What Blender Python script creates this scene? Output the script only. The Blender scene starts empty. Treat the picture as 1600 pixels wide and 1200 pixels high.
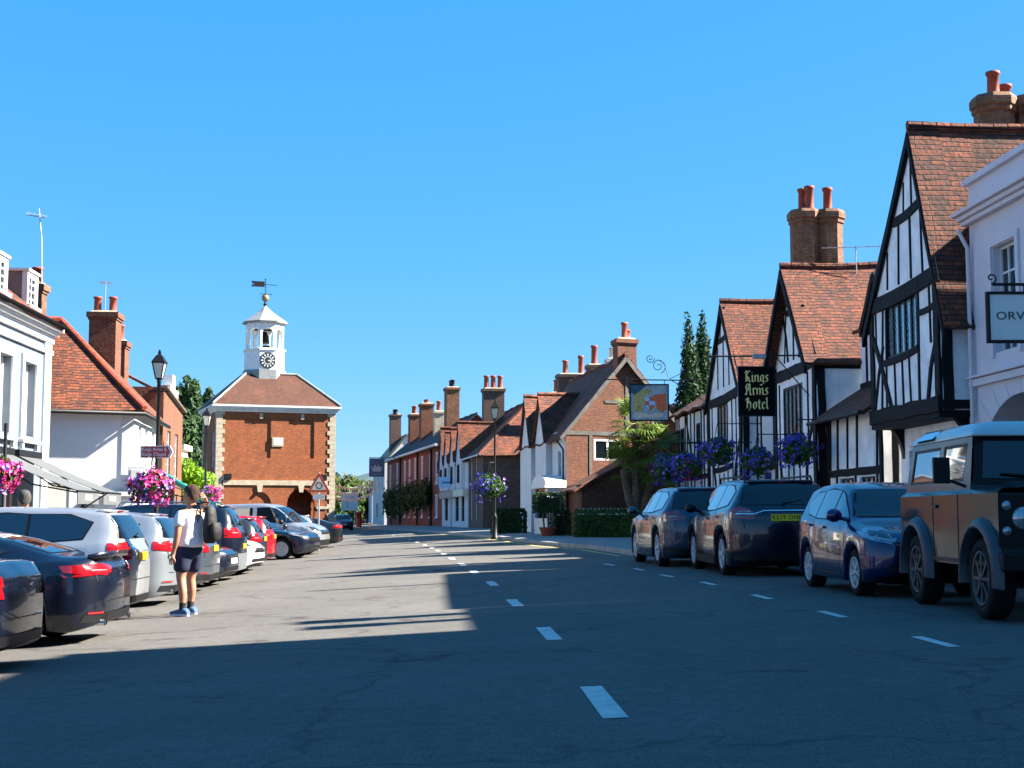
import bpy, bmesh, math, random
from math import sin, cos, tan, pi, radians, sqrt, atan2, floor
from mathutils import Vector, Matrix
from mathutils.bvhtree import BVHTree
random.seed(7)
scene = bpy.context.scene
COL = scene.collection
# ------------------------------------------------------------------ camera, sky, sun, exposure
F = 2180.0; CAMZ = 1.2; PITCH = atan2(203.0, F)
cam_d = bpy.data.cameras.new('camera'); cam = bpy.data.objects.new('camera', cam_d); COL.objects.link(cam)
cam_d.sensor_width = 36.0; cam_d.lens = 36.0 * F / 1600.0; cam_d.clip_end = 3000; cam_d.clip_start = 0.1
cam.location = (0, 0, CAMZ); cam.rotation_euler = (pi / 2 + PITCH, 0, 0)
scene.camera = cam
SUN_AZ = radians(3.0); SUN_EL = radians(37.0)
sd = Vector((cos(SUN_EL) * cos(SUN_AZ), cos(SUN_EL) * sin(SUN_AZ), sin(SUN_EL)))
w = bpy.data.worlds.new('World'); scene.world = w; w.use_nodes = True
nt = w.node_tree; nt.nodes.clear()
sky = nt.nodes.new('ShaderNodeTexSky'); sky.sky_type = 'NISHITA'; sky.sun_disc = False
sky.sun_elevation = SUN_EL; sky.sun_rotation = pi / 2 - SUN_AZ
sky.air_density = 0.4; sky.dust_density = 0.0; sky.ozone_density = 6; sky.altitude = 0
bg = nt.nodes.new('ShaderNodeBackground'); bg.inputs[1].default_value = 0.08
wo = nt.nodes.new('ShaderNodeOutputWorld')
sc_ = nt.nodes.new('ShaderNodeSeparateColor'); cc_ = nt.nodes.new('ShaderNodeCombineColor'); nt.links.new(sky.outputs[0], sc_.inputs[0])
for i_, (g_, k_) in enumerate(((1.0, .46), (.38, 1.12), (.2, 2.1))):      # clear-day colour grade of the sky
    pw_ = nt.nodes.new('ShaderNodeMath'); pw_.operation = 'POWER'; pw_.inputs[1].default_value = g_; nt.links.new(sc_.outputs[i_], pw_.inputs[0])
    ml_ = nt.nodes.new('ShaderNodeMath'); ml_.operation = 'MULTIPLY'; ml_.inputs[1].default_value = k_; nt.links.new(pw_.outputs[0], ml_.inputs[0]); nt.links.new(ml_.outputs[0], cc_.inputs[i_])
nt.links.new(cc_.outputs[0], bg.inputs[0]); nt.links.new(bg.outputs[0], wo.inputs[0])
sl = bpy.data.lights.new('sun', 'SUN'); sl.energy = 5.0; sl.angle = radians(0.5); sl.color = (1.0, 0.93, 0.82)
so = bpy.data.objects.new('sun', sl); COL.objects.link(so)
so.rotation_euler = sd.to_track_quat('Z', 'Y').to_euler(); so.location = (30, 0, 40)
vs = scene.view_settings; vs.view_transform = 'Standard'; vs.look = 'None'; vs.gamma = 1; vs.use_curve_mapping = False
vs.exposure = 2.4

# ------------------------------------------------------------------ pixel and ground helpers
def ray(px, py):
    dx = (px - 800) / F; dy = (600 - py) / F
    return Vector((dx, cos(PITCH) - dy * sin(PITCH), sin(PITCH) + dy * cos(PITCH)))
def P(px, py, Y):
    r = ray(px, py); r *= Y / r.y
    return Vector((r.x, r.y, r.z + CAMZ))
def xc(y): return 0.0 if y < 20 else -(y - 20) * 0.09
def gz(x, y):
    s = x - xc(y)
    return 0.055 * max(s, -6.5) if s < 0 else 0.04 * min(s, 4.5)
def G(px, py):
    z = 0.0
    r = ray(px, py)
    for _ in range(30):
        t = (z - CAMZ) / r.z
        x, y = r.x * t, r.y * t
        z = 0.5 * z + 0.5 * gz(x, y)
    return Vector((x, y, z))

# ------------------------------------------------------------------ object helpers
def tag(o, label=None, cat=None, group=None, kind=None):
    if label: o['label'] = label
    if cat: o['category'] = cat
    if group: o['group'] = group
    if kind: o['kind'] = kind
    return o
def thing(name, label, cat, loc=(0, 0, 0), rz=0.0, group=None):
    o = bpy.data.objects.new(name, None); COL.objects.link(o)
    o.empty_display_size = 0.3
    o.location = loc; o.rotation_euler = (0, 0, rz)
    return tag(o, label, cat, group)
def children(o): return [c for c in bpy.data.objects if c.parent == o]
def copy_tree(o, parent=None):
    c = o.copy(); COL.objects.link(c); c.parent = parent
    for ch in children(o): copy_tree(ch, c)
    return c

RB = random.Random(11)
class MB:
    def __init__(s, T=None):
        s.v = []; s.f = []; s.T = T or Matrix(); s.sm = []; s.m = 0; s.mi = []
    def add(s, vs_, fs, smooth=False, T=None):
        n = len(s.v); M = s.T if T is None else s.T @ T
        s.v += [(M @ Vector(p))[:] for p in vs_]
        for f in fs:
            s.f.append([i + n for i in f]); s.sm.append(smooth); s.mi.append(s.m)
        return s
    def box(s, x0, y0, z0, x1, y1, z1, T=None):
        return s.add([(x0,y0,z0),(x1,y0,z0),(x1,y1,z0),(x0,y1,z0),(x0,y0,z1),(x1,y0,z1),(x1,y1,z1),(x0,y1,z1)],
                     [(0,3,2,1),(4,5,6,7),(0,1,5,4),(1,2,6,5),(2,3,7,6),(3,0,4,7)], T=T)
    def cbox(s, c, sz, T=None):
        x, y, z = c; a, b, d = [q / 2 for q in sz]
        return s.box(x-a, y-b, z-d, x+a, y+b, z+d, T)
    def poly(s, pts): return s.add(pts, [list(range(len(pts)))])
    def slab(s, pts, t):
        """planar polygon given thickness t opposite to its normal"""
        p = [Vector(q) for q in pts]; n = Vector((0, 0, 0))
        for i in range(len(p)):
            a, b = p[i], p[(i+1) % len(p)]
            n += a.cross(b)
        n.normalize(); k = len(p)
        q = [a - n * t for a in p]
        fs = [list(range(k)), list(range(2*k-1, k-1, -1))] + [(i, k+i, k+(i+1) % k, (i+1) % k) for i in range(k)]
        return s.add(p + q, fs)
    def tube(s, pts, r, n=8, caps=True, smooth=True):
        pts = [Vector(p) for p in pts]; rs = r if isinstance(r, (list, tuple)) else [r] * len(pts)
        V = []; Fc = []; up = None
        for i, p in enumerate(pts):
            d = (pts[min(i+1, len(pts)-1)] - pts[max(i-1, 0)]).normalized()
            if up is None:
                up = Vector((0, 0, 1)) if abs(d.z) < .9 else Vector((1, 0, 0))
            a = d.cross(up).normalized(); b = a.cross(d).normalized(); up = b
            for k in range(n):
                t = 2 * pi * k / n
                V.append(p + a * cos(t) * rs[i] + b * sin(t) * rs[i])
        for i in range(len(pts) - 1):
            for k in range(n):
                Fc.append((i*n+k, i*n+(k+1) % n, (i+1)*n+(k+1) % n, (i+1)*n+k))
        s.add(V, Fc, smooth)
        if caps:
            s.add(V[:n], [list(range(n-1, -1, -1))]); s.add(V[-n:], [list(range(n))])
        return s
    def lathe(s, prof, c=(0, 0, 0), n=12, T=None, smooth=True, sq=1.0):
        V = []; Fc = []
        for r, z in prof:
            for k in range(n):
                t = 2 * pi * (k + .5) / n
                V.append((c[0] + r * cos(t), c[1] + r * sin(t) * sq, c[2] + z))
        m = len(prof)
        for i in range(m - 1):
            for k in range(n):
                Fc.append((i*n+k, i*n+(k+1) % n, (i+1)*n+(k+1) % n, (i+1)*n+k))
        s.add(V, Fc, smooth, T)
        s.add(V[:n], [list(range(n-1, -1, -1))], False, T); s.add(V[-n:], [list(range(n))], False, T)
        return s
    def ball(s, c, r, n=10, sc=(1, 1, 1), T=None):
        prof = []
        V = []; Fc = []; m = max(4, n // 2 + 1)
        for i in range(m + 1):
            ph = pi * i / m
            for k in range(n):
                t = 2 * pi * k / n
                V.append((c[0] + r*sc[0]*sin(ph)*cos(t), c[1] + r*sc[1]*sin(ph)*sin(t), c[2] + r*sc[2]*cos(ph)))
        for i in range(m):
            for k in range(n):
                Fc.append((i*n+k, (i+1)*n+k, (i+1)*n+(k+1) % n, i*n+(k+1) % n))
        return s.add(V, Fc, True, T)
    def loft(s, rings, smooth=True, cap=True):
        n = len(rings[0]); V = [p for r in rings for p in r]; Fc = []
        for i in range(len(rings) - 1):
            for k in range(n):
                Fc.append((i*n+k, i*n+(k+1) % n, (i+1)*n+(k+1) % n, (i+1)*n+k))
        s.add(V, Fc, smooth)
        if cap:
            s.add(rings[0], [list(range(n-1, -1, -1))], smooth); s.add(rings[-1], [list(range(n))], smooth)
        return s
    def beam(s, x0, z0, x1, z1, wd, d=.035, back=.02, T=None):
        """timber laid on a wall plane y=0"""
        a = Vector((x0, 0, z0)); b = Vector((x1, 0, z1)); t = (b - a).normalized(); n = Vector((-t.z, 0, t.x)) * wd / 2
        L = (b - a).length; k = max(1, min(8, int(L / .45))) if wd > .05 and d > .02 else 1; V = []; F_ = []
        for i in range(k + 1):       # hewn timber: width and line wander a little
            u = i / k; j1, j2 = (RB.uniform(-.10, .10), RB.uniform(-.10, .10)) if k > 1 else (0, 0); p = a.lerp(b, u) + n * (RB.uniform(-.12, .12) if 0 < i < k else 0)
            for y, q in ((-d, p - n*(1+j1)), (-d, p + n*(1+j2)), (back, p + n*(1+j2)), (back, p - n*(1+j1))): V.append((q.x, y, q.z))
        for i in range(k):
            for m_ in range(4): F_.append((4*i+m_, 4*i+(m_+1) % 4, 4*i+4+(m_+1) % 4, 4*i+4+m_))
        F_ += [(3,2,1,0), (4*k, 4*k+1, 4*k+2, 4*k+3)]
        return s.add(V, F_, T=T)
    def build(s, name, mats, parent=None, uv=True, merge=False, bevel=0, recalc=True):
        me = bpy.data.meshes.new(name)
        me.from_pydata(s.v, [], s.f)
        me.polygons.foreach_set('use_smooth', s.sm)
        if not isinstance(mats, (list, tuple)): mats = [mats]
        for m in mats: me.materials.append(m)
        if len(mats) > 1: me.polygons.foreach_set('material_index', s.mi)
        if merge or recalc:
            bm = bmesh.new(); bm.from_mesh(me)
            if merge: bmesh.ops.remove_doubles(bm, verts=bm.verts, dist=1e-4)
            if recalc: bmesh.ops.recalc_face_normals(bm, faces=bm.faces)
            bm.to_mesh(me); bm.free()
        if uv:
            ul = me.uv_layers.new(name='UVMap').data
            vv = me.vertices
            for p in me.polygons:
                n = p.normal
                if abs(n.z) > .97: t = Vector((1, 0, 0)); b = Vector((0, 1, 0))
                else:
                    t = Vector((-n.y, n.x, 0)).normalized(); b = n.cross(t)
                for li in p.loop_indices:
                    c = vv[me.loops[li].vertex_index].co
                    ul[li].uv = (c.dot(t), c.dot(b))
        me.update()
        o = bpy.data.objects.new(name, me); COL.objects.link(o)
        if parent: o.parent = parent
        if bevel:
            bv = o.modifiers.new('bevel', 'BEVEL'); bv.width = bevel; bv.segments = 2; bv.limit_method = 'ANGLE'
            bv.angle_limit = radians(40); bv.harden_normals = False
        return o

# ------------------------------------------------------------------ materials
MATS = {}
def nodes(name):
    m = bpy.data.materials.new(name); m.use_nodes = True
    nt = m.node_tree; b = nt.nodes['Principled BSDF']
    return m, nt, b
def lk(nt, a, b): nt.links.new(a, b)
def ramp(nt, fac, c0, c1, p0=0., p1=1.):
    r = nt.nodes.new('ShaderNodeValToRGB'); e = r.color_ramp.elements
    e[0].color = (*c0, 1); e[1].color = (*c1, 1); e[0].position = p0; e[1].position = p1
    lk(nt, fac, r.inputs[0]); return r.outputs[0]
def noise(nt, scale, detail=4, co='Object', rough=.55):
    tc = nt.nodes.new('ShaderNodeTexCoord'); n = nt.nodes.new('ShaderNodeTexNoise')
    n.inputs['Scale'].default_value = scale; n.inputs['Detail'].default_value = detail; n.inputs['Roughness'].default_value = rough
    lk(nt, tc.outputs[co], n.inputs['Vector']); return n.outputs['Fac']
def mix(nt, fac, a, b, bt='MIX'):
    m = nt.nodes.new('ShaderNodeMix'); m.data_type = 'RGBA'; m.blend_type = bt
    for s_, v in ((m.inputs[0], fac), (m.inputs[6], a), (m.inputs[7], b)):
        if hasattr(v, 'links'): lk(nt, v, s_)
        elif isinstance(v, tuple): s_.default_value = (*v, 1)
        else: s_.default_value = v
    return m.outputs[2]
def bump(nt, b, h, st, dist=.02):
    k = nt.nodes.new('ShaderNodeBump'); k.inputs['Strength'].default_value = st; k.inputs['Distance'].default_value = dist
    lk(nt, h, k.inputs['Height']); lk(nt, k.outputs[0], b.inputs['Normal'])
def M(name, c=(.5, .5, .5), r=.6, metal=0, var=.15, sc=3., bmp=0, bsc=40, coat=0, spec=.5, alpha=1, em=None):
    if name in MATS: return MATS[name]
    m, nt, b = nodes(name)
    b.inputs['Roughness'].default_value = r; b.inputs['Metallic'].default_value = metal
    b.inputs['Specular IOR Level'].default_value = spec
    b.inputs['Coat Weight'].default_value = coat; b.inputs['Coat Roughness'].default_value = .03
    if var:
        f = noise(nt, sc)
        lk(nt, ramp(nt, f, tuple(x * (1 - var) for x in c), tuple(min(1, x * (1 + var)) for x in c), .3, .7), b.inputs['Base Color'])
    else: b.inputs['Base Color'].default_value = (*c, 1)
    if bmp: bump(nt, b, noise(nt, bsc, 3), bmp)
    MATS[name] = m; return m
def brick(name, c1, c2, mort, bw=.225, bh=.075, ms=.012, course=0, wav=.0, stain=(.5, .5, .5), bst=.4, rough=.85, sc2=1.2, big=.5):
    if name in MATS: return MATS[name]
    m, nt, b = nodes(name)
    tc = nt.nodes.new('ShaderNodeTexCoord'); uv = tc.outputs['UV']
    if wav:
        n = nt.nodes.new('ShaderNodeTexNoise'); n.inputs['Scale'].default_value = 1.1; n.inputs['Detail'].default_value = 3
        lk(nt, uv, n.inputs['Vector'])
        s_ = nt.nodes.new('ShaderNodeVectorMath'); s_.operation = 'MULTIPLY_ADD'
        lk(nt, n.outputs['Color'], s_.inputs[0]); s_.inputs[1].default_value = (wav, wav, 0); lk(nt, uv, s_.inputs[2])
        uv = s_.outputs[0]
    t = nt.nodes.new('ShaderNodeTexBrick'); lk(nt, uv, t.inputs['Vector'])
    t.inputs['Scale'].default_value = 1; t.inputs['Brick Width'].default_value = bw; t.inputs['Row Height'].default_value = bh
    t.inputs['Mortar Size'].default_value = ms; t.inputs['Mortar Smooth'].default_value = .2; t.inputs['Bias'].default_value = 0
    t.inputs['Color1'].default_value = (*c1, 1); t.inputs['Color2'].default_value = (*c2, 1); t.inputs['Mortar'].default_value = (*mort, 1)
    t2 = nt.nodes.new('ShaderNodeTexNoise'); t2.inputs['Scale'].default_value = sc2; t2.inputs['Detail'].default_value = 6; t2.inputs['Roughness'].default_value = .65
    lk(nt, tc.outputs['Object'], t2.inputs['Vector'])
    tcol = t.outputs['Color']; tf = t.outputs['Fac']
    if course:
        tb = nt.nodes.new('ShaderNodeTexBrick'); lk(nt, uv, tb.inputs['Vector']); tb.inputs['Scale'].default_value = 1; tb.inputs['Brick Width'].default_value = 90; tb.inputs['Row Height'].default_value = bh
        tb.inputs['Mortar Size'].default_value = course; tb.inputs['Mortar Smooth'].default_value = .6; tb.inputs['Color1'].default_value = tb.inputs['Color2'].default_value = (1, 1, 1, 1); tb.inputs['Mortar'].default_value = (.16, .14, .14, 1)
        tcol = mix(nt, 1.0, tcol, tb.outputs['Color'], 'MULTIPLY'); tf = tb.outputs['Fac']
    rr = ramp(nt, t2.outputs['Fac'], stain, (1.25, 1.2, 1.15), .3, .68)
    c = mix(nt, big, tcol, rr, 'MULTIPLY')
    n3 = noise(nt, 9, 2)
    c = mix(nt, .5, c, ramp(nt, n3, (.55, .55, .55), (1.4, 1.4, 1.4), .35, .65), 'MULTIPLY')
    lk(nt, c, b.inputs['Base Color']); b.inputs['Roughness'].default_value = rough
    inv = nt.nodes.new('ShaderNodeMath'); inv.operation = 'SUBTRACT'; inv.inputs[0].default_value = 1; lk(nt, tf, inv.inputs[1])
    ad = nt.nodes.new('ShaderNodeMath'); ad.operation = 'ADD'; lk(nt, inv.outputs[0], ad.inputs[0]); lk(nt, n3, ad.inputs[1])
    bump(nt, b, ad.outputs[0], bst, .02)
    MATS[name] = m; return m
def foliage(name, c0, c1, sc=1.5, tr=.0):
    if name in MATS: return MATS[name]
    m, nt, b = nodes(name)
    f = noise(nt, sc, 3); f2 = noise(nt, sc * 9, 1)
    c = mix(nt, .5, ramp(nt, f, c0, c1, .38, .62), ramp(nt, f2, c0, c1, .3, .7))
    lk(nt, c, b.inputs['Base Color']); b.inputs['Roughness'].default_value = .6; b.inputs['Specular IOR Level'].default_value = .25
    t = nt.nodes.new('ShaderNodeBsdfTranslucent'); lk(nt, c, t.inputs[0]); mx = nt.nodes.new('ShaderNodeMixShader')
    mx.inputs[0].default_value = .28; lk(nt, b.outputs[0], mx.inputs[1]); lk(nt, t.outputs[0], mx.inputs[2])
    lk(nt, mx.outputs[0], nt.nodes['Material Output'].inputs[0])
    MATS[name] = m; return m
def glass(name, c=(.006, .010, .014), r=.03, spec=.6):
    return M(name, c, r, var=0, spec=spec, coat=.2)
def leaded(name='leaded glass'):
    if name in MATS: return MATS[name]
    m, nt, b = nodes(name)
    tc = nt.nodes.new('ShaderNodeTexCoord'); mp = nt.nodes.new('ShaderNodeMapping'); mp.inputs['Rotation'].default_value[2] = radians(45)
    mp.inputs['Scale'].default_value = (1.35, 1.35, 1); lk(nt, tc.outputs['UV'], mp.inputs[0])
    t = nt.nodes.new('ShaderNodeTexBrick'); lk(nt, mp.outputs[0], t.inputs['Vector']); t.offset = 0
    t.inputs['Scale'].default_value = 1; t.inputs['Brick Width'].default_value = .14; t.inputs['Row Height'].default_value = .14; t.inputs['Mortar Size'].default_value = .012
    t.inputs['Color1'].default_value = (.05, .12, .16, 1); t.inputs['Color2'].default_value = (.10, .2, .24, 1); t.inputs['Mortar'].default_value = (.35, .42, .45, 1)
    lk(nt, t.outputs['Color'], b.inputs['Base Color']); b.inputs['Roughness'].default_value = .12; b.inputs['Specular IOR Level'].default_value = 1
    b.inputs['Coat Weight'].default_value = .8
    bump(nt, b, noise(nt, 9, 1), .25, .02)
    MATS[name] = m; return m
def asphalt():
    m, nt, b = nodes('asphalt')
    tc = nt.nodes.new('ShaderNodeTexCoord')
    def nz(sc, d=5, r=.6):
        n = nt.nodes.new('ShaderNodeTexNoise'); n.inputs['Scale'].default_value = sc; n.inputs['Detail'].default_value = d; n.inputs['Roughness'].default_value = r
        lk(nt, tc.outputs['Object'], n.inputs['Vector']); return n.outputs['Fac']
    c = ramp(nt, nz(.35, 6, .65), (.092, .086, .077), (.114, .107, .097), .35, .65)
    c = mix(nt, .6, c, ramp(nt, nz(60, 2), (.55, .55, .55), (1.5, 1.5, 1.5), .36, .64), 'MULTIPLY')
    c = mix(nt, .35, c, ramp(nt, nz(7, 4, .7), (.7, .7, .7), (1.25, 1.25, 1.25), .38, .62), 'MULTIPLY')
    pn = nz(.55, 7, .72)
    c = mix(nt, ramp(nt, pn, (0, 0, 0), (1, 1, 1), .60, .66), c, (.055, .038, .037))
    # tyre-worn lanes and tar seams along the street
    sep = nt.nodes.new('ShaderNodeSeparateXYZ'); lk(nt, tc.outputs['Object'], sep.inputs[0])
    v = nt.nodes.new('ShaderNodeTexVoronoi'); v.feature = 'DISTANCE_TO_EDGE'; v.inputs['Scale'].default_value = .22
    dn = nt.nodes.new('ShaderNodeTexNoise'); dn.inputs['Scale'].default_value = 1.4; dn.inputs['Detail'].default_value = 5; lk(nt, tc.outputs['Object'], dn.inputs['Vector'])
    va = nt.nodes.new('ShaderNodeVectorMath'); va.operation = 'MULTIPLY_ADD'; lk(nt, dn.outputs['Color'], va.inputs[0]); va.inputs[1].default_value = (1.6, 1.6, 0); lk(nt, tc.outputs['Object'], va.inputs[2])
    lk(nt, va.outputs[0], v.inputs['Vector'])
    c = mix(nt, ramp(nt, v.outputs['Distance'], (.55, .55, .55), (0, 0, 0), .0, .012), c, (.035, .034, .033))
    lk(nt, c, b.inputs['Base Color']); b.inputs['Roughness'].default_value = .9; b.inputs['Specular IOR Level'].default_value = .2
    bump(nt, b, nz(90, 2), .35, .01)
    return m
BRICK = brick('red brick', (.18, .046, .015), (.11, .026, .010), (.12, .08, .05), stain=(.6, .55, .5))
BRICKO = brick('orange brick', (.37, .082, .014), (.21, .044, .010), (.17, .09, .04), .24, .08, .014, stain=(.6, .55, .5))
BRICKB = brick('brown brick', (.12, .055, .035), (.08, .038, .026), (.12, .1, .08))
BRICKY = brick('chimney brick', (.27, .095, .035), (.15, .058, .026), (.17, .12, .07), stain=(.3, .27, .22), big=.8)
TILE = brick('clay roof tiles', (.23, .056, .018), (.075, .024, .013), (.05, .017, .010), .19, .13, .007, .02, .075, (.42, .4, .34), .9, .85, 1.0, .75)
TILE2 = brick('old clay roof tiles', (.21, .052, .017), (.065, .022, .012), (.04, .015, .010), .19, .13, .007, .022, .09, (.35, .33, .27), .9, .85, .9, .8)
TILEH = brick('hall roof tiles', (.105, .034, .015), (.075, .027, .013), (.04, .016, .010), .2, .15, .007, .02, .03, (.5, .45, .35), .5, .85, .7, .7)
SLATE = brick('slate', (.04, .043, .05), (.028, .03, .036), (.02, .02, .022), .3, .2, .01, 0, .03)
STONE = M('pale stone', (.40, .34, .24), .85, var=.22, sc=2.5, bmp=.3)
WHITE = M('white render', (.56, .57, .58), .8, var=.05, sc=1.2, bmp=.15, bsc=25)
WHITEK = M('aged limewash', (.80, .80, .80), .85, var=.17, sc=1.7, bmp=.7, bsc=5)
CREAM = M('cream paint', (.72, .66, .50), .7, var=.06)
PALEB = M('pale blue render', (.115, .145, .185), .8, var=.05, bmp=.1)
GREYW = M('light grey render', (.66, .66, .66), .8, var=.05, sc=.8, bmp=.1)
TIMBER = M('black timber', (.0045, .005, .0065), .75, var=.5, sc=9, bmp=.5, bsc=12, spec=.2)
WPAINT = M('white paint', (.62, .62, .61), .45, var=.04)
DARKF = M('dark paint', (.006, .0065, .008), .5, var=.2, spec=.25)
GLASS = glass('window glass'); LEAD = leaded()
TERRA = M('terracotta', (.25, .045, .018), .75, var=.25, sc=5)
CHPOT = M('buff clay', (.5, .42, .3), .8, var=.2)
LEADR = M('lead sheet', (.22, .23, .23), .55, var=.2, sc=4)
IRON = M('black iron', (.005, .0055, .007), .5, var=.2, spec=.3)
STEEL = M('galvanised steel', (.45, .46, .47), .4, metal=.8, var=.1)
GUTTER = M('black gutter', (.006, .006, .007), .5, var=.1, spec=.3)
SHADEIN = M('dark interior', (.02, .018, .016), .9, var=.2)
# ------------------------------------------------------------------ building kit
def Tf(o, xd, yd):
    """wall plane frame: x along xd, y along yd (into the wall), z up"""
    xd = Vector(xd); yd = Vector(yd)
    return Matrix(((xd.x, yd.x, 0, o[0]), (xd.y, yd.y, 0, o[1]), (xd.z, yd.z, 1, o[2]), (0, 0, 0, 1)))
def TR(w, z=0, y0=0): return Tf((w, y0, z), (0, 1, 0), (-1, 0, 0))       # right-hand side wall
def TL(d, z=0, x=0): return Tf((x, d, z), (0, -1, 0), (1, 0, 0))       # left-hand side wall
def wall(mb, w, h, ops=(), T=None, d=.14, z0=0, arch=()):
    """wall w x h with rectangular openings (x, z, w, h) and their reveals"""
    xs = sorted(set([0, w] + [v for o in ops for v in (o[0], o[0]+o[2]) if 0 < v < w]))
    zs = sorted(set([z0, h] + [v for o in ops for v in (o[1], o[1]+o[3]) if z0 < v < h]))
    for i in range(len(xs)-1):
        for j in range(len(zs)-1):
            cx = (xs[i]+xs[i+1])/2; cz = (zs[j]+zs[j+1])/2
            if any(o[0] < cx < o[0]+o[2] and o[1] < cz < o[1]+o[3] for o in ops): continue
            mb.add([(xs[i],0,zs[j]),(xs[i+1],0,zs[j]),(xs[i+1],0,zs[j+1]),(xs[i],0,zs[j+1])], [(0,1,2,3)], T=T)
    for o in ops:
        a, b, c, e = o[0], o[1], o[0]+o[2], o[1]+o[3]
        V = [(a,0,b),(c,0,b),(c,0,e),(a,0,e),(a,d,b),(c,d,b),(c,d,e),(a,d,e)]
        mb.add(V, [(0,4,5,1),(1,5,6,2),(2,6,7,3),(3,7,4,0)], T=T)
def archpts(cx, zs, r, n=14, rise=None):
    rise = rise or r
    return [(cx - r*cos(pi*i/n), zs + rise*sin(pi*i/n)) for i in range(n+1)]
def wall_arches(mb, w, z0, h, arches, T=None, d=.6):
    """flat wall with arched openings (cx, half width, spring, rise) down to z0"""
    x = 0
    for cx, r, sp, rise in sorted(arches):
        mb.add([(x,0,z0),(cx-r,0,z0),(cx-r,0,h),(x,0,h)], [(0,1,2,3)], T=T)
        pts = archpts(cx, sp, r, 16, rise)
        for a, b in zip(pts, pts[1:]):
            mb.add([(a[0],0,a[1]),(b[0],0,b[1]),(b[0],0,h),(a[0],0,h)], [(0,1,2,3)], T=T)
        full = [(cx-r, z0)] + pts + [(cx+r, z0)]
        for a, b in zip(full, full[1:]):
            mb.add([(a[0],0,a[1]),(b[0],0,b[1]),(b[0],d,b[1]),(a[0],d,a[1])], [(0,1,2,3)], T=T)
        x = cx + r
    mb.add([(x,0,z0),(w,0,z0),(w,0,h),(x,0,h)], [(0,1,2,3)], T=T)
def window(root, x, z, w, h, cols=2, rows=3, fm=None, T=None, rec=.10, fw=.05, gm=None, sill=None, name='window', sash=False, bar=.022):
    T = T or Matrix(); fm = fm or WPAINT
    f = MB(T)
    y0, y1 = rec-.03, rec+.03
    f.box(x, y0, z, x+fw, y1, z+h); f.box(x+w-fw, y0, z, x+w, y1, z+h)
    f.box(x+fw, y0, z, x+w-fw, y1, z+fw); f.box(x+fw, y0, z+h-fw, x+w-fw, y1, z+h)
    for i in range(1, cols):
        c = x + w*i/cols; f.box(c-bar, y0+.005, z+fw, c+bar, y1-.005, z+h-fw)
    for j in range(1, rows):
        c = z + h*j/rows; b = bar*1.8 if sash and j == rows//2 else bar
        f.box(x+fw, y0+.008, c-b, x+w-fw, y1-.008, c+b)
    o = f.build(name, fm, root)
    g = MB(T); g.add([(x+fw,rec+.012,z+fw),(x+w-fw,rec+.012,z+fw),(x+w-fw,rec+.012,z+h-fw),(x+fw,rec+.012,z+h-fw)], [(0,1,2,3)])
    g.build('pane', gm or GLASS, o, recalc=False)
    if sill:
        s = MB(T); s.box(x-.08, -.09, z-.08, x+w+.08, rec, z-.003); s.build('sill', sill, o)
    return o
def door(root, x, z, w, h, mat, T=None, rec=.12, glazed=False):
    T = T or Matrix(); m = MB(T)
    m.box(x+.04, rec, z, x+w-.04, rec+.05, z+h-.04)
    for i in range(2):
        for j in range(3):
            a = x+.12+i*(w-.2)/2; m.box(a, rec-.012, z+.15+j*h/3.3, a+(w-.34)/2, rec+.002, z+.15+j*h/3.3+h/4.2)
    o = m.build('door', mat, root)
    k = MB(T); k.ball((x+w-.14, rec-.04, z+1.0), .03, 8); k.build('handle', STEEL, o)
    f = MB(T); f.box(x, rec-.05, z, x+.04, rec+.05, z+h); f.box(x+w-.04, rec-.05, z, x+w, rec+.05, z+h); f.box(x+.04, rec-.05, z+h-.04, x+w-.04, rec+.05, z+h)
    f.build('door_frame', WPAINT, o); return o
def pots(parent, spots, z, h=.7, r=.13, mat=None, T=None, cowl=False):
    for i, (x, y) in enumerate(spots):
        m = MB(T); hh = h if not isinstance(h, (list, tuple)) else h[i]
        m.lathe([(r*1.05,0),(r*1.0,.05),(r*.92,hh*.15),(r*.85,hh*.85),(r*1.08,hh*.88),(r*1.08,hh),(r*.75,hh),(r*.7,hh*.9)], (x, y, z), 12)
        o = m.build('chimney_pot', mat or TERRA, parent)
        if cowl:
            c = MB(T); c.lathe([(r*.8,0),(r*1.2,.05),(r*1.3,.2),(r*.9,.3),(.02,.36)], (x, y, z+hh+.003), 10); c.build('cowl', IRON, o)
def chimney(root, x, y, z0, z1, w, d, pot=(), ph=.7, pr=.13, mat=None, cap=.35, T=None, pm=None, cowl=False, octo=False):
    mat = mat or BRICKY; m = MB(T)
    if octo:
        m.lathe([(w/2,z0),(w/2,z1-.45),(w/2*1.1,z1-.42),(w/2*1.1,z1-.32),(w/2*1.2,z1-.28),(w/2*1.2,z1-.1),(w/2*1.05,z1)], (x, y, 0), 8, smooth=False)
    else:
        m.box(x-w/2, y-d/2, z0, x+w/2, y+d/2, z1-cap)
        m.box(x-w/2-.04, y-d/2-.04, z1-cap, x+w/2+.04, y+d/2+.04, z1-cap+.09)
        m.box(x-w/2-.09, y-d/2-.09, z1-cap+.09, x+w/2+.09, y+d/2+.09, z1-.07)
    o = m.build('chimney', mat, root)
    if not octo:
        c = MB(T); c.lathe([(w*.68,0),(w*.6,.07)], (x, y, z1-.07+.002), 4, smooth=False, sq=d/w)
        c.build('chimney_cap', STONE, o)
    pots(o, [(x+a, y+b) for a, b in pot], z1, ph, pr, pm, T, cowl)
    return o
def wob(p, k=.03, s=1.3):
    return Vector((p[0], p[1], p[2] + k*sin(p[0]*s*1.7+p[1]*.9) + k*.7*sin(p[1]*s*1.3+p[0]*.5+1)))
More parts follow.
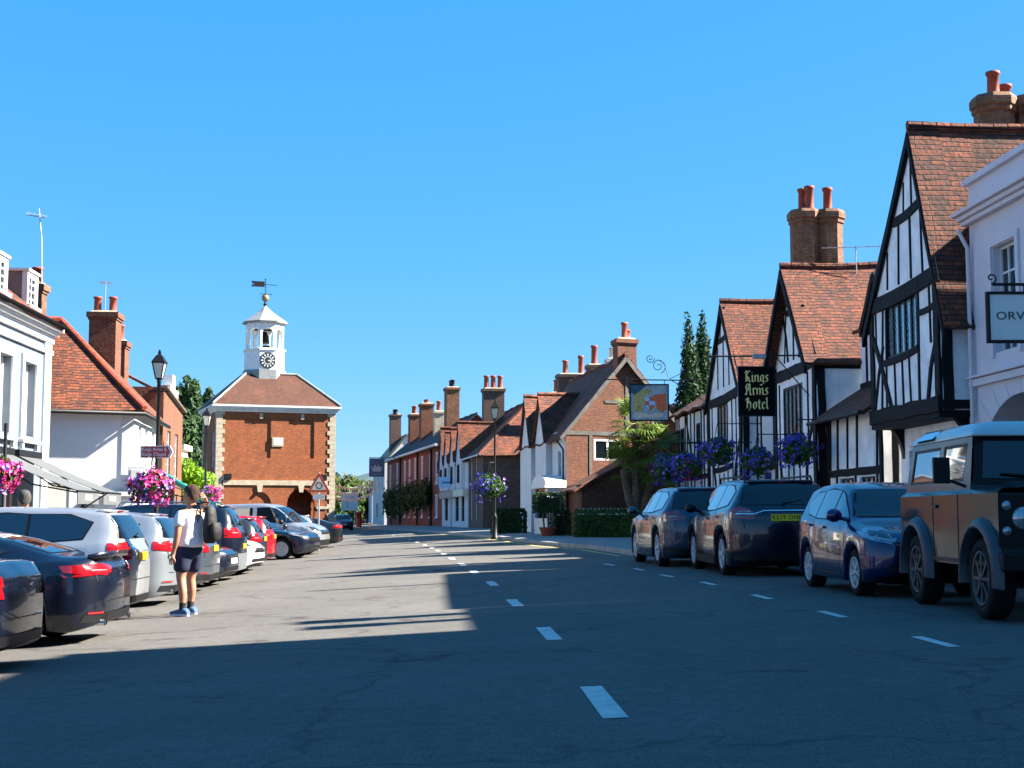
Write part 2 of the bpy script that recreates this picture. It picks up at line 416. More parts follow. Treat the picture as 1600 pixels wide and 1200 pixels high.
def slope(mb, a, b, c, d, t=.09, nx=None, ny=None, wv=.025):
    """roof slope: a,b eave left/right, c,d ridge right/left; subdivided and a little uneven"""
    a, b, c, d = [Vector(q) for q in (a, b, c, d)]
    nx = nx or max(1, int((b-a).length/.7)); ny = ny or max(1, int((d-a).length/.7))
    n = (b-a).cross(d-a)
    if n.length < 1e-6: n = (b-a).cross(c-a)
    n.normalize()
    V = []
    for off in (0, -t):
        for j in range(ny+1):
            for i in range(nx+1):
                u, v = i/nx, j/ny
                p = (a*(1-u)+b*u)*(1-v) + (d*(1-u)+c*u)*v
                V.append(wob(p + n*off, wv))
    F_ = []; k = (nx+1)*(ny+1)
    I = lambda i, j: j*(nx+1)+i
    for j in range(ny):
        for i in range(nx):
            F_.append((I(i,j), I(i+1,j), I(i+1,j+1), I(i,j+1)))
            F_.append((k+I(i,j), k+I(i,j+1), k+I(i+1,j+1), k+I(i+1,j)))
    for i in range(nx):
        F_.append((I(i,0), k+I(i,0), k+I(i+1,0), I(i+1,0))); F_.append((I(i,ny), I(i+1,ny), k+I(i+1,ny), k+I(i,ny)))
    for j in range(ny):
        F_.append((I(0,j), I(0,j+1), k+I(0,j+1), k+I(0,j))); F_.append((I(nx,j), k+I(nx,j), k+I(nx,j+1), I(nx,j+1)))
    mb.add(V, F_); return mb
def ridge(mb, pts, r=.11, wv=.025):
    """run of half-round ridge tiles"""
    pts = [Vector(p) for p in pts]
    for a, b in zip(pts, pts[1:]):
        L = (b-a).length; n = max(1, int(L/.33)); d = (b-a)/n
        for i in range(n):
            p = wob(a + d*i, wv); q = wob(a + d*(i+.97), wv); mb.tube([p, q], [r, r*.93], 7, smooth=False)
def lean(T, k): return T
def gable_roof(root, w, d, he, hr, over=.25, vo=.2, mat=None, axis='x', T=None, soff=None, rm=None, t=.09, x0=0, y0=0, name='roof', drop=None, wv=.025, pk=0):
    """axis 'x': ridge parallel to the facade, axis 'y': ridge runs back from the street"""
    m = MB(T); mat = mat or TILE
    if axis == 'x':
        k = (hr-he)/(d/2); e = he - k*over
        slope(m, (x0-vo, y0-over, e), (x0+w+vo, y0-over, e), (x0+w+vo, y0+d/2, hr), (x0-vo, y0+d/2, hr), t, wv=wv)
        slope(m, (x0+w+vo, y0+d+over, e), (x0-vo, y0+d+over, e), (x0-vo, y0+d/2, hr), (x0+w+vo, y0+d/2, hr), t, wv=wv)
        rp = [(x0-vo, y0+d/2, hr+.02), (x0+w+vo, y0+d/2, hr+.02)]
    else:
        c = w/2+pk; e = he - (hr-he)/c*over; e2 = he - (hr-he)/(w-c)*over
        slope(m, (x0-over, y0+d, e), (x0-over, y0-vo, e), (x0+c, y0-vo, hr), (x0+c, y0+d, hr), t, wv=wv)
        slope(m, (x0+w+over, y0-vo, e2), (x0+w+over, y0+d, e2), (x0+c, y0+d, hr), (x0+c, y0-vo, hr), t, wv=wv)
        rp = [(x0+c, y0-vo, hr+.02), (x0+c, y0+d, hr+.02)]
    o = m.build(name, mat, root)
    r = MB(T); ridge(r, rp, wv=wv); r.build('ridge_tiles', rm or mat, o)
    return o
def bargeboards(root, w, he, hr, over, vo, mat, T=None, x0=0, y0=0, bw=.26, pk=0):
    m = MB(T); k = (hr-he)/(w/2); e = he-k*over
    for s in (-1, 1):
        c = w/2+pk; e = he-(hr-he)/(c if s < 0 else w-c)*over; a = (x0+w/2+s*(w/2+over), e); b = (x0+c, hr); dz = bw*1.15
        pts = [(a[0], a[1]-.1), (b[0], b[1]-.1), (b[0], b[1]-.1-dz), (a[0]-s*.0, a[1]-.1-dz*.9)]
        V = [(x, y0-vo-.03, z) for x, z in pts] + [(x, y0-vo+.06, z) for x, z in pts]
        m.add(V, [(0,1,2,3),(7,6,5,4),(0,4,5,1),(1,5,6,2),(2,6,7,3),(3,7,4,0)])
    return m.build('bargeboards', mat, root)
def gut(root, a, b, T=None, mat=None, r=.06):
    m = MB(T); m.tube([a, b], r, 8); return m.build('gutter', mat or GUTTER, root)
def pipe(root, pts, T=None, mat=None, r=.045):
    m = MB(T); m.tube(pts, r, 8); return m.build('drainpipe', mat or GUTTER, root)
def fr(A, B):
    rz = atan2(B[1]-A[1], B[0]-A[0]); return rz, sqrt((B[0]-A[0])**2+(B[1]-A[1])**2)
def house(name, label, A, B, z, d, he, hr, wm, rm, ops=(), axis='x', over=.25, vo=.12, sops=(), cat='house', group=None, shear=0, fm=None, roof=True, soffit=True, gutter=True, left_blank=True, gm=None, winkw=None):
    """plain gabled house: walls, roof, windows. ops: (x,z,w,h,cols,rows). sops: same on the right-hand side wall"""
    rz, w_ = fr(A, B)
    root = thing(name, label, cat, (A[0], A[1], z), rz, group)
    T = Matrix(((1, shear, 0, 0), (0, 1, 0, 0), (0, 0, 1, 0), (0, 0, 0, 1)))
    m = MB(T); wall(m, w_, he, [o[:4] for o in ops]); 
    m.add([(0,d,0),(w_,d,0),(w_,d,he),(0,d,he)], [(1,0,3,2)])
    wall(m, d, he, [o[:4] for o in sops], TR(w_)); wall(m, d, he, (), TL(d))
    if axis == 'x':
        for x in (0, w_): m.add([(x,0,he),(x,d,he),(x,d/2,hr-.06)], [(0,1,2)])
    elif axis == 'y':
        for y in (0, d): m.add([(0,y,he),(w_,y,he),(w_/2,y,hr-.06)], [(0,1,2)])
    m.build('wall', wm, root)
    kw = dict(fm=fm, gm=gm); kw.update(winkw or {})
    for o in ops: window(root, *o[:4], *(o[4:6] if len(o) > 5 else (2, 3)), T=T, **kw)
    for o in sops: window(root, *o[:4], *(o[4:6] if len(o) > 5 else (2, 3)), T=T @ TR(w_), **kw)
    ro = gable_roof(root, w_, d, he, hr, over, vo, rm, axis, T) if roof and axis in 'xy' else None
    if gutter and axis == 'x': 
        k = (hr-he)/(d/2)*over; gut(root, (-vo, -over-.05, he-k-.08), (w_+vo, -over-.05, he-k-.08), T)
    return root, w_, T, ro
# ------------------------------------------------------------------ ground, road, pavements, markings
def sheet():
    xs = [-700,-400,-200,-120,-80,-60,-50] + [-44+1.0*i for i in range(65)] + [24,30,40,60,90,140,250,450,700]
    ys = [-60,-40,-20,-10] + [-4+1.5*i for i in range(90)] + [134,140,150,165,180,200,230,280,350,500,800,1200,1800]
    m = MB(); n = len(xs)
    for y in ys:
        for x in xs: m.v.append((x, y, gz(x, y)))
    for j in range(len(ys)-1):
        for i in range(n-1):
            m.f.append([j*n+i, j*n+i+1, (j+1)*n+i+1, (j+1)*n+i]); m.sm.append(True); m.mi.append(0)
    return tag(m.build('road', asphalt(), recalc=False, uv=False), kind='structure')
sheet()
PAVE = brick('paving slabs', (.24, .225, .205), (.19, .18, .165), (.09, .085, .08), .6, .45, .012, stain=(.6, .6, .6), bst=.2)
KERB = M('kerb stone', (.26, .25, .24), .85, var=.25, sc=3, bmp=.3)
def pavement(name, edge, back, h=.12):
    """edge/back polylines of (x,y); top h above the road, with a kerb stone row along the edge"""
    def dens(pl):
        out = []
        for a, b in zip(pl, pl[1:]):
            n = max(1, int(sqrt((b[0]-a[0])**2+(b[1]-a[1])**2)/1.5))
            out += [(a[0]+(b[0]-a[0])*i/n, a[1]+(b[1]-a[1])*i/n) for i in range(n)]
        return out + [pl[-1]]
    e = dens(edge); m = MB(); k = MB()
    # back edge sampled at the same y
    def bx(y):
        for a, b in zip(back, back[1:]):
            if min(a[1], b[1]) <= y <= max(a[1], b[1]) and a[1] != b[1]:
                t = (y-a[1])/(b[1]-a[1]); return a[0]+(b[0]-a[0])*t
        return back[-1][0] if y > back[-1][1] else back[0][0]
    s = 1 if back[0][0] > edge[0][0] else -1
    for (ax, ay), (cx_, cy) in zip(e, e[1:]):
        A2 = (ax+s*.15, ay); C2 = (cx_+s*.15, cy); B2 = (bx(ay), ay); D2 = (bx(cy), cy)
        za, zc = gz(ax, ay), gz(cx_, cy)
        for i in range(4):
            u0, u1 = i/4, (i+1)/4
            q = [(A2[0]+(B2[0]-A2[0])*u, y, gz(A2[0]+(B2[0]-A2[0])*u, y)+h) for (A2, B2, y, u) in ((A2,B2,ay,u0),(A2,B2,ay,u1),(C2,D2,cy,u1),(C2,D2,cy,u0))]
            m.add(q, [(0,1,2,3)])
        k.add([(ax,ay,za-.02),(cx_,cy,zc-.02),(cx_,cy,zc+h),(ax,ay,za+h),(A2[0],ay,za+h+.004),(C2[0],cy,zc+h+.004)], [(0,1,2,3),(3,2,5,4)])
    tag(m.build(name, PAVE), kind='structure'); tag(k.build('kerb', KERB), kind='structure')
KR = [(6.35,-8),(6.3,14),(6.15,20),(5.6,26),(4.9,32),(4.4,36)]+[tuple(G(*p)[:2]) for p in ((990,868),(925,858),(850,852),(800,845),(760,840),(700,834.5),(640,829.5))]+[(-13,128),(-17,160)]
pavement('pavement', KR, [(11.5,-8),(9.6,30),(7.9,55),(8.2,58),(6,63),(.8,90),(-3,112),(-10,150),(-14,170)])
pavement('pavement', [(-9.6,-6),(-10.0,30),(-11,46),(-11.6,56),(-13.5,80),(-14.2,100)], [(-12.4,-6),(-12.6,30),(-13.4,45),(-16,60),(-19,80),(-19,100)])
MARK = M('white road marking', (.52, .50, .46), .8, var=.22, sc=9, bmp=.2)
YEL = M('yellow road line', (.62, .47, .10), .8, var=.2, sc=6)
def dash(c, d, L, W, mat=MARK, name='road_marking'):
    d = Vector((d.x, d.y, 0)).normalized(); n = Vector((-d.y, d.x, 0)); m = MB()
    k = max(1, int(L/.5))
    for i in range(k):
        q = []
        for a, b in ((i/k, -1), (i/k, 1), ((i+1)/k, 1), ((i+1)/k, -1)):
            p = c + d*L*(a-.5) + n*b*W/2; q.append((p.x, p.y, gz(p.x, p.y)+.005))
        m.add(q, [(0,3,2,1)])
    tag(m.build(name, mat), kind='structure')
cpx = [(941,1096),(857,990),(804,942),(769,912),(741,894),(722,882),(706,873),(694,866),(684,860.5),(674,856),(664,852),(652,847.5),(640,843),(628,839.5),(615,836.5),(601,833.5)]
cw = [G(*p) for p in cpx]
for i, c in enumerate(cw):
    d = cw[min(i+1, len(cw)-1)] - cw[max(i-1, 0)]
    dash(c, d if i else cw[1]-cw[0], 1.5, .15)
rw = [G(*p) for p in ((1460,1003),(1300,960),(1190,933),(1107,912),(1042,900),(998,890),(952,882.5))]
for i, c in enumerate(rw):
    dash(c, rw[min(i+1, len(rw)-1)]-rw[max(i-1, 0)], .95, .10)
for a, b in zip(KR[5:-1], KR[6:]):
    a = Vector((a[0]-.35, a[1], 0)); b = Vector((b[0]-.35, b[1], 0)); dash((a+b)/2, b-a, (b-a).length-.02, .09, YEL)
def ironcover(c):
    m = MB(); m.cbox((0, 0, .006), (.6, .45, .012)); o = m.build('manhole_cover', M('worn iron', (.07,.065,.06), .6, metal=.4, bmp=.4))
    o.location = (c.x, c.y, c.z); return o
tag(ironcover(G(700, 890)), 'iron cover set in the sunlit road near the centre line', 'drain cover')
# far hill and verge
def hill():
    m = MB(); n = 40
    for i in range(n+1):
        x = -420 + 640*i/n; h = 19+7*sin(i*.35)+4*sin(i*.9+1)
        m.v += [(x, 820, -2), (x, 880, h), (x, 1000, h+6)]
    for i in range(n):
        for k in range(2): m.f.append([3*i+k, 3*(i+1)+k, 3*(i+1)+k+1, 3*i+k+1]); m.sm.append(True); m.mi.append(0)
    tag(m.build('hill', M('far wooded hill', (.045, .085, .09), .9, var=.3, sc=.05), uv=False), kind='structure')
hill()
# ------------------------------------------------------------------ right-hand row
RZ = .3
def RL(D, a=10.77): return (a - .0555*D, D)
GT = 'timber-framed gabled houses'
def timbered(name, label, far, near, d, hj, he, hr, win, zoff=0, jet=.0, mids=(), braces=(), studs=(), over=.22, vo=.38, tile=None, a=10.77, ground=None, top=None, pk=0):
    rz, w_ = fr(RL(far, a), RL(near, a))
    p = RL(far, a)
    root = thing(name, label, 'house', (p[0], p[1], RZ), rz)
    m = MB(); wx, wz, ww, wh = win[:4]
    wall(m, w_, he, [win[:4]], z0=hj)
    m.add([(0,0,he),(w_,0,he),(w_/2+pk,0,hr-.05)], [(0,1,2)]); m.add([(0,d,0),(w_,d,0),(w_,d,he),(w_/2+pk,d,hr),(0,d,he)], [(0,1,2,3,4)])
    wall(m, d, he-.12, (), TR(w_), z0=hj); wall(m, d, he-.12, (), TL(d), z0=hj)
    if hj > 0: m.add([(0,0,hj),(w_,0,hj),(w_,d,hj),(0,d,hj)], [(0,3,2,1)])
    m.build('wall', WHITEK, root)
    if hj > 0:
        g = MB(); gops = ground or [(.6,.9,1.5,1.5),(2.6,0,1,2.15)]
        T2 = Matrix.Translation((.15, jet, 0)); wall(g, w_-.3, hj, gops, T2); wall(g, d-jet, hj, (), Tf((w_-.15, jet, 0), (0,1,0), (-1,0,0))); wall(g, d-jet, hj, (), Tf((.15, d, 0), (0,-1,0), (1,0,0)))
        g.build('ground_floor_wall', WHITEK, root)
        window(root, *gops[0], 4, 4, DARKF, T2, gm=LEAD); door(root, *gops[1], DARKF, T2)
    window(root, wx, wz, ww, wh, win[4], win[5], DARKF, gm=LEAD, rec=.04, bar=.045, fw=.07)
    t = MB(); k = (hr-he)/(w_/2)
    hh = lambda x: he + k*min(x, w_-x)           # gable height at x
    t.beam(.13, hj, .13, he, .26, .05); t.beam(w_-.15, hj, w_-.15, he, .30, .06)
    if hj > 0: t.beam(0, hj+.14, w_, hj+.14, .34, .10)
    else: t.beam(0, .2, w_, .2, .3, .05)
    for z, x0, x1, wd, dd in mids:
        n = 5
        for i in range(n):          # beams sag a little
            a0, a1 = x0+(x1-x0)*i/n, x0+(x1-x0)*(i+1)/n
            t.beam(a0, z-.05*sin(pi*i/n)+.02*i, a1, z-.05*sin(pi*(i+1)/n)+.02*(i+1), wd, dd)
    for x, z0, x1, z1, wd in studs: t.beam(x, z0, x1, z1, wd, .03)
    for pts, wd in braces:
        for (x0, z0), (x1, z1) in zip(pts, pts[1:]): t.beam(x0, z0, x1, z1, wd, .042)
    t.build('timber_frame', TIMBER, root, bevel=.012)
    # near side: corner post, sill and plate
    T3 = TR(w_); s = MB(T3)
    s.beam(.13, hj, .13, he-.25, .22, .04); s.beam(0, he-.34, d, he-.34, .24, .04); s.beam(0, hj+.12, d, hj+.12, .2, .05)
    for x in (2.2, 4.2, 6.2): s.beam(x, hj, x, he-.25, .18, .035)
    s.build('side_timbers', TIMBER, root)
    if hj > 0:
        b = MB(); rr = .55
        for x0 in (.25, w_-.35):      # curved brackets under the jetty
            prof = [(jet+.02, hj-1.0)] + [(jet - jet*(1-cos(q))*1.0, hj-1.0+1.0*sin(q)) for q in [pi/2*i/6 for i in range(1, 7)]] + [(jet+.02, hj)]
            V = [(x0, y, z) for y, z in prof] + [(x0+.2, y, z) for y, z in prof]; n = len(prof)
            b.add(V, [list(range(n)), list(range(2*n-1, n-1, -1))] + [(i, n+i, n+(i+1) % n, (i+1) % n) for i in range(n)])
        b.box(.05, -.06, hj-.16, w_-.05, jet+.1, hj-.004)
        b.build('jetty_bracket', TIMBER, root)
    ro = gable_roof(root, w_, d, he, hr, over, vo, tile or TILE, 'y', pk=pk, wv=.045)
    bargeboards(root, w_, he, hr, over, vo, TIMBER, pk=pk)
    return root, w_, ro
# big jettied gable: D 34.2 .. 29.5
LB = lambda x0, w, n: [x0 + w*i/n for i in range(n+1)]
wA = 4.73
stA = [(.42,5.0,.40,6.0,.07),(4.15,4.6,4.1,6.0,.08),(.75,3.3,.98,6.0,.09), (1.1,3.3,1.2,5.8,.0+.08), (1.75,3.3,1.72,4.55,.08), (2.3,3.3,2.25,4.5,.08), (2.8,3.3,2.72,4.5,.07), (3.35,3.3,3.4,5.9,.12),
       (1.35,6.2,1.4,7.1,.07),(2.15,6.2,2.25,7.7,.08),(3.0,6.2,3.0,7.8,.09),(3.75,6.2,3.7,7.6,.08),(3.15,7.8,3.15,9.2,.07),(2.6,7.8,2.65,8.5,.05)]
A_, w1, roA = timbered('timber_framed_house', 'tall jettied black-and-white house with the steepest gable, beside the pink-white building', 34.2, 29.5, 8.5, 3.1, 5.9, 9.62,
    (1.15, 4.55, 2.1, 1.65, 5, 1), jet=.62, mids=[(5.95,.15,wA-.32,.36,.07),(7.7,1.92,3.6,.22,.05),(4.48,.95,3.4,.16,.05),(5.35,3.4,wA,.14,.04)],
    studs=stA, vo=.08, over=.42, pk=.85, braces=[([(.1,5.3),(.55,4.75),(1.0,4.1),(1.5,3.3)], .17), ([(.95,4.9),(.55,4.2),(.2,3.3)], .10), ([(wA-.2,4.7),(wA-.6,4.1),(wA-.85,3.3)], .15)])
# three tall clustered stacks behind it
for sx, sy in ((1.2, 2.78), (1.2, 3.78), (.2, 3.5)):
    chimney(roA, sx, sy, 7.6, 11.0, .95, .95, ((0,0),), .62, .16, octo=True)
m = MB(); m.box(2.2, 4.3, 5.0, wA, 8.4, 9.75); m.build('roof_shade_block', BRICKB, A_)  # unseen block added behind the gable to shade its near roof slope
# middle gable: D 44 .. 39.2
w2 = 4.8
stB = [(.62,.5,.6,4.9,.08),(1.05,.5,1.0,2.0,.09),(1.6,.5,1.6,2.5,.08),(2.2,.5,2.2,2.5,.1),(2.9,.5,2.9,2.5,.08),(3.55,.5,3.6,2.3,.08),(3.9,2.4,3.9,5.0,.10),
       (1.3,5.5,1.55,6.9,.08),(2.4,5.5,2.4,7.3,.12),(3.4,5.5,3.15,6.9,.08),(2.1,7.3,2.25,7.9,.06),(2.7,7.3,2.55,7.9,.06)]
B_, w_, roB = timbered('timber_framed_house', 'middle black-and-white gable of the inn, under the tall double-stack chimney', 44.0, 39.2, 8.5, 0, 5.45, 8.35,
    (1.0, 2.75, 2.3, 2.0, 5, 1), mids=[(5.15,.1,w2-.1,.34,.07),(2.6,.7,3.7,.2,.05),(7.0,1.6,3.0,.2,.05)], studs=stB,
    braces=[([(.15,3.0),(.55,2.6),(.85,1.8),(.95,.8)], .16), ([(w2-.2,3.7),(w2-.75,3.1),(w2-1.1,2.2),(w2-1.2,1.0)], .18), ([(1.2,7.0),(1.6,6.2),(1.75,5.5)], .10), ([(3.6,7.0),(3.2,6.2),(3.05,5.5)], .10)])
for sx in (0, .95):
    chimney(roB, .35, .95+sx*.8, 5.6, 10.5, .92, .92, ((0,0),) if sx else ((-.17,0),(.2,.12)), .75, .15, octo=True)
def masonaerial(parent, name, x, y, z, h, ln, n, ang=0, lab=None):
    t = MB(); t.tube([(x,y,z),(x,y,z+h)], .018, 6)
    c, s = cos(ang), sin(ang); t.tube([(x-c*ln/2,y-s*ln/2,z+h-.05),(x+c*ln/2,y+s*ln/2,z+h-.02)], .013, 6)
    for i in range(n):
        u = -ln/2+ln*i/(n-1); q = .18+.1*i/n
        t.tube([(x+c*u-s*q, y+s*u+c*q, z+h-.04), (x+c*u+s*q, y+s*u-c*q, z+h-.04)], .007, 4)
    return t.build(name, STEEL, parent)
masonaerial(roB, 'aerial', 2.6, 1.9, 8.1, .85, 2.0, 7, 1.4)
# link between them with lean-to
def linkbay():
    p = RL(39.2, 10.77+.0); rz, L = fr(RL(39.1), RL(34.3))
    r = thing('inn_link_range', 'low white link with a lean-to roof between the two biggest timbered gables', 'house', (*RL(39.1), RZ), rz)
    m = MB(); T1 = Matrix.Translation((0, .25, 0)); T2 = Matrix.Translation((0, 1.25, 0))
    ops1 = [(1.1,.7,1.3,1.15),(2.9,.7,1.3,1.15)]; ops2 = [(1.5,4.55,1.6,1.1)]
    wall(m, L, 3.5, ops1, T1); m.build('wall', WHITEK, r); m = MB(); wall(m, L, 6.0, ops2, T2, z0=3.3); m.build('upper_wall', WHITEK, r)
    for o in ops1: window(r, *o, 3, 3, DARKF, T1, gm=LEAD)
    for o in ops2: window(r, *o, 4, 2, DARKF, T2, gm=LEAD)
    t = MB(T1)
    for x in (.3, 1.0, 1.9, 2.75, 4.4): t.beam(x, 2.1, x+.08, 3.5, .1)
    t.beam(0, 2.0, L, 2.0, .2); t.beam(0, .1, L, .1, .2); t.beam(.1, 0, .1, 3.5, .22); t.beam(L-.1, 0, L-.1, 3.5, .2)
    for x in (.9, 2.6, 4.4): t.beam(x, .2, x, 1.9, .1)
    t2 = MB(T2); t2.beam(0, 6.0, L, 6.0, .25); t2.beam(.0, 4.45, L, 4.45, .2)
    for x in (.6, 1.35, 3.3, 4.0): t2.beam(x, 4.5, x, 6, .1)
    t.v += t2.v; n = len(t.v)-len(t2.v); t.f += [[i+n for i in f] for f in t2.f]; t.sm += t2.sm; t.mi += t2.mi
    t.build('timber_frame', TIMBER, r)
    f = MB(); slope(f, (0,-.25,3.45), (L,-.25,3.45), (L,1.24,4.4), (0,1.24,4.4), .1)
    slope(f, (0,1.0,6.0), (L,1.0,6.0), (L,4.5,8.0), (0,4.5,8.0), .1)
    o = f.build('roof', TILE2, r); gut(r, (0,-.3,3.4), (L,-.3,3.4))
    # gablet
    g = MB(Matrix.Translation((1.1,1.2,0))); slope(g, (0,2.6,6.0),(0,-.25,5.9),(1.2,-.25,7.3),(1.2,2.6,7.3), .08); slope(g, (2.4,-.25,5.9),(2.4,2.6,6.0),(1.2,2.6,7.3),(1.2,-.25,7.3), .08)
    g.build('gablet_roof', TILE, r)
    h = MB(Matrix.Translation((1.1,1.2,0))); h.add([(0.1,0,5.9),(2.3,0,5.9),(1.2,0,7.25)], [(0,1,2)]); h.build('gablet_wall', WHITEK, r)
    k = MB(Matrix.Translation((1.1,1.19,0)))
    for s in (-1, 1): k.beam(1.2+s*1.2, 5.9, 1.2, 7.28, .2, .3)
    k.beam(1.2, 6.0, 1.2, 7.1, .1); k.build('bargeboards', TIMBER, r)
linkbay()
# third gable: D 54.7 .. 48.8
w3 = 5.9
stC = [(.75,.4,.7,5.2,.09),(1.3,.4,1.3,2.2,.09),(2.0,.4,2.0,2.4,.09),(2.8,.4,2.8,2.4,.09),(3.5,.4,3.5,5.2,.10),(4.4,.4,4.3,5.2,.10),(5.0,.4,5.0,5.2,.09),
       (1.9,5.6,1.9,7.2,.10),(2.95,5.6,2.95,7.4,.10),(3.9,5.6,3.9,7.2,.10),(2.4,7.5,2.7,8.6,.07),(3.5,7.5,3.2,8.6,.07)]
C_, w_, roC = timbered('timber_framed_house', 'furthest timbered gable of the inn, its tiles behind the black hanging board', 54.7, 48.8, 8, 0, 5.4, 8.8,
    (1.6, 2.7, 1.7, 2.3, 3, 1), mids=[(5.15,.1,w3-.1,.34,.07),(2.55,.8,4.2,.2,.05),(7.4,2.0,3.8,.2,.05)], studs=stC, vo=.12,
    braces=[([(.2,3.8),(.8,3.0),(1.3,2.0),(1.4,1.0)], .17), ([(w3-.25,3.6),(w3-1.0,2.7),(w3-1.4,1.6),(w3-1.45,.5)], .18)])
def backrange():
    r = thing('inn_back_range', 'higher tiled roof rising behind the furthest timbered gable', 'house', (*RL(52, 14.9), RZ), fr(RL(52), RL(45))[0])
    m = MB(); m.box(0,0,0,7.4,5,6.6); m.build('wall', WHITEK, r)
    gable_roof(r, 7.4, 5, 6.6, 9.25, .2, .15, TILE)
backrange()
def linkbay2():
    rz, L = fr(RL(48.7), RL(44.1))
    r = thing('inn_entrance_range', 'recessed white entrance front between the middle and furthest timbered gables', 'house', (*RL(48.7), RZ), rz)
    T1 = Matrix.Translation((0, .5, 0)); m = MB(T1); ops = [(.8,.9,1.2,1.4),(2.9,0,1.1,2.1)]
    wall(m, L, 5.2, ops); m.build('wall', WHITE, r); window(r, *ops[0], 4, 3, DARKF, T1, gm=LEAD); door(r, *ops[1], DARKF, T1)
    t = MB(T1); t.beam(0,2.5,L,2.5,.25)
    for x in (.15, .7, 2.5, 3.2, 3.5, 3.85, L-.15): t.beam(x, 2.6, x, 5.2, .13)
    t.beam(.12, 0, .12, 2.5, .25); t.beam(L-.12, 0, L-.12, 2.5, .25); t.build('timber_frame', TIMBER, r)
    f = MB(); slope(f, (0,.2,5.2), (L,.2,5.2), (L,4,7.9), (0,4,7.9), .1); f.build('roof', TILE2, r)
linkbay2()
# low wing: D 62.4 .. 54.8
rz, Lw = fr(RL(62.4), RL(54.8))
LWg = thing('inn_low_wing', 'low timbered wing with a dark sagging roof at the far end of the inn', 'house', (*RL(62.4), RZ), rz)
m = MB(); lops = [(1.3,2.6,1.0,2.0),(5.0,2.6,.9,2.0),(2.8,.6,1.4,1.4)]; wall(m, Lw, 5.35, lops); wall(m, 5, 5.35, (), TR(Lw)); wall(m, 5, 5.35, (), TL(5)); m.build('wall', WHITEK, LWg)
for o in lops: window(LWg, *o, 3, 3, DARKF, gm=LEAD, rec=.04)
t = MB()
for x in (.12, .6, 1.1, 2.6, 3.1, 3.9, 4.7, 6.2, 6.8, Lw-.12): t.beam(x, .2, x, 5.3, .12)
t.beam(0,2.4,Lw,2.4,.2); t.beam(0,5.2,Lw,5.2,.22); t.beam(2.6,5.2,4.6,2.5,.13); t.beam(.15,3.4,1.1,.5,.13); t.build('timber_frame', TIMBER, LWg)
gable_roof(LWg, Lw, 5, 5.35, 6.9, .3, .1, TILE2, wv=.06)
# pale rendered building at the right edge
def orvis():
    A = (11.37-.0555*29.3, 29.3); B = (11.37-.0555*19.0, 19.0); rz, L = fr(A, B)
    r = thing('rendered_shop', 'pale pinkish-white rendered shop with a carriage arch and parapet cornice at the right edge', 'shop', (A[0], A[1], RZ), rz)
    WM = M('pink white render', (.62, .57, .60), .8, var=.05, sc=.9, bmp=.12)
    m = MB(); ups = [(1.2,4.15,1.15,2.15),(4.0,4.15,1.15,2.15),(6.6,4.15,1.15,2.15)]
    wall(m, L, 7.1, ups, z0=3.55, d=.22)
    wall_arches(m, L, 0, 3.55, [(2.35,1.95,1.9,1.35)], d=.9)
    wall(m, 8, 8.0, (), TL(8)); wall(m, 8, 8.0, (), TR(L))
    m.box(0, .0, 7.102, L, .35, 8.0)
    m.build('wall', WM, r)
    c = MB()
    for z, h, p in ((7.0,.10,.16),(7.1,.10,.24),(7.2,.08,.34),(7.86,.14,.12),(3.55,.16,.10),(3.72,.06,.16)): c.box(-p*.6, -p, z, L, -.002, z+h-.003)
    c.build('cornice', WM, r, bevel=.015)
    v = MB()
    for a in range(11):      # joints of the arch stones
        th = pi*(a+.5)/11; x0 = 2.35-1.95*cos(th); z0 = 1.9+1.35*sin(th); x1 = 2.35-2.7*cos(th); z1 = min(3.5, 1.9+2.1*sin(th)); v.beam(x0, z0, x1, z1, .02, .004, .0)
    v.build('arch_stone_joint', M('arch joint line', (.45,.42,.44), .9), r)  # joints drawn as strips darker than the render
    i = MB(); i.add([(.35,.9,0),(4.4,.9,0),(4.4,.9,3.4),(.35,.9,3.4)], [(0,1,2,3)]); i.box(1.5,.84,0,3.2,.89,2.6); i.build('carriage_door', M('brown painted doors', (.10,.06,.045), .6, var=.2), r)
    for o in ups:
        window(r, *o, 3, 4, WPAINT, rec=.18, sash=True)
    for o in ups:
        s = MB()
        for (x0,z0,x1,z1) in ((o[0]-.16,o[1]-.1,o[0]-.02,o[1]+o[3]+.14),(o[0]+o[2]+.02,o[1]-.1,o[0]+o[2]+.16,o[1]+o[3]+.14),(o[0]-.02,o[1]+o[3]+.02,o[0]+o[2]+.02,o[1]+o[3]+.14)): s.box(x0,-.05,z0,x1,-.002,z1)
        s.build('window_surround', WM, r)
    f = MB(); slope(f, (-.15,.1,8.05), (L,.1,8.05), (L,4,10.2), (-.15,4,10.2), .12); slope(f, (L,8,8.0),(-.15,8,8.0),(-.15,4,10.2),(L,4,10.2), .12); f.build('roof', TILE2, r)
    v = MB(); v.tube([(3.5,1.6,7.9),(3.5,1.6,10.9)], .11, 10); v.build('flue_pipe', STEEL, r)  # unseen pipe added to throw a thin shadow line across the road
    pipe(r, [(.12,-.3,6.9),(.12,-.1,6.5),(.12,-.1,.1)], mat=WM)
    return r
orvis()
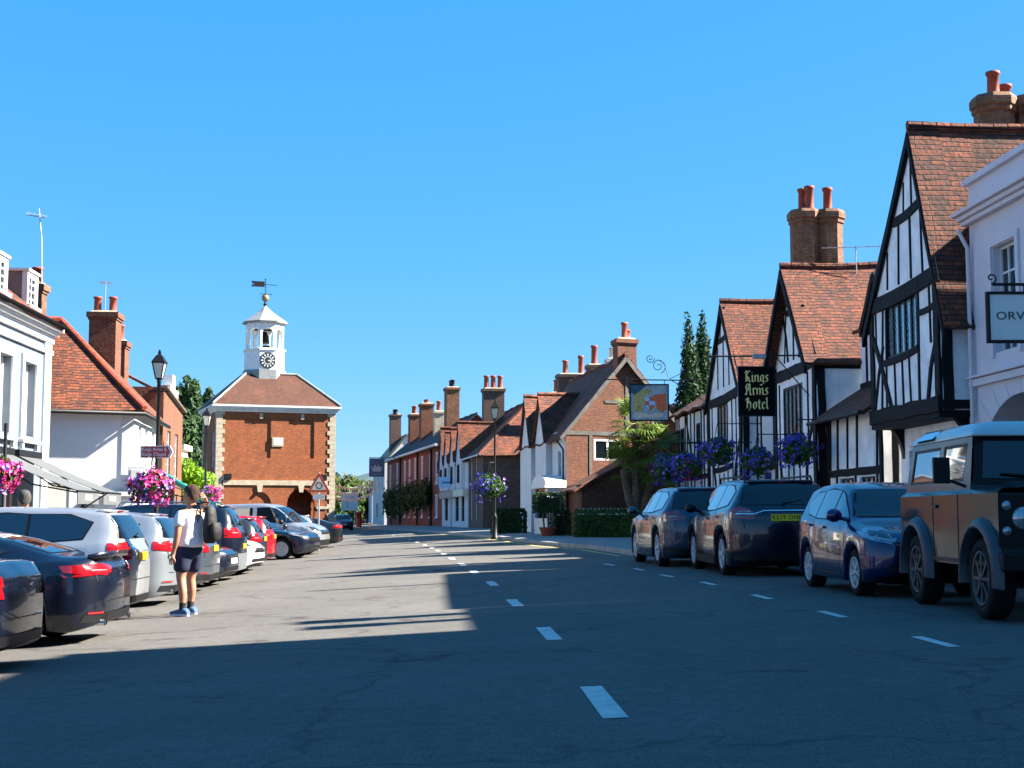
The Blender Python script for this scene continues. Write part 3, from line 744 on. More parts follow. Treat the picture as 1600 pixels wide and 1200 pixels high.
# the houses opposite, out of frame to the right: they shade the near road
def neighbour(name, lab, D0, D1, he, hr, a, mat, gables=()):
    A = (a-.0555*D0, D0); B = (a-.0555*D1, D1)
    n = max(2, int((D0-D1)/3.2)); ops = []
    for i in range(n):
        for z in (.8, 3.6): ops.append((.9+i*(D0-D1-1)/n, z, 1.0, 1.6, 2, 4))
    r, w_, T, ro = house(name, lab, A, B, RZ, 8, he, hr, mat, TILE2, ops, over=.2)
    for g in gables: pass
    return r, ro
n1, ro1 = neighbour('brick_house', 'lower brick house next to the pale shop, just outside the photo', 18.9, 15.6, 8.3, 9.6, 12.0, BRICKB)
n2, ro2 = neighbour('townhouse', 'tall rendered townhouse beside the camera on the inn side, out of the photo', 15.4, 3.0, 11.0, 13.2, 11.6, WHITE)
n3, ro3 = neighbour('townhouse', 'tall brick townhouse behind the camera on the inn side, out of the photo', 2.8, -16.0, 11.6, 13.6, 11.6, BRICK)
chimney(ro1, .75, .7, 8.0, 10.25, .42, .42, (), .3); chimney(ro1, 1.75, .7, 8.0, 10.1, .36, .5, (), .3); chimney(ro1, 2.6, 4, 8.9, 10.6, .8, .8, ((0,0),), .7); chimney(ro2, 1.0, 4, 12.6, 14.6, 1.2, .8, ((-.3,0),(.3,0)), .7)  # first two thin stacks added, unseen, to cast shadow spikes across the road

# ------------------------------------------------------------------ brick cottage with the sweeping roof
def cottage():
    A = (.45, 75); B = (2.4, 62); rz, L = fr(A, B); sh = .0
    r = thing('brick_cottage', 'brick cottage with a white street front and a long sweeping tiled roof, behind the palm', 'house', (A[0], A[1], RZ-.05), rz)
    # gable end set square to the street so that its brick face looks a little towards the sun
    T = Matrix(((1, -.31, 0, 0), (0, 1, 0, 0), (0, 0, 1, 0), (0, 0, 0, 1)))
    d = 5.9; he = 4.7; hr = 8.15
    m = MB(T); fo = [(8.1,2.9,.7,1.0,1,2),(11.2,2.6,.7,1.2,1,2),(1.6,2.8,.8,1.2,2,2),(4.3,2.8,.8,1.2,2,2),(1.6,.7,1.0,1.5,2,3)]
    wall(m, L-.012, he, [o[:4] for o in fo]); wall(m, d, he, (), TL(d)); m.build('front_wall', WHITE, r)
    for o in fo: window(r, *o[:4], *o[4:6], T=T)
    TG = T @ TR(L); g = MB(T)
    so = [(1.35,3.35,1.35,.95)]
    wall(g, d, he, so, TR(L)); g.add([(L,0,he),(L,d,he),(L,d/2,hr-.06)], [(0,1,2)]); g.add([(0,0,he),(0,d,he),(0,d/2,hr-.06)], [(0,1,2)])
    g.add([(0,d,0),(L,d,0),(L,d,he),(0,d,he)], [(1,0,3,2)]); g.build('gable_wall', BRICK, r)
    window(r, *so[0], 2, 1, WPAINT, TG, fw=.09, rec=.03, bar=.05)
    t = MB(TG)
    t.beam(0,4.55,d,4.55,.18,.03); t.beam(3.0,4.6,3.0,7.2,.15,.03); t.beam(1.2,2.2,1.2,4.5,.14,.03); t.beam(1.9,6.0,4.1,6.0,.13,.03); t.beam(4.3,4.6,4.3,6.2,.13,.03); t.beam(4.4,2.2,4.4,4.5,.14,.03)
    t.build('timber_frame', M('weathered grey oak', (.10,.09,.08), .8, var=.3, bmp=.3), r)
    o = gable_roof(r, L, d, he, hr, .35, .25, TILE2, 'x', T, wv=.05)
    b = MB(TG)
    for s in (-1, 1): b.beam(d/2+s*(d/2+.3), he-.45, d/2, hr-.16, .16, .27, -.2)
    b.build('verge_board', M('weathered grey oak'), r)
    chimney(o, L-.55, d/2+.1, 3.0, 9.0, 1.05, .95, ((.0,0),(-.25,.2)), [.75,.45], .17, mat=BRICK, T=T, cowl=False)
    # cross gables on the street front
    for x0, wg, hg in ((6.6,3.0,6.7),(2.3,3.0,6.9)):
        q = MB(T); q.add([(x0,-.3,0),(x0+wg,-.3,0),(x0+wg,-.3,4.6),(x0+wg/2,-.3,hg-.06),(x0,-.3,4.6),(x0+wg,.0,0),(x0+wg,.0,4.6),(x0,0,0),(x0,0,4.6)], [(0,1,2,3,4),(1,5,6,2),(7,0,4,8)])
        q.build('gable_bay', WHITE, r)
        gable_roof(r, wg, 3.4, 4.6, hg, .2, .15, TILE, 'y', T, x0=x0, y0=-.3, name='gable_roof')
    # white shop porch with a curved hood
    p = MB(T); p.box(9.6,-.9,0,13.2,-.02,.75); p.box(9.6,-.9,.75,9.75,-.02,2.25); p.box(13.05,-.9,.75,13.2,-.02,2.25)
    n = 8
    for i in range(n):
        a0, a1 = pi*i/n, pi*(i+1)/n; z0, z1 = 2.25+.45*sin(a0), 2.25+.45*sin(a1); x0, x1 = 11.4-1.9*cos(a0), 11.4-1.9*cos(a1)
        p.add([(x0,-1.0,z0),(x1,-1.0,z1),(x1,.0,z1),(x0,.0,z0),(x0,-1.0,2.2),(x1,-1.0,2.2)], [(0,1,2,3),(4,5,1,0)])
    p.box(9.5,-1.05,2.1,13.3,-.02,2.22)
    p.build('porch', WPAINT, r)
    g2 = MB(T); g2.add([(9.76,-.8,.76),(13.04,-.8,.76),(13.04,-.8,2.09),(9.76,-.8,2.09)], [(0,1,2,3)]); g2.build('shop_window', GLASS, r)
    pipe(r, [(L-.4,-.35,4.2),(L-.1,-.12,3.8),(L-.1,-.12,.1)], T)
    # lean-to on the gable end
    e = MB(T); x1 = L+3.0
    e.add([(L+.01,.1,0),(x1,.1,0),(x1,.1,2.2),(L+.01,.1,2.2),(x1,4.6,0),(x1,4.6,4.4),(L+.01,4.6,0),(L+.01,4.6,4.4)], [(0,1,2,3),(1,4,5,2),(4,6,7,5)])
    e.build('outshot_wall', BRICK, r)
    f = MB(T); slope(f, (x1+.25,-.3,1.95), (x1+.25,4.7,4.6), (L,4.7,4.6), (L,-.3,1.95), .1); f.build('outshot_roof', TILE2, r)
    return r
cottage()
def rearhouse():
    A = (1.6, 94); B = (3.2, 80); rz, L = fr(A, B)
    r = thing('rear_house', 'red tiled house with several chimneys showing behind the brick cottage roof', 'house', (A[0], A[1], .2), rz)
    m = MB(); m.box(0,0,0,L,8,6.2); m.add([(L,0,6.2),(L,8,6.2),(L,4,8.4),(0,0,6.2),(0,8,6.2),(0,4,8.4)], [(0,1,2),(4,3,5)]); m.build('wall', BRICKB, r)
    ro = gable_roof(r, L, 8, 6.2, 8.5, .2, .1, TILE)
    chimney(ro, L-3.5, .9, 5.5, 9.4, 1.0, 1.9, ((0,-.5),(0,.45)), [.8,1.1], .17, mat=BRICKB)
    chimney(ro, L-.8, 1.7, 5.5, 9.7, .8, .8, ((0,0),), 1.1, .19, mat=BRICKB); chimney(ro, L-1.0, 2.8, 6.5, 10.1, .7, .6, ((0,0),), .6, .18, pm=CHPOT, mat=WHITE)
    chimney(ro, 3.5, .9, 5.5, 8.9, .9, .9, ((0,0),), .8, .18, mat=BRICKB)
rearhouse()
# ------------------------------------------------------------------ further houses down the right side
def RW(D): return (2.4-.16*(D-62), D)
def brownhouse():
    A = RW(95.5); B = RW(88.5); rz, L = fr(A, B)
    r = thing('brown_brick_house', 'dark brown brick corner house with a hipped orange tiled roof and white sashes', 'house', (A[0], A[1], .12), rz)
    d = 9; he = 4.9; hr = 8.0; m = MB(); fo = [(3.2,.8,1.0,2.3),(3.2,2.9+.4,1.0,1.55),(.8,.8,1.0,2.3),(.8,3.3,1.0,1.5)]; so = [(2.6,3.0,1.5,1.5),(2.6,.7,1.0,1.3),(5.9,3.0,1.3,1.5)]
    fo[0] = (3.2,.7,1.0,2.1); fo[2] = (.8,.7,1.0,2.1)
    wall(m, L, he, fo); wall(m, d, he, so, TR(L)); wall(m, d, he, (), TL(d)); m.build('wall', BRICKB, r)
    for o in fo: window(r, *o, 2, 4, sash=True)
    for o in so: window(r, *o, 1, 2, T=TR(L), fw=.1, rec=.02)
    f = MB(); o_ = .35
    a, b, c, e = (-o_,-o_,he-.1), (L+o_,-o_,he-.1), (L+o_,d+o_,he-.1), (-o_,d+o_,he-.1); p, q = (L/2,L/2,hr), (L/2,d-L/2,hr)
    p, q = (L/2-.1, 3.2, hr), (L/2+.1, d-2.5, hr)
    for pts in ((a,b,p,p),(b,c,q,p),(c,e,q,q),(e,a,p,q)): slope(f, *pts, .1)
    o = f.build('roof', TILE, r); k = MB(); ridge(k, [b, p]); ridge(k, [p, q]); k.build('ridge_tiles', TILE, o)
    gut(r, (-.3,-.42,he-.12), (L+.4,-.42,he-.12), mat=WPAINT)
    return r
brownhouse()
def whitegables():
    A = RW(112); B = RW(95.8); rz, L = fr(A, B)
    r = thing('gabled_cottages', 'row of narrow white street gables under one big orange roof, with a shop below', 'house', (A[0], A[1], .08), rz)
    d = 8; he = 4.9; m = MB(); wall(m, L, he, [(1.2,3.2,1,1.3),(4.6,3.2,1,1.3),(8.6,3.2,1,1.3),(12.6,3.2,1,1.3),(2,.6,2.2,2.0),(6,0,1.0,2.2),(9,.6,2.2,2.0),(12.6,.6,1.8,2)], d=.2)
    wall(m, d, he, (), TR(L)); m.add([(L,0,he),(L,d,he),(L,d/2,8.7)], [(0,1,2)]); m.add([(0,0,he),(0,d,he),(0,d/2,8.7)], [(1,0,2)]); m.build('wall', WHITE, r)
    for x in (1.2,4.6,8.6,12.6): window(r, x, 3.2, 1, 1.3, 2, 3, DARKF)
    for x in (2, 9): window(r, x, .6, 2.2, 2.0, 3, 2, DARKF)
    window(r, 12.6, .6, 1.8, 2, 3, 2, DARKF); door(r, 6, 0, 1, 2.2, DARKF)
    ro = gable_roof(r, L, d, he, 8.75, .2, .15, TILE, 'x')
    for x0, wg, hg in ((.4,2.6,7.9),(3.7,2.6,7.4),(7.6,2.7,7.4),(11.6,3.0,7.6)):
        q = MB(); q.add([(x0,-.25,2.9),(x0+wg,-.25,2.9),(x0+wg,-.25,5.2),(x0+wg/2,-.25,hg-.06),(x0,-.25,5.2),(x0+wg,0,2.9),(x0+wg,0,5.2),(x0,0,2.9),(x0,0,5.2)], [(0,1,2,3,4),(1,5,6,2),(7,0,4,8)])
        q.build('gable_bay', WHITE, r); gable_roof(r, wg, 3.2, 5.2, hg, .15, .1, TILE, 'y', x0=x0, y0=-.25, name='gable_roof')
        window(r, x0+wg/2-.45, 3.3, .9, 1.3, 2, 2, DARKF, T=Matrix.Translation((0,-.4,0)), rec=.1)
    s = MB(); s.box(10.4,-.35,2.35,L-.1,-.02,2.85); s.build('shop_fascia', CREAM, r)
    s = MB(); s.box(1.0,-.35,2.3,10.2,-.02,2.8); s.build('shop_fascia', M('taupe fascia', (.33,.28,.26), .6), r)
    chimney(ro, 11.8, 2.4, 6.2, 10.2, 1.0, 1.5, ((0,-.5),(0,0),(0,.5)), .9, .19, mat=BRICKB)
    return r
whitegables()
def redterrace():
    A = (-13.4, 150); B = RW(112.3); rz, L = fr(A, B)
    r = thing('red_brick_terrace', 'long red brick terrace with tall pale sash windows and a slate roof', 'house', (A[0], A[1], 0), rz)
    d = 5.6; he = 7.0; fo = []
    xs = [2.5, 8.5, 14.5, 18, 22, 26.5, 31.5, 35.2]
    for x in xs: fo += [(x,3.7,1.1,2.6),(x,.9,1.1,1.9)]
    m = MB(); wall(m, L, he, fo, d=.12); wall(m, d, he, (), TR(L)); m.add([(L,0,he),(L,d,he),(L,d/2,9.2)], [(0,1,2)]); m.add([(0,0,he),(0,d,he),(0,d/2,9.2)], [(1,0,2)])
    m.build('wall', M('red washed brick', (.21,.045,.028), .85, var=.25, sc=1.5), r)
    for o in fo: window(r, *o, 2, 4, WPAINT, fw=.16, rec=.02, gm=M('net curtained glass', (.30,.28,.25), .3, var=.1), sill=WPAINT)
    ro = gable_roof(r, L, d, he, 9.3, .45, .2, SLATE, 'x')
    gut(r, (-.2,-.5,he-.25), (L+.2,-.5,he-.25), mat=WPAINT, r=.12)
    for x in (12, 24.5, 33): pipe(r, [(x,-.08,6.8),(x,-.08,.2)], r=.1)
    chimney(ro, L-7.5, 2.0, 7.6, 12.1, 1.5, 1.1, ((-.4,0),(.4,0)), .6, .2, pm=DARKF, mat=BRICKY)
    chimney(ro, L-15, 2.0, 7.6, 10.6, 1.0, .9, ((0,0),), .9, .22, mat=STONE)
    chimney(ro, L-23, 2.0, 7.6, 11.9, 1.6, 1.2, ((-.45,0),(0,0),(.45,0)), .35, .2, mat=BRICK)
    chimney(ro, L-32, 2.0, 7.6, 11.5, 1.6, 1.0, ((-.45,0),(.45,0)), .8, .2, mat=BRICK)
    return r
redterrace()
def farhouses():
    r, w_, T, ro = house('far_inn', 'tall grey-roofed house behind the blue hanging board at the bend', (-16.4, 165), (-13.9, 152.5), 0, 5, 6.8, 9.9, WHITE, M('pale lichened tiles', (.30,.26,.19), .9, var=.3), [(2,3.8,1,1.8,2,3),(6,3.8,1,1.8,2,3),(9.5,3.8,1,1.8,2,3),(4,.8,2,1.6,3,2)])
    chimney(ro, 8.5, 1.6, 8, 12.4, 1.3, 1.2, ((-.5,0),(0,0),(.5,0)), .5, .25, mat=BRICKB, pm=DARKF)
    p = (-19.5, 176)
    r, w_, T, ro = house('small_white_shop', 'small white gabled shop with an orange roof at the far end of the street', (-21.6, 206), (-18.7, 187), 0, 9, 4.4, 8.0, WHITE, TILE, [(2,.6,2,1.9,3,2),(8,.6,2,1.9,3,2),(12,2.9,1,1.2,2,2),(4,2.9,1,1.2,2,2)], axis='x', sops=[(1.2,3,1,1.2,2,2),(3,.6,2,1.7,2,2),(6,3,1,1.2,2,2)])
    r, w_, T, ro = house('far_brick_shop', 'dark brick shop standing left of the small white shop far down the street', (-26.5, 246), (-24.2, 226), 0, 9, 5.2, 8.6, BRICKB, TILE2, [(2,.6,2,1.9,3,2),(8,.6,2,1.9,3,2)], axis='x', sops=[(1.2,3,1,1.2,2,2)])
farhouses()
# ------------------------------------------------------------------ left-hand row
LZ = -.24
def bluehouse():
    A = (-12.39, 28.0); B = (-13.0, 39.0); rz, L = fr(A, B)
    r = thing('pale_blue_house', 'pale blue rendered house with white cornice, dormers and folding awnings at the left edge', 'house', (A[0], A[1], LZ), rz)
    d = 8; he = 6.7; m = MB()
    ups = [(L-x, 3.5, 1.1, 1.95) for x in (2.5, 4.65, 6.8, 8.95)]
    gr = [(L-3.6,0,1.0,2.3),(L-6.2,.5,1.9,1.8),(L-9,.5,1.9,1.8)]
    wall(m, L, he, ups+gr, d=.3); wall(m, d, he, (), TR(L)); wall(m, d, he, (), TL(d)); m.add([(L,0,he),(L,d,he),(L,d/2,9.75)], [(0,1,2)]); m.add([(0,0,he),(0,d,he),(0,d/2,9.75)], [(1,0,2)])
    m.build('wall', PALEB, r)
    w = MB()
    w.box(L-.62,-.06,0,L-.003,-.002,he-.5)                    # corner pilaster
    for z, h, p in ((he-.5,.22,.10),(he-.28,.12,.2),(he-.16,.14,.32),(he-.82,.13,.09)): w.box(0,-p,z,L+p*.8,-.002,z+h-.003)
    for o in ups:
        x, z, ww, hh = o
        for b in ((x-.2,z-.1,x-.01,z+hh+.2),(x+ww+.01,z-.1,x+ww+.2,z+hh+.2),(x-.01,z+hh+.01,x+ww+.01,z+hh+.2)): w.box(b[0],-.07,b[1],b[2],-.002,b[3])
        w.box(x-.25,-.16,z-.2,x+ww+.25,-.002,z-.11); w.box(x-.2,-.12,z-.36,x-.08,-.002,z-.205); w.box(x+ww+.08,-.12,z-.36,x+ww+.2,-.002,z-.205)
    w.build('mouldings', WPAINT, r, bevel=.01)
    for o in ups: window(r, *o, 2, 4, WPAINT, rec=.22, sash=True, gm=M('blind behind glass', (.62,.64,.6), .25, var=.05))
    door(r, *gr[0], M('red-brown door', (.18,.06,.035), .5), rec=.2)
    for o in gr[1:]: window(r, *o, 3, 1, WPAINT, rec=.15)
    ro = gable_roof(r, L, d, he+.24, 10.0, .36, .1, TILE, 'x')
    gut(r, (0,-.44,he-.06), (L+.1,-.44,he-.06), mat=M('matt black gutter', (.004,.004,.005), .9, var=0, spec=.05))
    for x in (L-1.15, L-3.9, L-6.6):     # dormers
        q = MB(); q.box(x-.45,.35,6.95,x+.45,1.6,8.0); o = q.build('dormer', M('lead grey cheek', (.16,.155,.145), .8, var=.25, sc=2), ro)
        q = MB(); q.box(x-.55,.15,8.003,x+.55,1.7,8.07); q.box(x-.5,.2,7.1,x-.36,.347,8.0); q.box(x+.36,.2,7.1,x+.5,.347,8.0); q.box(x-.36,.2,7.9,x+.36,.347,8.0); q.box(x-.56,.1,6.98,x+.56,.347,7.09); q.build('dormer_frame', WPAINT, o)
        window(o, x-.36, 7.1, .72, .8, 2, 4, WPAINT, T=Matrix.Translation((0,.2,0)), rec=.06)
    # two folding awnings
    AW = M('grey awning cloth', (.075,.08,.083), .75, var=.12, sc=4)
    for x0, x1, out in ((L-5.8,L-3.7,2.2),(L-3.2,L-1.2,2.2)):
        a = MB(); zt, zb = 2.95, 2.0
        n = 6
        for i in range(n):
            u0, u1 = i/n, (i+1)/n
            f = lambda u: (-.1-out*u, zt-(zt-zb)*u-.06*sin(pi*u))
            (y0, z0), (y1, z1) = f(u0), f(u1); a.slab([(x0,y0,z0),(x0,y1,z1),(x1,y1,z1),(x1,y0,z0)], -.012)
        a.box(x0,-.14-out,zb-.32,x1,-.12-out,zb)
        o = a.build('awning', AW, r)
        b = MB(); b.box(x0-.05,-.2,zt-.02,x1+.05,-.002,zt+.14); b.tube([(x0,-.12-out,zb-.02),(x1,-.12-out,zb-.02)], .035, 6)
        for x in (x0+.1, x1-.1): b.tube([(x,-.15,zt-.1),(x,-out*.55,zb+.15),(x,-.12-out,zb-.05)], .022, 6)
        b.build('awning_frame', DARKF, o)
        e = MB(); e.box((x0+x1)/2-.35,-.148-out,zb-.22,(x0+x1)/2+.35,-.141-out,zb-.1); e.build('awning_label', WPAINT, o)
    return r
bluehouse()
def whitehouse():
    r = thing('white_house', 'white rendered house with a hipped red tile roof, blank side wall facing the camera', 'house', (-12.2, 45, LZ), 0)
    n = Vector((.26, -.966, 0)); u = Vector((-.966, -.26, 0)); f = Vector((-.13, .99, 0))
    z0 = 0; he = 4.85; Wd = 7.5; Ln = 6.6
    c0 = Vector((0,0,0)); c1 = u*Wd; c2 = c1 + f*Ln; c3 = f*Ln
    up = lambda p, z: (p.x, p.y, z)
    m = MB(); m.add([up(c1,0),up(c0,0),up(c0,he),up(c1,he)], [(0,1,2,3)]); m.add([up(c3,0),up(c2,0),up(c2,he),up(c3,he)], [(0,1,2,3)]); m.add([up(c2,0),up(c1,0),up(c1,he),up(c2,he)], [(0,1,2,3)])
    m.build('side_wall', GREYW, r)
    T = Tf((0,0,0), f, (-.99, -.13, 0)); q = MB(); fo = [(1.0,2.9,.75,1.5),(2.7,2.9,.75,1.5),(4.5,2.9,.75,1.5),(1.0,.6,1.6,1.6),(4.2,.6,1.4,1.6)]
    wall(q, Ln, he, fo, T, d=.2); q.build('front_wall', WHITE, r)
    for o in fo: window(r, *o, 2, 3, WPAINT, T, rec=.12)
    pl = MB(); 
    a = n*.05
    pl.add([up(c0+n*.03,0),up(c0+n*.03,he-.1),up(c0+n*.03+u*.38,he-.1),up(c0+n*.03+u*.38,0),up(c0,0),up(c0,he-.1),up(c0+u*.38,he-.1),up(c0+u*.38,0)], [(0,1,2,3),(0,4,5,1),(3,2,6,7),(1,5,6,2)]); pl.build('corner_pilaster', WHITE, r)
    # hipped roof
    hr = 7.9; ov = .35
    e0 = c0 - u*ov - f*ov; e1 = c1 + u*0 - f*ov; e2 = c2; e3 = c3 - u*ov + f*ov*.3
    p = c0 + u*2.8 + f*2.5; p.z = hr; g = c3 + u*2.8; g.z = hr
    E = lambda v: (v.x, v.y, he-.1)
    s = MB(); slope(s, E(e1), E(e0), p, (p + u*4.9)[:], .1); slope(s, E(e0), E(e3), g, p, .1)
    o = s.build('roof', TILE, r)
    k = MB(); ridge(k, [Vector(E(e0))+Vector((0,0,.05)), p + Vector((0,0,.04))], .10); ridge(k, [p + Vector((0,0,.03)), p + u*4.9 + Vector((0,0,.03))], .13); k.build('ridge_tiles', TERRA, o)
    q_ = c0 + u*3.1
    ch = chimney(o, q_.x, q_.y, 5.0, 8.8, .46, .46, ((0,0),), .5, .17, mat=BRICKY)
    t = MB(); t.tube([(q_.x+.18,q_.y-.1,8.2),(q_.x+.12,q_.y-.1,10.2),(q_.x,q_.y-.1,11.2)], .022, 8); t.tube([(q_.x-.4,q_.y-.1,11.0),(q_.x+.25,q_.y-.1,10.9)], .016, 5)
    for i in range(5): t.tube([(q_.x-.35+i*.14,q_.y-.32,11.0-i*.02),(q_.x-.35+i*.14,q_.y+.12,11.12-i*.03)], .010, 4)
    t.build('aerial_mast', STEEL, ch)
    b = MB(); b.tube([E(e1), (e0.x, e0.y, he-.2), (e3.x, e3.y, he-.2)], .07, 8); b.build('gutter', GUTTER, r)
    # shallow blind shopfront recess frame on the side wall
    y = MB(); off = n*.02
    for (a0, a1, z0_, z1_) in ((1.9,5.2,2.42,2.47),(1.9,1.95,0,2.42)): 
        A1, A2 = c0+u*a0+n*.004, c0+u*a1+n*.004
        y.add([up(A2,z0_),up(A1,z0_),up(A1,z1_),up(A2,z1_),up(A2+off,z0_),up(A1+off,z0_),up(A1+off,z1_),up(A2+off,z1_)], [(4,5,6,7),(3,2,6,7),(0,1,5,4),(0,3,7,4),(1,2,6,5)])
    y.build('wall_moulding', WHITE, r)
    c = MB(); A1, A2 = c0+u*1.95, c0+u*7.4
    c.add([up(A2+n*.006,0),up(A1+n*.006,0),up(A1+n*.006,2.41),up(A2+n*.006,2.41)], [(0,1,2,3)]); c.build('cream_lower_wall', M('cream masonry paint', (.66,.66,.54), .8, var=.05), r)
    # small shopfront bay and swan neck pipe at the foot of the corner
    v = MB(); B0 = c0 + n*.02
    def pb(a0, a1, o0, o1, z0_, z1_, mb):
        pts = [c0+u*a0+n*o0, c0+u*a1+n*o0, c0+u*a1+n*o1, c0+u*a0+n*o1]
        mb.add([up(q_, z0_) for q_ in pts]+[up(q_, z1_) for q_ in pts], [(0,3,2,1),(4,5,6,7),(0,1,5,4),(1,2,6,5),(2,3,7,6),(3,0,4,7)])
    pb(-.1,1.15,.02,.7,2.0,2.14,v); pb(-.1,1.15,.02,.55,1.35,1.99,v); pb(-.05,.0,.02,.5,0,1.35,v); pb(.35,.42,.02,.5,0,1.35,v); pb(.72,.78,.02,.5,0,1.35,v); pb(1.05,1.12,.02,.5,0,1.35,v)
    v.build('shopfront', WPAINT, r)
    gl = MB(); pb(0,1.05,.03,.4,.3,1.34,gl); gl.build('shop_window', GLASS, r)
    pp = MB(); pp.tube([c0+u*1.6+n*.1+Vector((0,0,0)), c0+u*1.6+n*.1+Vector((0,0,1.5)), c0+u*1.5+n*.15+Vector((0,0,1.75)), c0+u*1.25+n*.25+Vector((0,0,1.85))], .06, 8)
    pp.add([(0,0,0)],[]); pp.build('flue_pipe', GUTTER, r)
    lp = MB(); lp.lathe([(.08,0),(.16,.08),(.16,.3),(.05,.34)], tuple(c0+u*1.2+n*.4+Vector((0,0,1.9))), 10); lp.build('wall_lantern', IRON, r)
    ac = MB(); pb(-.35,.15,.1,.5,2.2,2.95,ac); pb(-.28,.08,.5,.52,2.3,2.85,ac); ac.build('air_conditioner', M('grey plastic', (.45,.47,.48), .5), r, bevel=.02)
    sg = MB(); pb(.0,.75,.56,.58,1.45,1.92,sg); o = sg.build('shop_sign', GREYW, r)
    return r, c0, u, n
WHH = whitehouse()
def leftrest():
    # brick house with big roof and near chimney behind the white house
    A = (-12.95, 51.7); B = (-13.55, 57.3); rz, L = fr(A, B)
    r = thing('brick_shop', 'narrow brick building with a sloping parapet wall, beyond the white house', 'shop', (A[0], A[1], LZ), rz)
    m = MB(); ops = [(1.2,2.9,.9,1.7),(3.4,2.9,.9,1.7),(1.0,.5,1.6,1.7),(3.4,0,1,2.2)]
    wall(m, L, 5.6, ops); m.add([(0,0,5.6),(L,0,5.6),(0,0,6.15)], [(0,1,2)])
    wall(m, 7, 5.6, (), TL(7)); m.add([(0,0,5.6),(0,7,5.6),(0,7,6.15),(0,0,6.15)], [(1,0,3,2)])
    wall(m, 7, 5.6, (), TR(L)); m.build('wall', BRICK, r)
    for o in ops[:3]: window(r, *o, 2, 4, WPAINT)
    door(r, *ops[3], DARKF)
    c = MB(); c.slab([(-.1,-.15,6.2),(L+.1,-.15,5.66),(L+.1,.25,5.66),(-.1,.25,6.2)], .09); c.build('coping', BRICKB, r)
    # teal awning
    a = MB(); a.slab([(-.6,-1.9,1.95),(3.6,-1.9,1.5),(3.6,-.05,2.6),(-.6,-.05,3.05)], .03); 
    o = a.build('awning', M('teal canvas', (.02,.52,.55), .7, var=.1), r)
    b = MB(); b.tube([(-.6,-1.9,1.93),(3.6,-1.9,1.48)], .03, 6); b.tube([(-.6,-.05,2.6),(-.6,-1.9,1.93)], .02, 6); b.tube([(3.6,-.05,2.2),(3.6,-1.9,1.48)], .02, 6); b.build('awning_frame', DARKF, o)
    # house with ridge parallel to the street behind (dark verge)
    A = (-14.35, 50.6); B = (-15.05, 61.0); rz, L = fr(A, B)
    r2, w_, T, ro = house('tiled_house', 'set-back red tiled house with two brick chimneys, over the roof of the white house', A, B, LZ, 7, 4.9, 8.25, BRICK, TILE, [], over=.3, vo=.2)
    bb = MB(TL(7))
    for s in (-1, 1): bb.beam(3.5+s*3.8, 4.6, 3.5, 8.2, .26, .24, -.16)
    bb.build('verge_board', TIMBER, r2)
    ch = chimney(ro, 1.1, .75, 5.0, 8.95, 1.0, .98, ((-.1,-.28),(-.1,.28)), .55, .15, mat=BRICK)
    chimney(ro, 3.6, .7, 5.0, 8.2, .8, .5, ((0,0),), .6, .13, mat=BRICK)
    masonaerial(ch, 'aerial', 1.4, .85, 8.9, 1.25, .5, 5, 0)
    q = MB(); q.box(6.2,.1,5.3,8.2,2.5,6.6); o = q.build('dormer', BRICKB, ro); q = MB(); slope(q, (5.9,-.1,6.6),(8.5,-.1,6.6),(8.5,3.2,8.2),(5.9,3.2,8.2), .08); q.build('dormer_roof', TILE, o)
    window(o, 6.4, 5.45, 1.6, 1.0, 2, 1, WPAINT, T=Matrix.Translation((0,-.0,0)), rec=.06)
    # white shaped gable further on
    A = (-14.95, 60.5); B = (-15.25, 63.5); rz, L = fr(A, B)
    r3 = thing('shaped_gable_house', 'white house end with a stepped shaped gable, left of the poplars', 'house', (A[0], A[1], LZ), rz)
    q = MB(); st = [(.0,6.6),(.6,6.6),(.6,7.1),(1.2,7.1),(1.2,7.6),(2.0,7.6),(2.0,7.0),(3.4,7.0),(3.4,6.2),(6.0,6.2)]
    pts = [(0,0)] + [(L,0)] + [(min(x, L), z) for x, z in reversed(st)]
    q.add([(x,0,z) for x, z in pts] + [(x,.35,z) for x, z in pts], [list(range(len(pts))), list(range(2*len(pts)-1, len(pts)-1, -1))] + [(i, len(pts)+i, len(pts)+(i+1) % len(pts), (i+1) % len(pts)) for i in range(len(pts))])
    q.box(.1,.36,0,L-.1,7,5.6); q.build('wall', WHITE, r3)
    # cream bay
    r4 = thing('cream_bay_house', 'cream painted house with a square bay and flat cornice, behind the lime-green shrub', 'house', (-17.15, 68, LZ), fr((-15.6,68),(-16.2,76))[0])
    q = MB(); q.box(0,0,0,8,6,4.8); q.box(.6,-.9,0,2.8,-.003,4.6); q.build('wall', CREAM, r4)
    q = MB(); q.box(.4,-1.1,4.603,3.0,.2,4.85); q.box(-.1,-.15,4.853,8.1,6.1,5.0); q.build('cornice', CREAM, r4)
    for z in (.9, 2.9): window(r4, .9, z, 1.6, 1.4, 2, 2, WPAINT, T=Matrix.Translation((0,-.98,0)), rec=.03); window(r4, -.75, z, .6, 1.4, 1, 2, WPAINT, T=Tf((.56,0,0),(0,1,0),(1,0,0)), rec=.0)
leftrest()
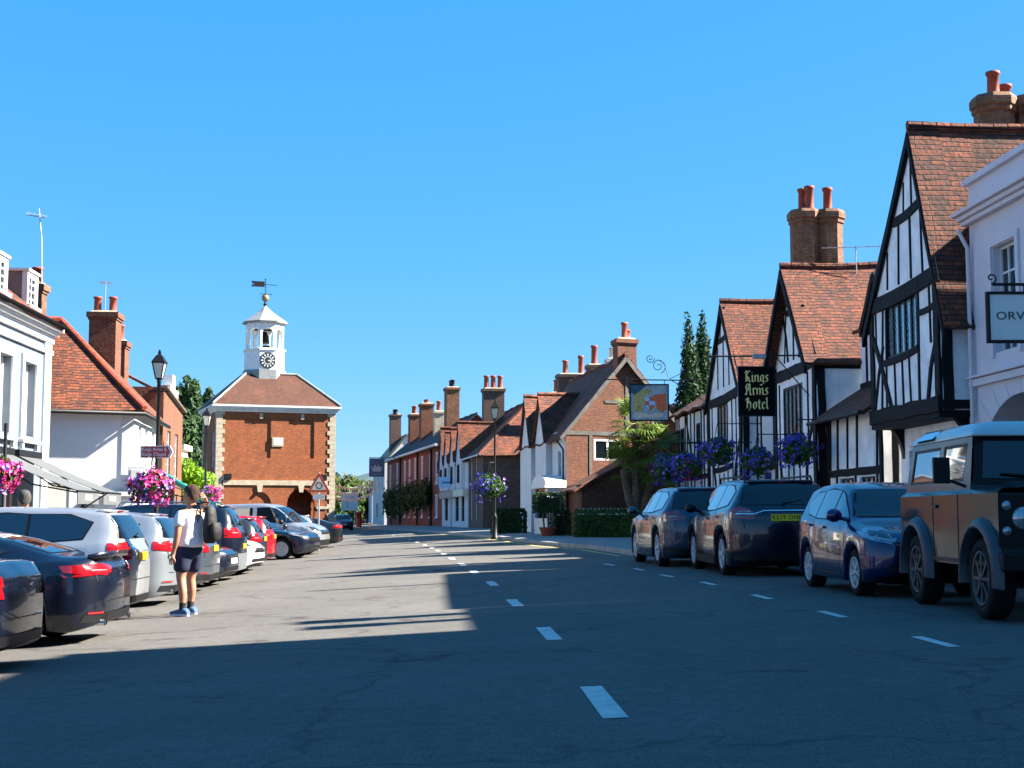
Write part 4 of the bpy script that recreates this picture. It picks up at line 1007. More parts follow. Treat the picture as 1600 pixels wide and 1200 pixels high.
# ------------------------------------------------------------------ market hall
def hall():
    C = P(430, 828, 121); an = radians(20); W = 10.3; D_ = 8.6
    xd = Vector((cos(an), sin(an), 0)); A = Vector((C.x, C.y, 0)) - xd*W/2
    z0 = -.33
    r = thing('market_hall', 'brick market hall with stone quoins, hipped roof and white clock cupola', 'market hall', (A.x, A.y, z0), an)
    H = 10.55
    T = Matrix(); m = MB()
    wall_arches(m, W, 0, 4.0, [(3.75,1.0+.05,2.15,1.3),(7.35,1.22,2.3,1.45)], d=.5)
    blind = [(2.35,6.35,2.3,3.35),(6.2,6.35,2.25,3.35)]
    wall(m, W, H, blind, z0=4.0, d=.10)
    for side, TT in (('r', TR(W)), ('l', TL(D_))):
        wall_arches(m, D_, 0, 4.0, [(2.2,1.15,2.3,1.35),(6.3,1.15,2.3,1.35)], TT, d=.5); wall(m, D_, H, [(1.2,5.6,1.4,3.0),(5.6,5.6,1.4,3.0)], TT, z0=4.0, d=.12)
    m.add([(0,D_,0),(W,D_,0),(W,D_,H),(0,D_,H)], [(1,0,3,2)])
    for o in blind: m.add([(o[0],.10,o[1]),(o[0]+o[2],.10,o[1]),(o[0]+o[2],.10,o[1]+o[3]),(o[0],.10,o[1]+o[3])], [(0,1,2,3)])
    m.add([(0,0,3.95),(W,0,3.95),(W,D_,3.95),(0,D_,3.95)], [(0,3,2,1)])
    m.box(2.55,.14,0,4.95,.3,3.6)
    m.build('wall', BRICKO, r)
    for TT in (TR(W), TL(D_)):
        for x in (1.2, 5.6): window(r, x, 5.6, 1.4, 3.0, 2, 4, WPAINT, TT, rec=.1)
    s = MB()
    # string courses, imposts, keystones
    for (x0, x1, z, h, p) in ((0,W,4.0,.42,.09),): s.box(x0+.62,-p,z,x1-.62,-.002,z+h)
    for x0, x1 in ((.62,2.55),(4.95,5.95),(8.72,W-.62)): s.box(x0,-.08,1.95,x1,-.002,2.2)
    for x in (3.75, 7.35): s.add([(x-.16,-.12,3.4),(x+.16,-.12,3.4),(x+.26,-.12,3.997),(x-.26,-.12,3.997),(x-.16,-.0,3.4),(x+.16,-.0,3.4),(x+.26,-.0,3.997),(x-.26,-.0,3.997)], [(0,1,2,3),(0,4,5,1),(0,3,7,4),(1,5,6,2),(3,2,6,7)])
    for x in (3.75-.1, 7.35-.1): s.box(x,-.1,9.75,x+.28,-.002,10.2)
    o = s.build('string_course', STONE, r)
    for TT in (Matrix(), TR(W), TL(D_)):
        ww = W if TT == Matrix() else D_
        for e_ in (0, 1):
            q = MB(TT); z = 0; i = 0
            while z < H-.4:
                lw = .68 if i % 2 else .48; j_ = RB.uniform(-.02, .02)
                if e_: q.box(ww-lw-j_,-.055,z+.006,ww+.05,-.001,z+.388)
                else: q.box(-.05,-.055,z+.006,lw+j_,-.001,z+.388)
                z += .4; i += 1
            q.build('quoins', STONE, r)
    c = MB()
    for z, h, p in ((H-.25,.18,.14),(H-.07,.14,.26),(H+.07,.12,.36),(H+.19,.16,.46)):
        c.box(-p,-p,z,W+p,D_+p,z+h-.003)
    n = 30
    for k in range(n): x = -.1+ (W+.2)*k/(n-1); c.box(x-.07,-.35,H-.04,x+.07,-.27,H+.066)
    c.build('cornice', M('white stone cornice', (.66,.66,.62), .7, var=.12), r)
    f = MB(); e = .42; zr = 13.9; ze = H+.36; ix, iy = 2.9, 2.9
    a, b, c_, d_ = (-e,-e,ze),(W+e,-e,ze),(W+e,D_+e,ze),(-e,D_+e,ze); a2, b2, c2, d2 = (ix,iy,zr),(W-ix,iy,zr),(W-ix,D_-iy,zr),(ix,D_-iy,zr)
    for pts in ((a,b,b2,a2),(b,c_,c2,b2),(c_,d_,d2,c2),(d_,a,a2,d2)): slope(f, *pts, .12, wv=.01)
    f.poly([a2,b2,c2,d2]); ro = f.build('roof', TILEH, r)
    l = MB()
    for p, q_ in ((a,a2),(b,b2),(c_,c2),(d_,d2),(a2,b2),(b2,c2),(c2,d2),(d2,a2)): l.tube([Vector(p)+Vector((0,0,.06)), Vector(q_)+Vector((0,0,.06))], .11, 6)
    l.build('hip_flashing', LEADR, ro)
    # cupola
    cx, cy = W/2-.45, D_/2-.1; R0 = 1.83
    cu = MB(Matrix.Translation((cx, cy, 0)) @ Matrix.Rotation(pi/8-pi/8, 4, 'Z'))
    cu.lathe([(R0*1.05,13.3),(R0*1.05,14.2),(R0,14.35),(R0,16.0),(R0*1.06,16.05),(R0*1.06,16.2),(R0*.95,16.25)], (0,0,0), 8, smooth=False)
    hh = 18.55
    nn = 8; ap = (R0*.95)*cos(pi/8); sw = 2*(R0*.95)*sin(pi/8)
    for k in range(nn):
        th = pi/8 + k*pi/4 + pi/8
        Tk = Matrix.Rotation(th+pi/2, 4, 'Z') @ Matrix.Translation((-sw/2, -ap, 0))
        wall_arches(cu, sw, 16.2, hh, [(sw/2, sw*.36, 17.55, .5)], Tk, d=.18)
        Tb = Matrix.Rotation(th+pi/2, 4, 'Z') @ Matrix.Translation((sw/2, -ap+.18, 0)) @ Matrix.Rotation(pi, 4, 'Z')
        wall_arches(cu, sw, 16.2, hh, [(sw/2, sw*.36, 17.55, .5)], Tb, d=.005)
    cu.build('cupola', M('white painted boarding', (.72,.73,.70), .6, var=.12, sc=4), r)
    cr = MB(Matrix.Translation((cx, cy, 0))); cr.lathe([(R0*.9,18.5),(R0*1.12,18.55),(R0*1.14,18.68),(R0*.8,19.1),(R0*.42,19.6),(.16,20.15),(.08,20.3)], (0,0,0), 8, smooth=False)
    cr.build('cupola_roof', LEADR, r)
    st = MB(Matrix.Translation((cx, cy, 0))); st.lathe([(R0*1.07,13.35),(R0*1.07,14.3)], (0,0,0), 8, smooth=False); st.build('cupola_skirt', LEADR, r)
    fi = MB(Matrix.Translation((cx, cy, 0))); fi.lathe([(.06,20.2),(.2,20.35),(.08,20.5),(.1,20.6)], (0,0,0), 10); fi.tube([(0,0,20.5),(0,0,22.6)], .035, 6); o = fi.build('finial', IRON, r)
    bl = MB(Matrix.Translation((cx, cy, 0))); bl.ball((0,0,20.95), .34, 14); bl.build('finial_ball', M('weathered gilding', (.30,.20,.10), .5, metal=.4), o)
    vn = MB(Matrix.Translation((cx, cy, 0)))
    vn.box(-1.0,-.02,21.95,-.08,.02,22.45); vn.add([(-1.25,-.02,22.48),(-1.0,-.02,22.45),(-1.0,-.02,22.20),(-1.25,-.02,22.25),(-1.0,-.02,21.95),(-1.25,-.02,21.92),(-1.0,-.02,22.15),(-1.25,-.02,22.15)], [(0,1,2,3),(4,5,7,6)])
    vn.tube([(-.1,0,22.20),(1.0,0,22.15)], .03, 5); vn.tube([(-.5,0,21.30),(.6,0,21.30)], .03, 5); vn.tube([(0,-.55,21.30),(0,.55,21.30)], .03, 5); vn.ball((0,0,22.65),.08,6)
    vn.build('weather_vane', IRON, o)
    be = MB(Matrix.Translation((cx, cy, 0))); be.lathe([(.02,17.9),(.2,17.85),(.3,17.5),(.38,17.1),(.5,16.85),(.46,16.8)], (0,0,0), 14); be.box(-.9,-.07,17.95,.9,.07,18.1); be.box(-.45,-.35,16.3,.45,.35,16.6); be.build('bell', IRON, r)
    # clock
    ck = MB(Matrix.Translation((cx, cy-R0*cos(pi/8)-.03, 15.1)) @ Matrix.Rotation(pi/2, 4, 'X'))
    ck.lathe([(.72,0),(.72,.06),(.66,.07)], (0,0,0), 32, smooth=False); o = ck.build('clock_face', M('black clock dial', (.02,.022,.025), .4), r)
    wh = MB(Matrix.Translation((cx, cy-R0*cos(pi/8)-.105, 15.1)))
    for k in range(12):
        t = 2*pi*k/12; wh.add([(p[0],0,p[1]) for p in [(sin(t+a_)*rr, cos(t+a_)*rr) for a_, rr in ((-.1,.42),(.1,.42),(.1,.6),(-.1,.6))]], [(0,1,2,3)])
    prev = None
    for k in range(24):
        t, t1 = 2*pi*k/24, 2*pi*(k+1)/24; wh.add([(sin(t)*.3,0,cos(t)*.3),(sin(t1)*.3,0,cos(t1)*.3),(sin(t1)*.35,0,cos(t1)*.35),(sin(t)*.35,0,cos(t)*.35)], [(0,1,2,3)])
    wh.beam(0,0,.34,-.1,.06,.01,0); wh.beam(0,0,.5,.06,.04,.012,0); wh.build('clock_numerals', WPAINT, o)
    pq = MB(); pq.box(4.75,-.08,7.35,5.75,-.002,8.15); o = pq.build('plaque', STONE, r); pq = MB(); pq.box(4.87,-.1,7.45,5.63,-.082,8.05); pq.build('plaque_panel', CREAM, o)
    for x in (.75, W-1.3): b = MB(); b.box(x,-.22,4.5,x+.55,-.01,4.95); b.build('floodlight', IRON, r)
    gt = MB()
    for x in [6.2+.25*k for k in range(9)]: gt.tube([(x,1.2,0),(x,1.2,2.6)], .03, 5)
    gt.box(6.13,1.17,1.9,8.57,1.23,2.0); gt.build('iron_railings', M('rust red railings', (.12,.03,.02), .6), r)
    return r
hall()
# ------------------------------------------------------------------ lettering
def text(parent, s, T, size, mat, name='lettering', ext=.004, align='CENTER', sx=1.0):
    cu = bpy.data.curves.new('t', 'FONT'); cu.body = s; cu.size = size; cu.extrude = ext; cu.align_x = align; cu.align_y = 'CENTER'; cu.resolution_u = 3
    cu.space_character = 1.05
    o = bpy.data.objects.new('t', cu); COL.objects.link(o)
    dg = bpy.context.evaluated_depsgraph_get(); me = bpy.data.meshes.new_from_object(o.evaluated_get(dg)); bpy.data.objects.remove(o)
    me.transform(T @ Matrix.Rotation(pi/2, 4, 'X') @ Matrix.Diagonal((sx, 1, 1, 1))); me.name = name
    me.materials.clear(); me.materials.append(mat)
    q = bpy.data.objects.new(name, me); COL.objects.link(q); q.parent = parent; return q
GL = {'i':(.24,[[(0,.5),(.07,.6),(.07,.12),(.16,.02)],[(.04,.80),(.11,.86)]]),
'n':(.46,[[(0,.5),(.07,.6),(.07,.04)],[(.09,.46),(.24,.6),(.31,.5),(.31,.12),(.4,.02)]]),
'g':(.42,[[(.3,.52),(.16,.6),(.07,.5),(.07,.2),(.15,.08),(.3,.18)],[(.3,.6),(.3,-.12),(.16,-.26),(.02,-.2)]]),
's':(.36,[[(.28,.54),(.15,.6),(.07,.48),(.27,.2),(.19,.06),(.03,.08)]]),
'r':(.33,[[(0,.5),(.07,.6),(.07,.1),(.15,.02)],[(.1,.44),(.2,.6),(.28,.52)]]),
'm':(.70,[[(0,.5),(.07,.6),(.07,.04)],[(.09,.46),(.24,.6),(.31,.5),(.31,.04)],[(.33,.46),(.47,.6),(.54,.5),(.54,.12),(.63,.02)]]),
'o':(.42,[[(.18,.6),(.07,.48),(.07,.14),(.18,.02),(.31,.14),(.31,.48),(.18,.6)]]),
't':(.32,[[(.12,.78),(.12,.12),(.2,.02),(.28,.08)],[(0,.58),(.25,.58)]]),
'e':(.38,[[(.3,.12),(.18,.02),(.07,.14),(.07,.48),(.18,.6),(.29,.48),(.09,.32)]]),
'l':(.24,[[(0,.86),(.08,.98),(.08,.12),(.17,.02)]]),
'K':(.58,[[(.12,.96),(.12,.1),(.02,.0)],[(.0,.82),(.12,.96),(.24,.9)],[(.48,.92),(.36,.94),(.16,.5),(.36,.34),(.38,.1),(.5,.0)],[(.2,.96),(.2,.05)]]),
'A':(.62,[[(.0,.12),(.1,.02),(.16,.4),(.06,.72),(.16,.94),(.32,.94),(.42,.88),(.42,.1),(.52,.0)],[(.12,.45),(.42,.45)],[(.28,.9),(.28,.5)]]),
'H':(.60,[[(.14,.94),(.14,.1),(.02,.0)],[(.0,.78),(.14,.94),(.28,.88)],[(.16,.5),(.32,.62),(.42,.5),(.42,.1),(.28,-.12)],[(.24,.9),(.24,.5)]])}
def blackletter(parent, words, T, size, mat):
    for w_ in words:
        s, cx, z = w_; W = sum(GL[c][0] for c in s)*size; x = cx - W/2; m = MB(T)
        nb = Vector((cos(radians(35)), 0, sin(radians(35))))*.062*size; k = 0
        for ch in s:
            wd, st = GL[ch]
            for pl in st:
                for a, b in zip(pl, pl[1:]):
                    A = Vector((x+a[0]*size, -.003-.0004*(k % 4), z+a[1]*size)); B = Vector((x+b[0]*size, A.y, z+b[1]*size)); k += 1
                    m.add([A-nb, B-nb, B+nb, A+nb], [(0,1,2,3)])
                    m.add([A-nb*1.0+Vector((0,-.0002,-.012*size)), A+nb+Vector((0,-.0002,-.012*size)), A+nb*1.0+Vector((0,-.0002,.012*size)), A-nb+Vector((0,-.0002,.012*size))], [(0,1,2,3)])
            x += wd*size
        m.build('lettering', mat, parent, uv=False, recalc=False)
GOLD = M('gilt lettering', (.95, .72, .25), .45, var=.1)
WHL = M('white lettering', (.8, .8, .8), .5, var=0)
# ---- hanging signs on the right
def kingsign():
    D = 40; x0, x1 = (1156-800)/F*D, (1212-800)/F*D; zt, zb = P(0,574,D).z, P(0,649,D).z
    c = Vector(((x0+x1)/2, D, 0)); wl = RL(D)[0]
    r = thing('hanging_sign', 'black board lettered in gold hanging from an iron bar on the inn', 'sign', (c.x, D, zb), 0)
    h = zt-zb; w_ = x1-x0; m = MB(); m.box(-w_/2,-.03,0,w_/2,.03,h); m.build('board', M('black sign board', (.003,.003,.004), .8, var=0, spec=.1), r)
    f = MB(); 
    for b in ((-w_/2-.03,-.045,-.03,w_/2+.03,.045,.0),(-w_/2-.03,-.045,h,w_/2+.03,.045,h+.03),(-w_/2-.03,-.045,.0,-w_/2,.045,h),(w_/2,-.045,.0,w_/2+.03,.045,h)): f.box(*b)
    f.build('frame', IRON, r)
    sz = .34
    for T in (Matrix.Translation((0,-.032,0)), Matrix.Translation((0,.032,0)) @ Matrix.Rotation(pi, 4, 'Z')):
        blackletter(r, [('Kings',0,h*.69),('Arms',0,h*.42),('Hotel',0,h*.13)], T, sz, GOLD)
    zbar = P(0,556,D).z-zb; b = MB(); b.tube([((1108-800)/F*D-c.x,0,zbar-.02),(wl-c.x+.05,0,zbar+.02)], .025, 6)
    b.tube([((1215-800)/F*D-c.x,0,zbar-.03),(wl-c.x,0,zbar-1.15)], .018, 6)
    for x in (-w_/2+.1, w_/2-.1): b.tube([(x,0,h+.02),(x,0,zbar)], .012, 5)
    b.build('bracket', IRON, r)
    l = MB(); l.box(-.14,-.32,zbar-.1,.22,-.1,zbar+.02); l.tube([(0,-.1,zbar),(0,0,zbar)], .02, 5); l.build('sign_lamp', M('grey lamp housing', (.3,.32,.34), .5), r)
    return r
kingsign()
def spiral(mb, c, r0, turns, dirn=1, a0=0, r=.015, n=26):
    mb.tube([(c[0]+r0*(1-i/n*.85)*cos(a0+dirn*turns*2*pi*i/n), c[1], c[2]+r0*(1-i/n*.85)*sin(a0+dirn*turns*2*pi*i/n)) for i in range(n+1)], r, 5)
def armssign():
    D = 54; X = lambda px: (px-800)/F*D; zb = P(0,656,D).z; zt = P(0,602,D).z; cx_ = X(1015); w_ = X(1044)-X(986); h = zt-zb
    r = thing('hanging_sign', 'framed pictorial board with an orange shield and a golden beast, hung above the palm', 'sign', (cx_, D, zb), 0)
    m = MB(); m.box(-w_/2,-.03,0,w_/2,.03,h); m.build('board', M('grey-blue sign ground', (.30,.36,.38), .5, var=.3, sc=5), r)
    f = MB()
    for b in ((-w_/2-.05,-.05,-.05,w_/2+.05,.05,.0),(-w_/2-.05,-.05,h,w_/2+.05,.05,h+.05),(-w_/2-.05,-.05,.0,-w_/2,.05,h),(w_/2,-.05,.0,w_/2+.05,.05,h)): f.box(*b)
    f.build('frame', IRON, r)
    def patch(nm, mat, polys, y=-.034):
        q = MB()
        for i, p in enumerate(polys): q.add([(x*w_-w_/2, y-.0006*i, z*h) for x, z in p], [list(range(len(p)))])
        return q.build(nm, mat, r, uv=False)
    patch('painted_corner', M('dark corner paint', (.03,.08,.12), .6), [[(0,1),(0,.78),(.12,.72),(.45,1)]])  # dark patch across the top left corner of the board
    patch('painted_beast', M('golden paint', (.42,.34,.10), .6, var=.4, sc=12), [[(.04,.25),(.3,.22),(.34,.5),(.42,.52),(.4,.75),(.58,.78),(.56,.88),(.36,.9),(.2,.78),(.08,.72)]])
    patch('painted_shield', M('orange red paint', (.62,.12,.03), .6, var=.2, sc=12), [[(.38,.42),(.52,.25),(.66,.4),(.66,.66),(.38,.66)],[(.62,.72),(.95,.76),(.97,.3),(.85,.22),(.7,.32),(.66,.5)]], -.036)
    patch('painted_quarters', M('pale blue paint', (.35,.55,.75), .6), [[(.38,.54),(.5,.54),(.5,.66),(.38,.66)],[(.5,.42),(.66,.42),(.66,.54),(.5,.54)],[(.38,.42),(.5,.42),(.5,.28)]], -.04)
    patch('painted_scroll', M('cream pink paint', (.62,.50,.40), .6, var=.25, sc=14), [[(.03,.1),(.1,.22),(.3,.2),(.5,.16),(.7,.2),(.9,.18),(.85,.08),(.6,.05),(.4,.06),(.2,.03)]], -.037)
    zbar = P(0,594,D).z-zb; b = MB(); b.tube([(X(945)-cx_,0,zbar+.03),(X(1125)-cx_,0,zbar-.02)], .025, 6)
    for x in (-w_/2+.12, w_/2-.12): b.tube([(x,0,h+.02),(x,0,zbar)], .015, 5)
    b.tube([(X(1118)-cx_,0,zbar+.9),(X(1048)-cx_,0,zbar+.05)], .012, 5); b.tube([(X(1050)-cx_,0,zbar),(X(1120)-cx_,0,zbar-1.1)], .016, 5)
    spiral(b, (X(1030)-cx_,0,zbar+.55), .3, 1.6, 1, -1.2); spiral(b, (X(1017)-cx_,0,zbar+.85), .18, 1.5, -1, 0); spiral(b, (X(956)-cx_,0,zbar+.22), .2, .6, 1, 0)
    b.tube([(X(1028)-cx_,0,zbar+.85),(X(1040)-cx_,0,zbar+.6),(X(1044)-cx_,0,zbar+.2),(X(1050)-cx_,0,zbar)], .013, 5)
    b.build('bracket', IRON, r)
armssign()
def orvsign():
    D = 24; X = lambda px: (px-800)/F*D; x0 = X(1548); w_ = 1.02; zt, zb = P(0,456,D).z, P(0,536,D).z; h = zt-zb; wl = 11.37-.0555*D
    r = thing('hanging_sign', 'pale square shop board in a black frame reading ORVIS, on a scrolled bracket', 'sign', (x0+w_/2, D, zb), 0)
    m = MB(); m.box(-w_/2,-.03,0,w_/2,.03,h); m.build('board', M('pale sign board', (.62,.66,.62), .5, var=.03), r)
    f = MB()
    for b in ((-w_/2-.0,-.05,-.0,w_/2,.05,.05),(-w_/2,-.05,h-.05,w_/2,.05,h),(-w_/2,-.05,.05,-w_/2+.05,.05,h-.05),(w_/2-.05,-.05,.05,w_/2,.05,h-.05)): f.box(*b)
    f.build('frame', IRON, r)
    DL = M('green black lettering', (.02,.04,.045), .5, var=0)
    text(r, 'ORVIS', Matrix.Translation((-.02,-.035,h*.52)), .20, DL, sx=1.2)
    b = MB(); zz = h+.13; b.tube([(-w_/2+.12,0,zz),(wl-x0-w_/2,0,zz)], .028, 6); spiral(b, (-w_/2+.10,0,zz+.11), .1, 1.1, 1, -pi/2)
    for x in (-w_/2+.35, w_/2-.35): b.tube([(x,0,h),(x,0,zz)], .02, 5)
    b.tube([(wl-x0-w_/2,0,zz+.6),(w_/2-.2,0,zz)], .02, 5); b.build('bracket', IRON, r)
orvsign()
def board(name, lab, px, py0, py1, wpx, D, mat, wallx, txts=(), emb=None):
    X = lambda p_: (p_-800)/F*D; zb, zt = P(0,py1,D).z, P(0,py0,D).z; w_ = wpx/F*D; h = zt-zb
    r = thing('hanging_sign', lab, 'sign', (X(px), D, zb), 0)
    m = MB(); m.box(-w_/2,-.04,0,w_/2,.04,h); m.build('board', mat, r, bevel=.01)
    for t in txts: text(r, t[0], Matrix.Translation((0,-.046,h*t[1])), t[2], t[3])
    b = MB(); b.tube([(-w_/2,0,h+.08),(wallx-X(px),0,h+.08)], .03, 5); b.tube([(-w_/2+.1,0,h),(-w_/2+.1,0,h+.08)], .02, 5); b.tube([(w_/2-.1,0,h),(w_/2-.1,0,h+.08)], .02, 5); b.build('bracket', IRON, r)
    return r, w_, h
cs, cw_, ch_ = board('x', 'blue pictorial inn board with a pale crown hanging at the bend of the street', 589, 716, 745, 24, 138, M('deep blue sign', (.02,.07,.14), .5), RW(138)[0], [('CROWN',.14,.26,M('faded blue lettering',(.15,.25,.35),.5))])
q = MB(); q.add([(x*cw_*.36,-.05,ch_*.45+z*ch_*.28) for x, z in ((-.8,-.6),(.8,-.6),(1,.5),(.55,.1),(.35,.8),(0,.2),(-.35,.8),(-.55,.1),(-1,.5))], [list(range(9))]); q.build('painted_crown', M('pale crown paint', (.30,.36,.38), .6), cs)
board('x', 'small dark purple hanging board on the gabled cottages', 691, 722, 740, 16, 113, M('purple sign', (.09,.01,.035), .5), RW(113)[0], [('TIARA',.2,.24,WHL)])
sgn = thing('shop_sign', 'long pale blue shop board above the taupe fascia', 'sign', (RW(104)[0]-.4, 104, 3.55), 0)
m = MB(); m.box(-.75,-.04,-.38,.85,.04,.38); m.build('board', M('pale blue sign', (.38,.6,.82), .5), sgn); m = MB(); m.box(-.5,-.05,-.1,.6,-.041,.04); m.build('faded_lettering', M('blue lettering', (.05,.2,.4), .5), sgn); m = MB(); m.box(.6,-.03,-.03,1.3,.03,.03); m.build('bracket', IRON, sgn)
# ---- lamps, posts, flowers
LAMPGL = M('frosted lantern glass', (.55,.54,.46), .25, var=.05)
def lamp(x, y, h, label, s=1.0):
    z = gz(x, y) + (.12 if x < -9.5 else 0)
    r = thing('street_lamp', label, 'street lamp', (x, y, z), 0, 'Victorian lamp posts along the street')
    m = MB(); m.lathe([(.16,0),(.16,.08),(.12,.12),(.11,.9),(.13,.95),(.07,1.05),(.06,1.2),(.045,h*.6),(.04,h-1.0*s),(.06,h-.97*s),(.03,h-.9*s)], (0,0,0), 12); m.tube([(-.22,0,h-1.25*s),(.22,0,h-1.25*s)], .018, 5); m.build('post', IRON, r)
    g = MB(); g.lathe([(.12*s,h-.86*s),(.235*s,h-.42*s)], (0,0,0), 4, smooth=False); g.build('lantern_glass', LAMPGL, r)
    f = MB(); f.lathe([(.05,h-.92*s),(.13*s,h-.9*s),(.13*s,h-.86*s)], (0,0,0), 4, smooth=False)
    f.lathe([(.27*s,h-.42*s),(.28*s,h-.38*s),(.14*s,h-.2*s),(.05*s,h-.14*s),(.06*s,h-.1*s),(.015,h)], (0,0,0), 4, smooth=False)
    for k in range(4):
        t = pi/4+k*pi/2; f.tube([(.125*s*cos(t),.125*s*sin(t),h-.87*s),(.245*s*cos(t),.245*s*sin(t),h-.41*s)], .014, 4)
    f.build('lantern_cap', IRON, r); return r
def lx(px, D): return (px-800)/F*D
L1 = lamp(lx(246,30), 30, 5.1, 'tall black lamp post carrying the brown finger sign, beside the white house', .72)
L2 = lamp(lx(322,52), 52, 5.4, 'black lamp post in front of the left end of the market hall', .78)
L3 = lamp(lx(773,60), 60, 6.0, 'slim black lamp post on the right pavement before the brown brick house', .95)
def fingersign():
    D = 30; zt, zb = P(0,697,D).z, P(0,716,D).z; x0 = lx(222,D); x1 = lx(274,D); h = zt-zb; w_ = x1-x0
    r = thing('finger_sign', 'brown pointing sign with white lettering on the tall lamp post', 'sign', (x0, D-.09, zb), radians(-6))
    BR = M('brown sign', (.42,.045,.022), .4, var=.05)
    m = MB(); p = [(0,0),(w_*.9,0),(w_,h/2),(w_*.9,h),(0,h)]; m.add([(x,-.012,z) for x, z in p]+[(x,.012,z) for x, z in p], [list(range(5)), list(range(9,4,-1))]+[(i,5+i,5+(i+1) % 5,(i+1) % 5) for i in range(5)]); m.build('plate', WHL, r)
    m = MB(); e = .015; p = [(e,e),(w_*.9-e*.6,e),(w_-e*1.5,h/2),(w_*.9-e*.6,h-e),(e,h-e)]; m.add([(x,-.016,z) for x, z in p], [list(range(5))]); m.build('brown_panel', BR, r)
    text(r, 'Kings Arms &', Matrix.Translation((w_*.42,-.018,h*.70)), .105, WHL, sx=.9); text(r, 'Kings Chapel', Matrix.Translation((w_*.42,-.018,h*.30)), .105, WHL, sx=.9)
    m = MB(); m.add([(w_*.84,-.018,h*.12),(w_*.88,-.018,h*.12),(w_*.96,-.018,h*.5),(w_*.92,-.018,h*.5)], [(0,1,2,3)]); m.add([(w_*.92,-.0181,h*.5),(w_*.96,-.0181,h*.5),(w_*.88,-.0181,h*.88),(w_*.84,-.0181,h*.88)], [(0,1,2,3)]); m.build('chevron', WHL, r)
    m = MB(); m.box(w_*.38,.01,h*.2,w_*.46,.12,h*.32); m.box(w_*.38,.01,h*.7,w_*.46,.12,h*.8); m.build('clamp', STEEL, r)
fingersign()
LUMP = .12
def leafquads(mb, c, rad, n, s, rnd, shell=.55, sc=(1,1,1), fold=True):
    seed0 = rnd.random()*6
    for _ in range(n):
        d = Vector((rnd.gauss(0,1), rnd.gauss(0,1), rnd.gauss(0,1))).normalized()
        q = rad*(shell+(1-shell)*rnd.random()**.6)*(1+LUMP*(sin(d.x*4+seed0)+sin(d.y*5+1+seed0)+sin(d.z*3.5+2))*.5)
        p = Vector((c[0]+d.x*q*sc[0], c[1]+d.y*q*sc[1], c[2]+d.z*q*sc[2]))
        nrm = (d + Vector((rnd.gauss(0,.5), rnd.gauss(0,.5), rnd.gauss(0,.5)))).normalized()
        a = nrm.cross(Vector((rnd.gauss(0,1), rnd.gauss(0,1), rnd.gauss(0,1)))).normalized(); b = nrm.cross(a)
        k = s*(.6+.8*rnd.random()); 
        mb.add([p-a*k, p+b*k*.45+nrm*k*.15, p+a*k, p-b*k*.45+nrm*k*.15], [(0,1,2,3)])
PINK = M('magenta petals', (.45,.005,.15), .6, var=.2, sc=20); RED = M('crimson petals', (.33,.006,.05), .6, var=.2, sc=20); LILAC = M('lilac petals', (.25,.13,.48), .6, var=.2, sc=20)
VIOLET = M('violet blue petals', (.05,.035,.34), .6, var=.25, sc=20)
GR1 = foliage('basket green', (.02,.065,.01), (.07,.16,.02), 6)
FLG = 'hanging baskets of flowers'
def basket(c, rad, label, mixf, seed, hang=None, nleaf=420, cat='flower basket'):
    rnd = random.Random(seed)
    r = thing('hanging_basket', label, cat, (c[0], c[1], c[2]-rad*.6), 0, FLG)
    z = rad*.6; b = MB(); b.lathe([(.02,z-rad*.55),(rad*.35,z-rad*.5),(rad*.55,z-rad*.1),(rad*.56,z+.0)], (0,0,0), 12); b.build('basket', DARKF, r)
    m = MB(); leafquads(m, (0,0,z+.05*rad), rad*.93, int(nleaf*1.5), .055*(rad/.4)**.5, rnd, .55, (1,1,.85)); m.build('foliage', GR1, r, uv=False, recalc=False)
    for mat, fr_, nm, bias in mixf:
        f = MB()
        for _ in range(int(nleaf*fr_)):
            th = rnd.random()*2*pi; ph = math.acos(1-rnd.random()*1.75); d = Vector((sin(ph)*cos(th), sin(ph)*sin(th), cos(ph)))
            if rnd.random() < .6 and (d.x*cos(bias)+d.y*sin(bias)*.2+d.z*.5*sin(bias*3)) < 0: continue
            q = rad*(.80+.30*rnd.random())*(1+.09*(sin(d.x*5+seed)+sin(d.y*4+seed*2)+sin(d.z*5)))
            if sin(d.x*6+seed*3)*sin(d.z*7+seed) > .72 and rnd.random() < .7: continue
            p = Vector((d.x*q, d.y*q, d.z*q*(.86 if d.z > 0 else 1.12)+z)); u = (d+Vector((rnd.gauss(0,.35),rnd.gauss(0,.35),rnd.gauss(0,.35)))).normalized()
            a = u.cross(Vector((rnd.gauss(0,1),rnd.gauss(0,1),rnd.gauss(0,1)))).normalized(); e = u.cross(a); k = .042*(rad/.4)**.5*(.7+.6*rnd.random())
            f.add([p]+[p+(a*cos(t)+e*sin(t))*k+u*k*.25 for t in [2*pi*j/5 for j in range(5)]], [(0,j+1,(j+1) % 5+1) for j in range(5)])
        f.build(nm, mat, r, uv=False, recalc=False)
    if hang:
        h = MB()
        for k in range(3): t = 2*pi*k/3; h.tube([(rad*.5*cos(t),rad*.5*sin(t),z),(0,0,z+rad*1.5)], .008, 4)
        h.tube([(0,0,z+rad*1.5),(hang[0]-c[0],hang[1]-c[1],z+rad*1.5)], .018, 5); h.build('bracket', IRON, r)
    return r
PM = [(PINK,.55,'pink_flowers',0),(RED,.35,'red_flowers',2.6),(LILAC,.45,'lilac_flowers',3.6)]
VM = [(VIOLET,.5,'violet_flowers',2.8),(LILAC,.06,'lilac_flowers',1)]
c = P(247,762,29.6); basket((L1.location.x, 29.6, c.z), .43, 'pink, red and lilac flowers on the tall lamp post under the brown sign', PM, 1, (L1.location.x, 30), 700)
